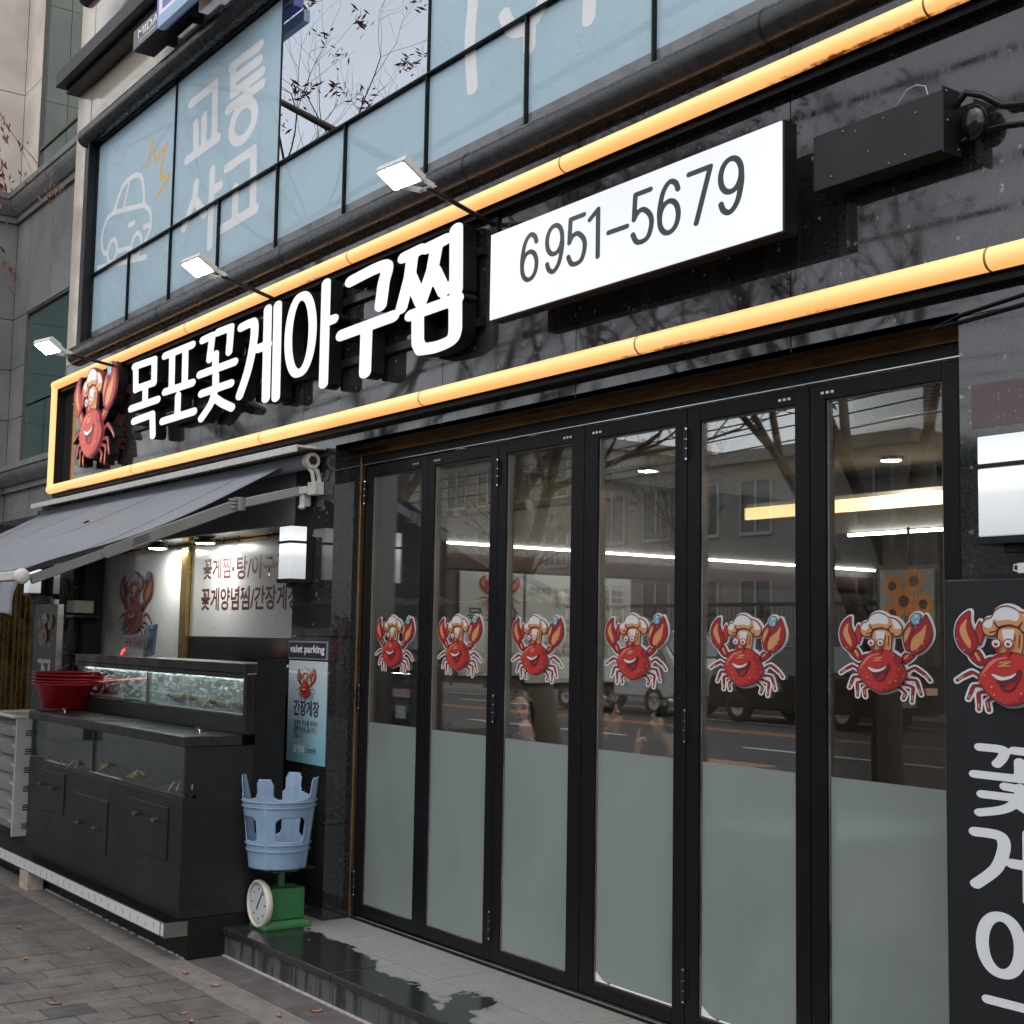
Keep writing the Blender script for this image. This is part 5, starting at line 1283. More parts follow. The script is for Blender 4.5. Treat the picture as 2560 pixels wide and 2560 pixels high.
# boxes and fittings on the side of the left pillar
cc = thing('ventilator_unit', 'pale plastic vent unit wrapped in clear film on the left pillar', 'vent')
MB().box(-10.758, -10.56, 3.50, 3.66, 1.735, 1.835).build('housing', 'cream_plastic', cc, 0.01)
gr = MB()
for k in range(6): gr.box(-10.60+0.006*k, -10.597+0.006*k, 3.488, 3.4995, 1.745, 1.825)
gr.build('grille', 'grey_plastic', cc); MB().box(-10.758, -10.5, 3.48, 3.70, 1.70, 1.72).build('shelf', 'black_metal', cc)
settle(cc, (-10.65, 3.58, 1.7))
mt = thing('meter_box', 'black box with a white label strip low on the left pillar', 'box')
MB().box(-10.759, -10.70, 3.55, 3.73, 1.40, 1.69).build('case', 'black_gloss', mt, 0.004); MB().box(-10.6995, -10.698, 3.63, 3.71, 1.52, 1.67).build('label_strip', 'paper_white', mt)
settle(mt, (-10.73, 3.64, 1.4))
bs = thing('black_crab_sign', 'narrow black sign with small crab behind the red basins', 'sign')
MB().box(-10.53, -10.0, 3.20, 3.24, 0.9, 1.79).build('board', 'board_black', bs, 0.004); MB().box(-10.0, -9.995, 3.198, 3.242, 0.9, 1.79).build('edge_trim', 'steel', bs); MB().box(-10.535, -10.53, 3.198, 3.242, 0.9, 1.79).build('edge_trim', 'steel', bs)
o = link('crab_print', crab_mesh(0.37, 0.72, True, False, 0.0004), bs); o.location = (-10.26, 3.199, 1.60)
mb = MB(); cap2d(mb, letter_loops([[(-10.40, 1.37), (-10.30, 1.37), (-10.31, 1.31)], [(-10.25, 1.37), (-10.14, 1.37), (-10.15, 1.31)], [(-10.27, 1.32), (-10.27, 1.28)], [(-10.42, 1.275), (-10.12, 1.275)]], 0.016, (), 0.6, 0.004, 0.0004), 3.1992); mb.build('painted_letter', 'sign_white', bs)
MB().box(-10.4, -10.1, 3.2, 3.26, 0.28, 0.899).build('post', 'black_metal', bs)
settle(bs, (-10.26, 3.22, 0.28))
# brass entrance beyond the left pillar
be = thing('brass_entrance', 'doorway with tall brass bars at the far left beyond the tank', 'door')
MB().box(-13.4, -11.43, 3.75, 3.85, 0, 2.58).build('door_panel', 'granite_brown_black', be)
for k in range(12): MB().box(-13.3+0.16*k, -13.3+0.16*k+(0.05 if k % 3 else 0.09), 3.70, 3.749, 0.3, 2.4).build('brass_bar', 'brass', be)
MB().tube([(-11.75, 3.62, 0.9), (-11.75, 3.60, 1.6), (-11.75, 3.66, 1.68), (-11.62, 3.66, 1.68), (-11.62, 3.60, 1.6), (-11.62, 3.62, 0.9)], 0.022, 10).build('pull_handle', 'brass', be)
MB().box(-13.4, -11.43, 3.55, 3.749, 2.40, 2.58).build('lintel', 'granite_brown_black', be)
settle(be, (-12.4, 3.75, 0))

# ================================================================== SCALE AND STOOL
wsc = thing('weighing_scale', 'green spring weighing scale with round white dial on the wet step', 'scale')
sx0, sx1, sy0, sy1 = -6.402, -6.232, 3.080, 3.340; z0 = ST
mb = MB(); mb.add([(sx0, sy0, z0), (sx1, sy0, z0), (sx1, sy1, z0), (sx0, sy1, z0), (sx0, sy0, z0+0.018), (sx1, sy0, z0+0.018), (sx1, sy1, z0+0.018), (sx0, sy1, z0+0.018),
    (sx0+0.02, sy0+0.035, z0+0.04), (sx1-0.02, sy0+0.035, z0+0.04), (sx1-0.02, sy1-0.03, z0+0.04), (sx0+0.02, sy1-0.03, z0+0.04)],
    [(0, 3, 2, 1), (0, 1, 5, 4), (1, 2, 6, 5), (2, 3, 7, 6), (3, 0, 4, 7), (4, 5, 9, 8), (5, 6, 10, 9), (6, 7, 11, 10), (7, 4, 8, 11), (8, 9, 10, 11)])
mb.build('base', 'scale_green', wsc, 0.004)
MB().box(sx0+0.02, sx1-0.02, sy0+0.035, sy1-0.03, z0+0.041, z0+0.195).build('body', 'scale_green', wsc, 0.008)
MB().box(-6.332, -6.302, 3.19, 3.22, z0+0.196, z0+0.295).box(-6.38, -6.25, 3.13, 3.27, z0+0.275, z0+0.292).build('post', 'scale_green', wsc, 0.003)
MB().box(-6.438, -6.18, 3.05, 3.33, z0+0.296, z0+0.303).build('platform', 'black_metal', wsc, 0.002)
dc = (-6.317, 3.100, z0+0.122)
MB().lathe(dc, [(0.108, -0.012), (0.116, 0.0), (0.117, 0.018), (0.110, 0.026), (0.103, 0.024), (0.102, 0.015)], 36, axis='Y').build('dial_rim', 'cream_plastic', wsc)
MB().lathe(dc, [(0.102, 0.014), (0.001, 0.0145)], 36, axis='Y').build('dial_face', 'dial_face', wsc)
nd = MB(); c = Vector(dc)+Vector((0, -0.017, 0))
dirn = Vector((0.55, 0, 0.83)); nd.obox(c+dirn*0.025, dirn*0.058, Vector((0, 0.0008, 0)), dirn.cross(Vector((0, 1, 0)))*0.0035); nd.build('needle', 'ink_maroon', wsc)
tkm = MB()
for k in range(40):
    a = 2*math.pi*k/40; d_ = Vector((math.sin(a), 0, math.cos(a))); tkm.obox(c+d_*0.092+Vector((0, 0.0016, 0)), d_*(0.006 if k % 5 else 0.009), Vector((0, 0.0003, 0)), d_.cross(Vector((0, 1, 0)))*0.0008)
for k in range(8):
    a = 2*math.pi*k/8; d_ = Vector((math.sin(a), 0, math.cos(a))); tkm.obox(c+d_*0.072+Vector((0, 0.0016, 0)), Vector((0.006, 0, 0)), Vector((0, 0.0003, 0)), Vector((0, 0, 0.004)))
tkm.build('dial_marks', 'ink_dark', wsc)
settle(wsc, (-6.317, 3.2, z0))

st = thing('upturned_stool', 'pale blue plastic stool standing upside down on the weighing scale', 'stool')
cx, cy_, zb = -6.292, 3.17, ST+0.304; H_ = 0.445; n = 192; rows = 72
def srad(t): return 0.143+0.054*t
mb = MB(); V = []
def leg_w(a): # angular closeness to one of four legs, 0 at leg centre
    return abs(((a+math.pi/4+0.855) % (math.pi/2))-math.pi/4)
for j in range(rows+1):
    for i in range(n):
        a = 2*math.pi*i/n; t = j/rows; lw = leg_w(a)
        r_ = srad(t)+0.006*max(0, 1-lw/0.24)*(0.4+0.6*math.cos(lw*14)); V.append((cx+r_*math.cos(a), cy_+r_*math.sin(a), zb+H_*t))
F = []
for j in range(rows):
    for i in range(n):
        a = 2*math.pi*(i+0.5)/n; t = (j+0.5)/rows; lw = leg_w(a); legh = 0.20+0.045*t
        if 0.30 < t < 0.565:
            edge = min((t-0.30)/0.05, (0.565-t)/0.05, 1.0)
            if lw > 0.31+0.14*(1-edge)**2: continue
        if t > 0.955 and lw > 0.205-0.9*(t-0.955): continue
        if t > 0.765 and lw > 0.205+0.05*(1-t)/0.235+0.30*max(0.0, 1-(t-0.765)/0.045)**2: continue
        F.append((j*n+i, j*n+(i+1) % n, (j+1)*n+(i+1) % n, (j+1)*n+i))
mb.add(V, F, 0, True)
mb.lathe((cx, cy_, zb), [(0.001, 0.0), (0.130, 0.0), (0.143, 0.006)], 48)
o = mb.build('shell', 'stool_blue', st); sm = o.modifiers.new('thick', 'SOLIDIFY'); sm.thickness = 0.005
rb = MB()
for t in (0.20, 0.27, 0.68, 0.74):
    rb.lathe((cx, cy_, zb), [(srad(t)+0.001, H_*t-0.003), (srad(t)+0.0085, H_*t), (srad(t)+0.001, H_*t+0.003)], 64)
rb.build('rib', 'stool_blue', st)
settle(st, (cx, cy_, zb))

# ================================================================== INTERIOR (seen through the doors)
it = thing('dining_room', 'dim dining room behind the folding doors with dark walls and ceiling', 'room')
MB().box(-7.5, 0.6, 3.76, 9.3, 0.0, ST-0.002).build('floor', 'interior_floor', it)
MB().box(-7.5, 0.6, 3.70, 9.3, 2.72, 2.8).build('ceiling', 'ceiling_paint', it)
MB().box(-7.52, -7.42, 4.02, 9.3, ST, 2.72).build('wall', 'interior_wall', it)
MB().box(-7.52, -6.361, 3.96, 4.01, ST, 2.72).build('wall', 'interior_dark', it)
MB().box(-7.5, 0.6, 9.2, 9.3, ST, 2.72).build('wall', 'interior_wall', it)
MB().box(0.5, 0.6, 3.7, 9.3, ST, 2.72).build('wall', 'interior_dark', it)
MB().box(-6.36, -6.30, 3.70, 4.15, ST, 2.72).build('wall', 'interior_dark', it)
MB().box(-7.415, -7.35, 4.6, 9.2, 2.225, 2.72).build('ceiling_drop', 'ceiling_paint', it)
MB().box(-7.418, -7.405, 4.85, 9.2, 2.05, 2.15).build('wall_band', 'interior_red', it)
MB().box(-5.0, -1.0, 7.45, 7.6, ST, 1.6).build('partition', 'interior_red', it)
MB().box(-6.3, -0.9, 7.30, 7.45, 2.36, 2.72).build('beam', 'ceiling_paint', it)
MB().box(-5.05, -4.85, 7.4, 7.6, ST, 2.36).build('post', 'wood', it)
for k in range(16): MB().box(-4.7+0.045*k, -4.675+0.045*k, 7.25, 7.29, 1.2, 2.2).build('wood_slat', 'wood', it)
ls = tag(MB().box(-7.352, -7.338, 4.82, 9.1, 2.202, 2.218).build('led_strip', 'led_strip'), 'long white light strip running back along the left wall inside', 'light')
ls = tag(MB().box(-6.1, -1.0, 7.276, 7.298, 2.327, 2.346).build('led_strip', 'led_strip'), 'white light strip across the back beam inside, seen in the last door', 'light')
cv = thing('cove_light', 'glowing yellow cove light under the ceiling at the back of the room', 'light')
MB().box(-6.60, -1.0, 6.80, 6.83, 2.44, 2.52).build('glow_panel', 'warm_cove', cv); MB().box(-6.62, -1.0, 6.835, 7.3, 2.52, 2.55).build('cove_shelf', 'ceiling_paint', cv)
settle(cv, (-4, 6.8, 2.44))
for k, (x, y, lab_) in enumerate(((-6.6, 5.9, 'left of the two warm ceiling spots seen through the fourth door'), (-6.3, 6.05, 'right of the two warm ceiling spots seen through the fourth door'), (-6.2, 4.55, 'added ceiling spot brightening the guests, hidden above the door header'), (-4.6, 4.45, 'added ceiling spot brightening the middle of the room'), (-3.4, 4.35, 'added ceiling spot brightening the right part of the room'), (-5.2, 6.6, 'added ceiling spot brightening the room in front of the back beam'))):  # first two belong to the room; the other four are added to brighten it
    t = thing('ceiling_spot', lab_, 'light', group='warm ceiling spots inside')
    MB().lathe((0, 0, 0), [(0.058, 0.0), (0.075, -0.004), (0.078, 0.02)], 20).build('rim', 'steel', t); MB().lathe((0, 0, 0), [(0.001, -0.004), (0.05, -0.003), (0.057, 0.0)], 20).build('lens', 'spot_warm', t)
    t.location = (x, y, 2.70)
# bamboo blinds: slats, rolled hem, cords
for k, (a, b, zz_) in enumerate(((-6.26, -5.70, 2.205), (-5.62, -5.08, 2.20), (-5.02, -4.48, 2.20), (-4.40, -3.85, 2.335), (-3.78, -3.23, 2.345), (-3.15, -2.62, 2.34))):
    t = thing('bamboo_blind', ('bamboo blind in the first door from the pillar', 'bamboo blind in the second door from the pillar', 'bamboo blind in the third door from the pillar', 'raised bamboo blind in the fourth door', 'raised bamboo blind in the fifth door', 'raised bamboo blind in the last door by the standing sign')[k], 'blind', group='bamboo blinds behind the folding doors')
    z = 2.49; s0 = MB().box(a, b, 3.80, 3.803, -0.0045, 0.0045).mesh('slat', 'bamboo')
    while z > zz_+0.05: o = link('slat', s0, t); o.location = (0, 0, z); z -= 0.0115
    MB().tube([(a, 3.80, zz_+0.022), (b, 3.80, zz_+0.022)], 0.022, 10).build('hem_roll', 'bamboo', t)
    cd = MB()
    for x in (a+0.10, b-0.08):
        for q in range(9): cd.tube([(x+0.012*math.sin(q*1.9), 3.792, zz_+0.03+0.018*q), (x+0.012*math.sin(q*1.9+2), 3.788, zz_+0.04+0.018*q)], 0.003, 5)
        cd.tube([(x, 3.795, zz_+0.04), (x, 3.795, 2.49)], 0.0015, 5)
    cd.build('cord', 'fallen_leaf', t); settle(t, ((a+b)/2, 3.8, zz_))
# menus on the inner left wall
def wall_poster(name, label, y0, y1, z0, z1, lines, crab=None):
    t = thing(name, label, 'poster', group='menu boards on the inner wall')
    MB().box(-7.404, -7.398, y0, y1, z0, z1).build('sheet', 'paper_grey', t)
    for body, mat, y, z, h, wd in lines: text('printing', body, mat, y, z, h, 0, wd, t, plane='YZ', xfix=-7.3975, offset=0.01)
    if crab:
        o = link('crab_print', crab_mesh(crab[2], 0.8, False, False, 0.0003), t); o.location = (-7.397, crab[0], crab[1]); o.rotation_euler = (0, 0, R(90))
    settle(t, (-7.4, (y0+y1)/2, z0))
wall_poster('house_poster', 'grey poster with crab and shop name seen through the second door', 4.98, 5.50, 1.35, 2.035, [('목포활', 'ink_dark', 5.04, 1.70, 0.10, 0.42)], (5.30, 1.90, 0.34))
wall_poster('menu_poster', 'grey price menu seen through the third door', 5.52, 6.02, 1.30, 2.035, [('간장게장', 'ink_dark', 5.55, 1.90, 0.05, 0.19), ('(소) 70,000\n(중) 105,000\n(대) 140,000', 'ink_maroon', 5.76, 1.80, 0.15, 0.22), ('꽃 게 찜', 'ink_dark', 5.55, 1.69, 0.05, 0.17), ('(중) 100,000\n(대) 120,000', 'ink_maroon', 5.75, 1.64, 0.10, 0.23), ('아 구 찜', 'ink_dark', 5.55, 1.53, 0.05, 0.17), ('(소) 50,000\n(중) 60,000', 'ink_maroon', 5.75, 1.48, 0.10, 0.23)])
wall_poster('menu_poster', 'grey price menu partly hidden at the left of the fourth door', 6.04, 6.46, 1.30, 2.035, [('(소) 70,000\n(중) 90,000\n(대) 110,000', 'ink_maroon', 6.20, 1.80, 0.15, 0.22), ('(소) 50,000\n(중) 60,000\n(대) 70,000', 'ink_maroon', 6.20, 1.60, 0.15, 0.22)])
# flower picture
fp = thing('flower_picture', 'picture of orange sunflowers hanging at the back, seen through the last door', 'picture')
yb = 7.24
MB().box(-5.80, -5.38, yb, yb+0.02, 1.83, 2.205).build('canvas', 'sun_bg', fp)
pet = MB()
for (x, z, r_) in ((-5.70, 2.10, 0.085), (-5.53, 2.13, 0.095), (-5.61, 2.00, 0.105), (-5.46, 1.98, 0.085), (-5.70, 1.92, 0.08), (-5.52, 1.89, 0.07)):
    for k in range(14):
        a = 2*math.pi*k/14+rnd.random()*0.2; d_ = Vector((math.cos(a), 0, math.sin(a))); s_ = d_.cross(Vector((0, 1, 0)))
        yy = yb-0.001-0.0002*k; pet.add([Vector((x, yy, z))+d_*r_*0.3+s_*0.012, Vector((x, yy, z))+d_*r_*0.7+s_*0.014, Vector((x, yy, z))+d_*r_, Vector((x, yy, z))+d_*r_*0.7-s_*0.014, Vector((x, yy, z))+d_*r_*0.3-s_*0.012], [(0, 1, 2, 3, 4)], 0)
    n = 14; pet.add([(x+r_*0.38*math.cos(2*math.pi*i/n), yb-0.005, z+r_*0.38*math.sin(2*math.pi*i/n)) for i in range(n)], [tuple(range(n))], 1)
for k in range(10):
    x = rnd.uniform(-5.75, -5.43); pet.obox((x, yb-0.0004-0.0001*k, rnd.uniform(1.85, 1.95)), (0.01, 0, 0.03), (0, 0.00004, 0), (0.012, 0, -0.004), 2)
pet.build('painted_flowers', ['sunflower', 'sun_core', 'sun_leaf'], fp)
MB().box(-5.83, -5.35, yb+0.0205, yb+0.03, 1.80, 2.235).build('hanging_board', 'interior_dark', fp); MB().box(-5.60, -5.58, yb+0.0205, yb+0.03, 2.2355, 2.48).build('hanger', 'black_metal', fp)
settle(fp, (-5.6, yb, 1.83)); fp.location.z -= 0.12
# notices by the first door
nt_ = thing('smoking_notice', 'small white notice with red border behind the first door', 'notice')
MB().box(-6.10, -5.93, 3.70, 3.702, 1.285, 1.335).build('sheet', 'paper_white', nt_); MB().box(-6.10, -5.93, 3.698, 3.6995, 1.329, 1.335).box(-6.10, -5.93, 3.698, 3.6995, 1.285, 1.291).box(-6.10, -6.094, 3.698, 3.6995, 1.291, 1.329).box(-5.936, -5.93, 3.698, 3.6995, 1.291, 1.329).build('border', 'ink_red', nt_)
text('wording', '금연시설', 'ink_dark', -6.085, 1.299, 0.020, 3.6995, 0.09, nt_)
mb = MB(); cap2d(mb, letter_loops([[(-5.975, 1.298), (-5.951, 1.322)]], 0.0022, [((-5.963, 1.310), 0.013, 0.013, 0.0022)], 1.0, 0.001, 0.0001), 3.6994); mb.build('no_smoking_mark', 'ink_red', nt_)
settle(nt_, (-6.0, 3.7, 1.285))
tag(MB().box(-6.065, -5.975, 3.70, 3.702, 1.18, 1.245).build('paper_slip', 'paper_white'), 'small square paper slip under the notice behind the first door', 'notice')
MB().box(-6.16, -5.90, 3.705, 3.72, ST, 2.3).build('notice_panel', 'interior_dark', it, 0.002)
settle(it, (-4, 6.5, 0))

# ------------------------------------------------------------------ people at the table inside
wbn = thing('added_bench', 'added unseen dark bench that darkens the lower frosted film of the doors', 'bench')  # unseen bench, put in so the film looks darker low down
for k in range(5):
    if k in (1, 3): continue
    MB().box(-6.15+0.72*k, -5.47+0.72*k, 3.86, 4.24, 0.42, 0.56).build('seat', 'bench_vinyl', wbn, 0.02); MB().box(-6.13+0.72*k, -5.49+0.72*k, 3.90, 4.20, ST, 0.4195).build('base', 'bench_vinyl', wbn)
settle(wbn, (-4.4, 4.05, ST))
def added_table(x, label):  # added table, its white paper gives the film a pale blurred patch
    tb = thing('dining_table', label, 'table', group='added paper covered tables by the glass')
    MB().box(x-0.30, x+0.30, 3.95, 4.75, 0.83, 0.86).build('table_top', 'wood', tb, 0.004); MB().box(x-0.31, x+0.31, 3.94, 4.76, 0.8605, 0.863).box(x-0.31, x+0.31, 3.938, 3.9395, 0.48, 0.8625).build('paper_cover', 'white_panel', tb)
    for a in (-0.27, 0.27):
        for y in (3.99, 4.71): MB().box(x+a-0.02, x+a+0.02, y-0.02, y+0.02, ST, 0.829).build('leg', 'wood', tb)
    settle(tb, (x, 4.35, ST))
added_table(-5.55, 'added paper covered table making a pale blur in the second door film')
added_table(-3.75, 'added paper covered table making a pale blur in the fifth door film')
def remeshed(name, mb, mat, vox, parent, smooth=3):
    me = mb.mesh(name, mat); o = bpy.data.objects.new(name, me); COL.objects.link(o)
    m = o.modifiers.new('r', 'REMESH'); m.mode = 'VOXEL'; m.voxel_size = vox; m.use_smooth_shade = True
    s_ = o.modifiers.new('s', 'SMOOTH'); s_.factor = 0.5; s_.iterations = smooth
    me2 = bpy.data.meshes.new_from_object(o.evaluated_get(bpy.context.evaluated_depsgraph_get()))
    bpy.data.objects.remove(o); me2.materials.clear(); me2.materials.append(MATS[mat])
    o2 = link(name, me2, parent); return o2
def hand(mb, w_, fdir, pdir, pose, s_=1.0):
    """palm at w_, fingers along fdir, palm normal pdir; pose: curl per finger"""
    f = Vector(fdir).normalized(); p = Vector(pdir); p = (p-f*p.dot(f)).normalized(); x = f.cross(p)
    w_ = Vector(w_)
    mb.obox(w_+f*0.045, f*0.045, x*0.04, p*0.013)
    for k, (cur, L_) in enumerate(zip(pose, (0.07, 0.078, 0.072, 0.058))):
        b = w_+f*0.088+x*(0.03-0.02*k); d1 = (f*math.cos(cur*0.6)+p*math.sin(cur*0.6)+x*(0.12-0.09*k)*(1-min(1, cur))*2).normalized(); d2 = (f*math.cos(cur*1.6)+p*math.sin(cur*1.6)).normalized() if cur > 0.2 else d1
        d3 = (f*math.cos(cur*2.3)+p*math.sin(cur*2.3)).normalized() if cur > 0.2 else d1
        q1 = b+d1*L_*0.45; q2 = q1+d2*L_*0.32; q3 = q2+d3*L_*0.25; mb.tube([b-f*0.012, b, q1, q2, q3], [0.009, 0.0095, 0.009, 0.0085, 0.006], 8)
    t0 = w_+f*0.03+x*0.038; mb.tube([t0-x*0.015, t0, t0+(f*0.6+x*0.5+p*0.5).normalized()*0.03, t0+(f*0.8+p*0.9).normalized()*0.055], [0.011, 0.0115, 0.0105, 0.007], 8)
def person(label, chair_label, loc, face, hairlen, top, arms, lean=0.0, turn=0.0):
    """seated figure; loc = seat point on the floor plan, face = heading angle"""
    t = thing('person', label, 'person', group='guests at the table inside')
    sk = MB(); hz = 1.245-ST   # head centre height above the floor
    fwd = Vector((0, -1, 0))
    hx = Vector((0, -0.06-lean, hz))
    # head: skull, jaw, nose, ears, brow, neck
    Rz = Matrix.Rotation(turn, 3, 'Z')
    def H(x, y, z): return hx+Rz @ Vector((x, y, z))
    sk.sphere(H(0, 0.012, 0.025), (0.074, 0.090, 0.088), 20, 14); sk.sphere(H(0, -0.018, -0.035), (0.060, 0.070, 0.072), 16, 12); sk.sphere(H(0, -0.048, -0.085), (0.032, 0.028, 0.024), 12, 8)
    sk.tube([H(0, -0.084, 0.012), H(0, -0.100, -0.022), H(0, -0.086, -0.030)], [0.008, 0.014, 0.012], 8)
    sk.sphere(H(0, -0.078, -0.058), (0.024, 0.012, 0.010), 10, 6)
    for s in (-1, 1):
        sk.sphere(H(s*0.076, 0.012, -0.008), (0.012, 0.022, 0.032), 10, 8); sk.sphere(H(s*0.036, -0.060, -0.022), (0.026, 0.022, 0.024), 10, 8); sk.sphere(H(s*0.034, -0.070, 0.026), (0.026, 0.014, 0.010), 10, 6)
    sk.tube([hx+Vector((0, 0.015, -0.07)), Vector((0, 0.02-lean*0.5, hz-0.17)), Vector((0, 0.03-lean*0.4, hz-0.22))], [0.052, 0.054, 0.062], 14)
    ch = Vector((0, 0.03-lean*0.3, hz-0.34)); hip = Vector((0, 0.05, 0.50-ST+0.02))
    sk.tube([hip, (hip+ch)/2, ch, ch+Vector((0, 0, 0.10))], [0.13, 0.12, 0.13, 0.075], 16)
    sh = []
    for s in (-1, 1):
        sp = Vector((s*0.165, 0.03-lean*0.4, hz-0.255)); el, wr = arms[(s+1)//2][:2]; el, wr = Vector(el), Vector(wr); sh.append((sp, el, wr))
        sk.tube([Vector((s*0.05, 0.03-lean*0.4, hz-0.24)), sp, el, wr], [0.05, 0.05, 0.038, 0.026], 12)
        hand(sk, wr, *arms[(s+1)//2][2:])
        kn = Vector((s*0.12, -0.42, 0.50-ST)); ft = Vector((s*0.12, -0.38, 0.04)); sk.tube([Vector((s*0.09, 0.03, 0.50-ST+0.01)), kn, ft], [0.085, 0.058, 0.042], 12); sk.sphere(ft+Vector((0, -0.07, -0.012)), (0.04, 0.12, 0.035), 10, 8)
    remeshed('body', sk, 'skin', 0.0062, t, 2)
    # clothes over the body
    cl = MB(); cl.tube([hip-Vector((0, 0, 0.03)), (hip+ch)/2, ch, ch+Vector((0, 0, 0.115)), Vector((0, 0.02-lean*0.4, hz-0.20))], [0.155, 0.148, 0.158, 0.10, 0.067], 18)
    for s, (sp, el, wr) in zip((-1, 1), sh): cl.tube([Vector((s*0.04, 0.03-lean*0.4, hz-0.25)), sp+Vector((s*0.012, 0, 0.004)), el, el+(wr-el)*0.88], [0.07, 0.072, 0.056, 0.042], 14)
    remeshed('top', cl, top, 0.012, t, 4)
    tr_ = MB()
    for s in (-1, 1): tr_.tube([Vector((s*0.08, 0.06, 0.50-ST+0.02)), Vector((s*0.12, -0.43, 0.50-ST)), Vector((s*0.12, -0.385, 0.07))], [0.105, 0.072, 0.056], 12)
    remeshed('trousers', tr_, 'cloth_black', 0.014, t, 3)
    hr = MB(); hr.sphere(H(0, 0.026, 0.040), (0.084, 0.094, 0.090), 18, 12)
    if hairlen == 'long':
        hr.sphere(H(0, 0.055, -0.02), (0.080, 0.062, 0.11), 14, 10)
        for s in (-1, 1): hr.tube([H(s*0.066, -0.02, 0.06), H(s*0.080, 0.0, 0.0), H(s*0.078, 0.02, -0.10), H(s*0.06, 0.04, -0.22)], [0.026, 0.026, 0.028, 0.02], 8)
    else: hr.sphere(H(0, 0.048, -0.008), (0.078, 0.058, 0.072), 14, 10)
    remeshed('hair', hr, 'hair', 0.009, t, 2)
    ey = MB()
    for s in (-1, 1): ey.sphere(H(s*0.033, -0.079, 0.010), (0.013, 0.006, 0.006), 8, 6); ey.box(*(lambda q: (q.x-0.016, q.x+0.016, q.y-0.004, q.y+0.004, q.z-0.002, q.z+0.002))(H(s*0.034, -0.082, 0.032)))
    ey.build('eyes', 'hair', t)
    MB().sphere(H(0, -0.088, -0.062), (0.022, 0.006, 0.006), 8, 6).build('lips', 'interior_red', t)
    t.location = (loc[0], loc[1], ST); t.rotation_euler = (0, 0, face); t.scale = (0.93, 0.93, 0.93)
    st_ = thing('dining_chair', chair_label, 'chair', group='chairs of the guests inside')
    MB().box(-0.21, 0.21, -0.20, 0.22, 0.30, 0.335).build('seat', 'wood', st_, 0.01); MB().box(-0.21, 0.21, 0.215, 0.24, 0.336, 0.62).build('backrest', 'wood', st_, 0.01)
    for a in (-0.19, 0.19):
        for b in (-0.17, 0.2): MB().box(a-0.018, a+0.018, b-0.018, b+0.018, 0, 0.2995).build('leg', 'wood', st_)
    st_.location = (loc[0], loc[1], ST); st_.rotation_euler = (0, 0, face)
FIST = (1.0, 1.05, 1.1, 1.1); VEE = (0.0, 0.0, 1.15, 1.15)
person('guest in dark top, head turned to the street, eating with hand at mouth, third door', 'wooden chair under the eating guest', (-6.86, 5.06), R(62), 'long', 'cloth_black',
       [((-0.22, -0.16, 0.66), (-0.10, -0.34, 0.70), (0.3, -0.9, 0.2), (0.5, 0, -0.8), FIST), ((0.23, -0.14, 0.68), (0.06, -0.20, 0.92), (-0.35, 0.0, 0.9), (-0.2, 0.9, 0.2), FIST)], 0.05, R(-8))
person('guest half hidden by the door post raising two fingers in a victory sign', 'wooden chair under the guest making a victory sign', (-6.02, 4.98), R(150), 'short', 'cloth_grey',
       [((-0.24, -0.14, 0.64), (-0.14, -0.36, 0.66), (0.3, -0.9, 0.1), (0.4, 0, -0.8), FIST), ((0.22, -0.20, 0.66), (0.14, -0.30, 0.86), (0.0, -0.15, 1.0), (0.0, -0.9, -0.1), VEE)], 0.02, 0)
person('guest in grey top seen from behind in profile, looking left, fourth door', 'wooden chair under the guest in grey', (-5.47, 5.10), R(-75), 'short', 'cloth_grey',
       [((-0.24, -0.14, 0.64), (-0.14, -0.36, 0.64), (0.3, -0.9, 0.1), (0.4, 0, -0.8), FIST), ((0.24, -0.14, 0.64), (0.14, -0.36, 0.64), (-0.3, -0.9, 0.1), (-0.4, 0, -0.8), FIST)], 0.0, 0)
tb = thing('dining_table', 'wooden dining table between the guests inside', 'table')
MB().box(-6.45, -5.75, 5.02, 6.2, 0.83, 0.86).build('table_top', 'wood', tb, 0.004)
for x in (-6.40, -5.80):
    for y in (5.07, 6.15): MB().box(x-0.025, x+0.025, y-0.025, y+0.025, ST, 0.829).build('leg', 'wood', tb)
settle(tb, (-6.1, 5.6, ST))

# ================================================================== NEIGHBOUR BUILDING
nb = thing('neighbour_building', 'beige and grey granite office building with green glass at the far left', 'building')
NY = 3.75
def slab(x0, x1, z0, z1, mat, y=NY, d=0.03): MB().box(x0+0.004, x1-0.004, y, y+d, z0+0.004, z1-0.004).build('stone_panel', mat, nb)
for z0, z1 in ((5.84, 6.9), (6.9, 7.9), (7.9, 9.0), (9.0, 10.2)): slab(-13.5, -12.96, z0, z1, 'stone_beige')
for z0, z1 in ((4.62, 5.58), ): 
    for a, b in ((-13.5, -13.06), (-13.06, -12.4), (-12.4, -11.7), (-11.7, -10.96)): slab(a, b, z0, z1, 'granite_grey')
for z0, z1 in ((3.13, 3.62), (3.62, 4.12), (4.12, 4.62)): slab(-13.5, -13.06, z0, z1, 'granite_grey')
for z0, z1 in ((2.60, 2.92),):
    for a, b in ((-13.5, -12.7), (-12.7, -11.9), (-11.9, -10.9)): slab(a, b, z0, z1, 'granite_grey')
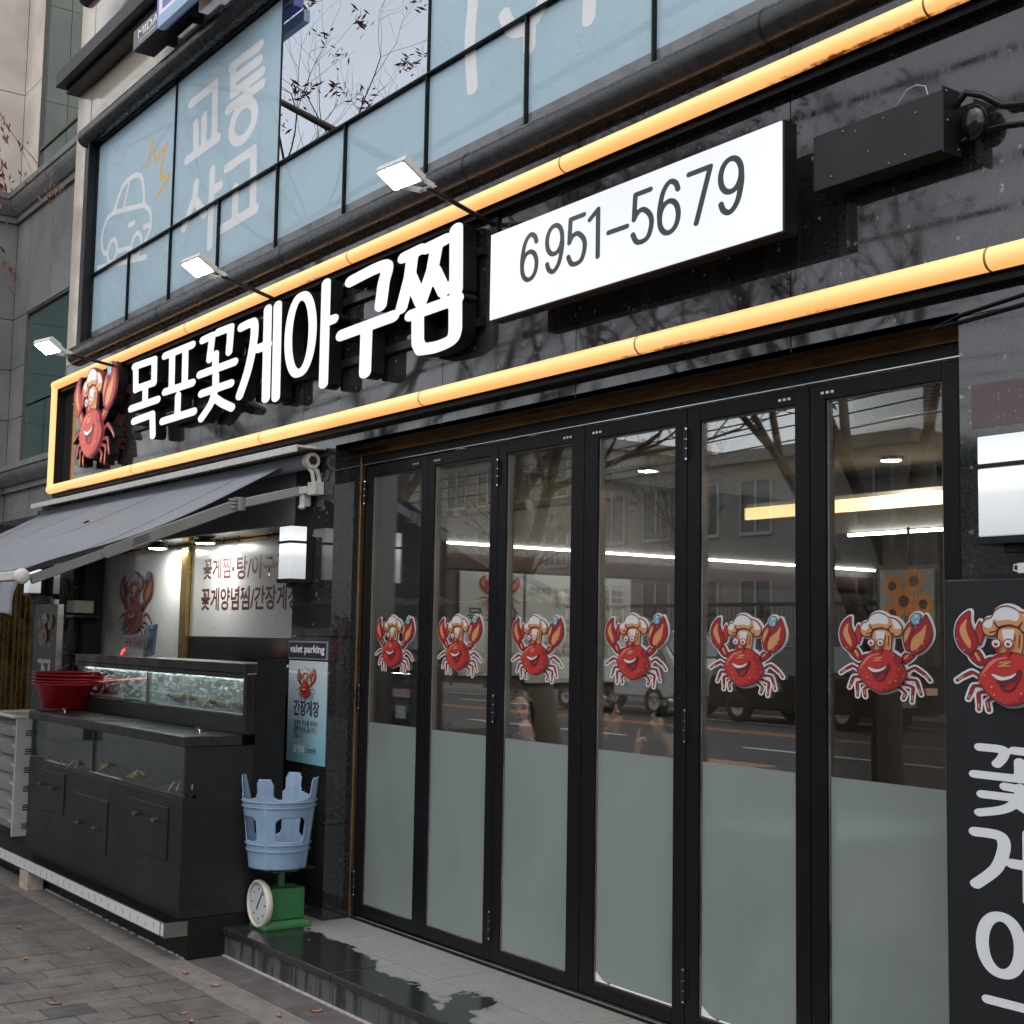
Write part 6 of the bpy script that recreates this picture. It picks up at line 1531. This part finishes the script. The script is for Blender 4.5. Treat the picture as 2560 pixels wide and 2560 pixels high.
# wing that comes forward at the left, its side seen edge on
for z0, z1, m in ((2.6, 3.1, 'granite_grey'), (3.1, 3.62, 'granite_grey'), (3.62, 4.12, 'granite_grey'), (4.12, 4.62, 'granite_grey'), (4.62, 5.58, 'granite_grey'), (5.84, 6.9, 'stone_beige'), (6.9, 7.9, 'stone_beige'), (7.9, 9.0, 'stone_beige'), (9.0, 10.2, 'stone_beige')):
    for y0, y1 in ((2.6, 3.15), (3.15, NY)):
        MB().box(-13.53, -13.5, y0+0.004, y1-0.004, z0+0.004, z1-0.004).build('stone_panel', m, nb)
MB().box(-18, -13.531, 2.6, 9, 0, 12).box(-13.53, -10.96, NY+0.05, 9, 2.58, 12).build('masonry_core', 'mortar', nb)
def moulding(z0, z1):
    mb = MB(); prof = [(0.0, z0), (0.03, z0), (0.03, z0+(z1-z0)*0.22), (0.055, z0+(z1-z0)*0.25)]+[(0.055+0.07*math.sin(t*math.pi/2), z0+(z1-z0)*(0.25+0.5*t)) for t in (0.25, 0.5, 0.75, 1.0)]+[(0.14, z0+(z1-z0)*0.78), (0.14, z1), (0.0, z1)]
    n = len(prof)
    V = [(-13.5+p, NY-p, z) for p, z in prof]+[(-10.96, NY-p, z) for p, z in prof]+[(-13.5+p, 2.6, z) for p, z in prof]
    mb.add(V, [(i, n+i, n+i+1, i+1) for i in range(n-1)]+[(2*n+i, i, i+1, 2*n+i+1) for i in range(n-1)]); mb.build('moulding', 'granite_grey', nb)
moulding(5.58, 5.84); moulding(2.90, 3.13)
for x0, x1, z0, z1 in ((-12.93, -12.20, 6.20, 9.0), (-12.18, -10.96, 6.20, 9.0), (-12.93, -12.20, 5.86, 6.17), (-12.18, -10.96, 5.86, 6.17), (-13.03, -12.45, 3.16, 3.70), (-12.43, -10.96, 3.16, 3.70), (-13.03, -10.96, 3.72, 4.59)):
    MB().box(x0, x1, NY+0.02, NY+0.03, z0, z1).build('window_pane', 'green_glass', nb)
MB().box(-13.05, -13.032, NY-0.005, NY+0.04, 3.14, 4.61).box(-13.032, -10.96, NY-0.005, NY+0.04, 4.592, 4.61).box(-12.95, -12.932, NY-0.005, NY+0.04, 5.85, 9).box(-12.932, -10.96, NY+0.005, NY+0.028, 6.172, 6.198).build('window_frame', 'steel_dull', nb)
settle(nb, (-13, 4, 0))

# signs high on the shop building
ms = thing('blade_sign', 'grey and blue projecting company sign high on the facade at top left', 'sign')
MB().box(-9.08, -8.30, 3.25, 3.40, 5.67, 5.82).build('lower_box', 'black_metal', ms, 0.004)
MB().box(-9.08, -8.30, 3.244, 3.2495, 5.675, 5.815).build('face', 'grey_board', ms)
text('lettering', 'MIDAS', 'print_white', -8.99, 5.735, 0.062, 3.2435, 0.44, ms, offset=0.01); text('lettering', 'LAW OFFICE BUILDING', 'print_white', -8.99, 5.70, 0.018, 3.2435, 0.44, ms)
MB().box(-8.46, -7.6, 3.17, 3.243, 5.60, 6.5).build('blue_box', 'blue_sign', ms, 0.006); MB().box(-8.40, -7.6, 3.163, 3.1695, 5.63, 5.68).box(-8.40, -8.35, 3.163, 3.1695, 5.68, 6.4).box(-8.28, -7.6, 3.163, 3.1695, 5.78, 5.83).build('blue_trim', 'print_white', ms)
MB().box(-8.30, -7.6, 3.12, 3.1625, 5.52, 5.60).build('sign_tray', 'blue_sign_light', ms); MB().box(-8.9, -8.84, 3.40, 3.475, 5.7, 5.76).box(-8.45, -8.39, 3.40, 3.475, 5.7, 5.76).build('bracket', 'black_metal', ms)
settle(ms, (-8.5, 3.4, 5.67))

# ================================================================== STREET BEHIND THE CAMERA (what the glass and granite mirror)
def tree(x, y, h, seed, label, leafy=0.25, lean=(0, 0), spread=1.0, low=0.33):
    rg_ = random.Random(seed); t = thing('street_tree', label, 'tree', group='street trees with a few dry leaves')
    wd = MB(); lf = MB()
    def grow(p, d, L_, r_, lev):
        n = 4; pts = [p]; q = p.copy(); dd = d.copy(); rs = [r_]
        for i in range(n):
            dd = (dd+Vector((rg_.uniform(-1, 1), rg_.uniform(-1, 1), rg_.uniform(-0.5, 0.8)))*(0.10+0.05*lev)).normalized(); q = q+dd*L_/n; pts.append(q); rs.append(r_*(1-0.45*(i+1)/n))
        wd.tube(pts, rs, 8 if lev < 2 else 5 if lev < 4 else 3, cap=False)
        if lev >= 5:
            if rg_.random() < leafy*0.45:
                for k in range(rg_.randint(9, 24)):
                    c = pts[-1]+Vector((rg_.gauss(0, 0.09), rg_.gauss(0, 0.09), rg_.gauss(-0.06, 0.08))); a = Vector((rg_.gauss(0, 1), rg_.gauss(0, 1), rg_.gauss(-0.8, 0.6))).normalized(); b = a.orthogonal().normalized()
                    s_ = rg_.uniform(0.045, 0.085); lf.add([c-a*s_, c+b*s_*0.22, c+a*s_, c-b*s_*0.22], [(0, 1, 2, 3)])
            return
        m_ = (3, 4, 4, 4, 4)[lev]
        for k in range(m_):
            i = rg_.randint(2, n) if k else n; ang = rg_.uniform(0.35, 0.85)*(0.75 if k == 0 else 1.0)
            ax = dd.orthogonal().normalized(); ax.rotate(Matrix.Rotation(rg_.uniform(0, 6.28), 3, dd)); nd_ = dd.copy(); nd_.rotate(Matrix.Rotation(ang, 3, ax)); nd_ = Vector((nd_.x*spread, nd_.y*spread, nd_.z+0.12)).normalized()
            grow(pts[i], nd_, L_*rg_.uniform(0.62, 0.8), rs[i]*rg_.uniform(0.6, 0.8), lev+1)
    grow(Vector((0, 0, 0)), Vector((lean[0], lean[1], 1)).normalized(), h*low, h*0.017, 0)
    wd.build('trunk', 'bark', t); lf.build('crown', 'dry_leaf', t); t.location = (x, y, -0.03)
tree(-11.2, -1.5, 9.5, 11, 'bare street tree with few dry leaves left of the shop at the kerb', 0.45, (-0.08, 0.12), 1.1)
tree(-15.0, -1.6, 11.5, 41, 'tall street tree with clusters of dry leaves, mirrored in the upper window', 0.6, (-0.03, 0.0), 1.0, 0.36)
tree(-20.5, -1.7, 9.0, 23, 'second bare street tree further left along the kerb', 0.2, (0.0, 0.0))
tree(-7.4, -2.1, 8.5, 8, 'bare street tree at the kerb opposite the doors', 0.25, (0.05, 0.0), 1.1)
tree(-3.0, -2.0, 9.5, 5, 'bare street tree at the kerb behind the viewer', 0.2, (0.05, -0.05))
tree(-26.5, -18.2, 9.0, 31, 'bare tree across the road near the fence', 0.12); tree(-35, -18.4, 9.0, 37, 'bare tree across the road by the cream block', 0.12)
# low twigs with rusty leaves reaching in at the top left
tw = thing('overhanging_twigs', 'thin twigs with rusty dry leaves hanging in at the top left', 'branch')
wd, lf = MB(), MB(); rg_ = random.Random(3)
def twig(p, d, L_, r_, lev):
    pts = [p]; q = p.copy(); dd = d.normalized(); n = 5
    for i in range(n): dd = (dd+Vector((rg_.uniform(-.25, .25), rg_.uniform(-.2, .2), rg_.uniform(-.3, .16)))).normalized(); q = q+dd*L_/n; pts.append(q)
    wd.tube(pts, [r_*(1-0.7*i/n) for i in range(n+1)], 5, cap=False)
    if lev == 0 or rg_.random() < 0.75:
        for k in range(rg_.randint(5, 12)):
            c = pts[rg_.randint(3, 5)]+Vector((rg_.gauss(0, .05), rg_.gauss(0, .04), rg_.gauss(-.05, .05))); a = Vector((rg_.gauss(0, .5), rg_.gauss(0, .5), -1)).normalized(); b = a.orthogonal().normalized(); s_ = rg_.uniform(.028, .05)
            lf.add([c-a*s_, c-a*s_*.2+b*s_*.28, c+a*s_, c-a*s_*.2-b*s_*.28], [(0, 1, 2, 3)])
    if lev > 0:
        for k in range(3): e = dd.copy(); e = (e+Vector((rg_.uniform(-.9, .9), rg_.uniform(-.5, .5), rg_.uniform(-.8, .3)))).normalized(); twig(pts[rg_.randint(2, 5)], e, L_*0.7, r_*0.55, lev-1)
twig(Vector((-12.3, 2.5, 6.9)), Vector((0.75, 0.45, -0.35)), 0.9, 0.010, 2); twig(Vector((-12.2, 2.7, 6.1)), Vector((0.6, 0.3, -0.15)), 0.7, 0.008, 2); twig(Vector((-12.4, 2.8, 5.1)), Vector((0.6, 0.25, -0.1)), 0.5, 0.006, 1)
wd.tube([(-11.9, -0.2, 6.5), (-12.2, 1.2, 7.0), (-12.3, 2.5, 6.9)], [0.05, 0.03, 0.012], 6); wd.tube([(-12.2, 1.2, 7.0), (-12.3, 2.2, 6.5), (-12.2, 2.7, 6.1)], [0.03, 0.018, 0.009], 6); wd.tube([(-12.3, 2.2, 6.5), (-12.4, 2.6, 5.7), (-12.4, 2.8, 5.1)], [0.016, 0.01, 0.007], 6)
wd.build('twig', 'bark', tw); lf.build('leaves', 'dry_leaf', tw); settle(tw, (-12.2, 1.2, 6.9))

nc = thing('overhead_cables', 'bundles of black overhead cables above the kerb, mirrored in the granite', 'cable')
for k, (y, z, rad) in enumerate(((-2.4, 5.6, 0.035), (-2.5, 6.1, 0.05), (-2.4, 6.5, 0.025), (-2.6, 7.1, 0.06), (-2.3, 7.6, 0.03), (-2.5, 8.3, 0.045), (-2.4, 5.2, 0.02))):
    MB().tube([(-40+5*q, y, z-0.35*(1-((q % 6)/3-1)**2)+0.02*math.sin(3*q+k)) for q in range(13)], rad, 6, cap=False).build('cable', 'black_matte', nc)
settle(nc, (-10, -2.4, 5.6))
def block(label, x0, x1, y0, y1, h, mat, rows, cols, ww, wh, roof='concrete', base=1.0):
    t = thing('apartment_block', label, 'building', group='blocks across the road')
    MB().box(x0, x1, y0, y1, 0, h).build('wall', mat, t); MB().box(x0-0.3, x1+0.3, y0-0.3, y1+0.3, h, h+0.35).build('roof', roof, t)
    fh = (h-base)/rows
    for r_ in range(rows):
        for c in range(cols):
            xc = x0+(c+0.5)*(x1-x0)/cols; z = base+r_*fh+fh*0.3
            wdw = MB().box(xc-ww/2, xc+ww/2, y1, y1+0.05, z, z+wh).build('window', 'dark_window', t)
            MB().box(xc-ww/2-0.08, xc+ww/2+0.08, y1, y1+0.09, z-0.1, z).box(xc-0.04, xc+0.04, y1+0.05, y1+0.08, z, z+wh).box(xc-ww/2-0.07, xc-ww/2, y1, y1+0.08, z, z+wh).box(xc+ww/2, xc+ww/2+0.07, y1, y1+0.08, z, z+wh).build('frame', 'wall_white', wdw)
    settle(t, ((x0+x1)/2, (y0+y1)/2, 0))
block('pinkish two storey block across the road mirrored in the fifth door', -35.5, -22.5, -32, -22.0, 6.9, 'wall_pink', 2, 6, 1.15, 1.5)
block('low cream block with teal roof across the road', -22, -9, -34, -23.0, 6.3, 'wall_cream', 2, 6, 1.2, 1.3, 'roof_green')
block('cream three storey block across the road further left', -52, -37, -34, -22.5, 8.4, 'wall_cream', 3, 7, 1.2, 1.4)
block('white block across the road far left', -75, -55, -36, -22.5, 9.5, 'wall_white', 3, 9, 1.3, 1.5)
block('grey block across the road behind the viewer', -8, 12, -36, -24, 9.0, 'wall_white', 3, 8, 1.3, 1.5)
fn = thing('mesh_fence', 'dark mesh fence along the far pavement across the road', 'fence')
for k in range(42): MB().box(-70+2*k, -69.92+2*k, -18.04, -17.96, 0, 2.6).build('post', 'net_mesh', fn)
MB().box(-70, 14, -18.02, -17.98, 2.5, 2.6).build('top_rail', 'net_mesh', fn); MB().box(-70, 14, -18.02, -17.98, 0.1, 1.15).build('lower_sheet', 'net_mesh', fn)
nw = MB()
for k in range(560): nw.box(-70+0.15*k, -69.99+0.15*k, -18.006, -17.994, 1.15, 2.5)
o = nw.build('wire_mesh', 'net_mesh', fn); o['kind'] = 'stuff'
settle(fn, (-28, -18, 0))
pole = thing('utility_pole', 'concrete utility pole with crossarms across the road', 'pole')
MB().tube([(-19.3, -18.6, 0), (-19.3, -18.6, 11)], [0.17, 0.11], 12).build('pole', 'concrete', pole)
MB().box(-20.3, -18.3, -18.68, -18.52, 9.6, 9.75).box(-20.3, -18.3, -18.68, -18.52, 8.6, 8.75).build('crossarm', 'steel_dull', pole)
wr = MB()
for z, dy in ((9.8, 0), (9.85, 0.3), (8.8, 0), (8.85, -0.3), (8.0, 0), (7.6, 0.05), (7.3, 0.0), (6.9, 0.1)):
    for a, b in ((-60, -19.3), (-19.3, 15)):
        wr.tube([(a+(b-a)*k/10, -18.6+dy, z-0.9*(1-(2*k/10-1)**2)*0.6) for k in range(11)], 0.02, 4, cap=False)
wr.build('wires', 'black_matte', pole); settle(pole, (-19.3, -18.6, 0))

def car(label, x, y, heading, paint, kind):
    t = thing('parked_car' if kind == 'suv' else 'pickup_truck', label, 'car' if kind == 'suv' else 'truck')
    L_, W = (4.7, 1.85) if kind == 'suv' else (5.0, 1.75)
    if kind == 'suv': prof = [(-2.3, 0.35), (-2.35, 0.75), (-2.25, 1.0), (-2.1, 1.55), (-1.6, 1.68), (0.2, 1.66), (0.95, 1.12), (2.0, 1.0), (2.32, 0.85), (2.36, 0.4), (2.2, 0.3), (-2.2, 0.3)]
    else: prof = [(0.3, 0.5), (0.3, 1.95), (0.5, 2.0), (1.7, 1.98), (2.3, 1.35), (2.45, 1.1), (2.48, 0.5), (2.3, 0.42), (0.4, 0.42)]
    n = len(prof); V = [(a, s*W/2*(0.93 if z > 1.3 else 1.0), z) for s in (-1, 1) for a, z in prof]
    mb = MB(); mb.add(V, [tuple(range(n))[::-1], tuple(range(n, 2*n))]+[(i, (i+1) % n, n+(i+1) % n, n+i) for i in range(n)])
    mb.build('body', paint, t, 0.05)
    gl = MB()
    if kind == 'suv':
        for s in (-1, 1): gl.add([(-1.95, s*W/2*0.985, 1.08), (0.72, s*W/2*0.985, 1.10), (0.12, s*W/2*0.945, 1.56), (-1.85, s*W/2*0.945, 1.56)], [(0, 1, 2, 3) if s < 0 else (3, 2, 1, 0)])
        gl.add([(0.98, -0.8, 1.13), (0.98, 0.8, 1.13), (0.27, 0.75, 1.63), (0.27, -0.75, 1.63)], [(0, 1, 2, 3)])
    else:
        for s in (-1, 1): gl.add([(0.7, s*W/2*1.003, 1.25), (2.15, s*W/2*1.003, 1.25), (1.7, s*W/2*0.95, 1.88), (0.75, s*W/2*0.95, 1.88)], [(0, 1, 2, 3) if s < 0 else (3, 2, 1, 0)])
        gl.add([(2.33, -0.75, 1.38), (2.33, 0.75, 1.38), (1.76, 0.7, 1.93), (1.76, -0.7, 1.93)], [(0, 1, 2, 3)])
        MB().box(-2.5, 0.22, -W/2, W/2, 0.75, 0.85).box(-2.5, 0.22, -W/2, -W/2+0.04, 0.851, 1.25).box(-2.5, 0.22, W/2-0.04, W/2, 0.851, 1.25).box(-2.5, -2.46, -W/2+0.04, W/2-0.04, 0.851, 1.25).build('cargo_bed', paint, t, 0.01)
        MB().box(-2.4, 0.5, -0.4, 0.4, 0.5, 0.749).build('chassis', 'black_matte', t)
    gl.build('windows', 'dark_window', t)
    for wx in ((-1.45, 1.45) if kind == 'suv' else (-1.5, 1.75)):
        for s in (-1, 1):
            wv = thing_wheel(t, wx, s*(W/2-0.09), 0.34)
    hl = MB()
    for s in (-1, 1): hl.box(2.30, 2.40, s*0.72-0.17, s*0.72+0.17, 0.72, 0.86) if kind == 'suv' else hl.box(2.44, 2.50, s*0.65-0.14, s*0.65+0.14, 0.7, 0.86)
    hl.build('headlight', 'tail_lamp', t); MB().box(2.365 if kind == 'suv' else 2.485, 2.38 if kind == 'suv' else 2.50, -0.26, 0.26, 0.48, 0.60).build('number_plate', 'paper_white', t)
    t.location = (x, y, -0.13); t.rotation_euler = (0, 0, heading)
def thing_wheel(parent, x, y, r_):
    wvo = MB().lathe((x, y, r_), [(r_*0.6, -0.1), (r_*0.95, -0.1), (r_, -0.06), (r_, 0.06), (r_*0.95, 0.1), (r_*0.6, 0.1)], 24, axis='Y').build('wheel', 'tyre', parent)
    mb = MB().lathe((x, y, r_), [(r_*0.6, -0.085), (r_*0.5, -0.06), (0.05, -0.07), (0.001, -0.075)], 24, axis='Y').lathe((x, y, r_), [(r_*0.6, 0.085), (r_*0.5, 0.06), (0.05, 0.07), (0.001, 0.075)], 24, axis='Y')
    mb.build('rim', 'steel', wvo)
car('black car driving on the far side of the road, mirrored in the last doors', -19.7, -15.2, 0.0, 'car_black', 'suv')
car('white pickup truck on the far side of the road, mirrored in the fourth door', -25.3, -14.9, 0.0, 'car_white', 'truck')
hd = MB(); rg_ = random.Random(9)
for k in range(900):
    c = Vector((rg_.gauss(0, 0.6), rg_.gauss(0, 0.4), abs(rg_.gauss(0.5, 0.3)))); a = Vector((rg_.gauss(0, 1), rg_.gauss(0, 1), rg_.gauss(0, 1))).normalized(); b = a.orthogonal(); s_ = 0.09
    hd.add([c-a*s_, c+b*s_*.5, c+a*s_, c-b*s_*.5], [(0, 1, 2, 3)])
o = tag(hd.build('roadside_bush', 'hedge'), 'yellow green bush across the road mirrored in the second door', 'bush'); o.location = (-33, -17.3, 0)

# ================================================================== fallen leaves
def leaf_mesh(s_, curl):
    mb = MB(); n = 7; L_ = [(-1 + 2*i/(n-1)) for i in range(n)]; V = []
    for i, t in enumerate(L_):
        w_ = 0.34*(1-t*t)**0.8*(1 if t < 0.3 else 1.05)
        V += [(t*s_, -w_*s_, curl*s_*(t*t)+0.10*s_), (t*s_, 0, curl*s_*t*t*0.7), (t*s_, w_*s_, curl*s_*(t*t)+0.12*s_)]
    mb.add(V, [(3*i+j, 3*i+3+j, 3*i+4+j, 3*i+1+j) for i in range(n-1) for j in (0, 1)], 0, True); return mb.mesh('leaf', 'fallen_leaf')
LM = [leaf_mesh(0.028, 0.3), leaf_mesh(0.034, 0.15), leaf_mesh(0.024, 0.45)]
spots = [(0.002, 'dry orange leaf lying on the grey pavers', [(-6.86, 2.12), (-5.99, 1.98), (-5.55, 2.38), (-5.42, 2.36), (-7.6, 2.3), (-6.9, 2.45)], 'leaves on the pavers'),
         (0.003, 'dry orange leaf on the border stones nearest the tank', [(-6.19, 2.66)], 'leaves on the border stones'), (0.003, 'dry orange leaf on the border stones, middle one before the step', [(-5.90, 2.68)], 'leaves on the border stones'), (0.003, 'dry orange leaf on the border stones at the bottom edge', [(-5.3, 2.70)], 'leaves on the border stones'),
         (0.0, 'dry orange leaf on the dark tiles below the step', [(-5.29, 2.87)], 'leaf on the tiles')]
for z, lab, pts, grp in spots:
    for k, (x, y) in enumerate(pts):
        o = link('fallen_leaf', LM[k % 3]); o.location = (x, y, z); o.rotation_euler = (0, 0, rnd.uniform(0, 6.28)); tag(o, lab, 'leaf', grp)
o = link('fallen_leaf', LM[2]); o.location = (-5.95, 3.18, ST+0.001); o.scale = (0.5, 0.5, 0.5); tag(o, 'tiny leaf scrap on the wet step slab', 'leaf')
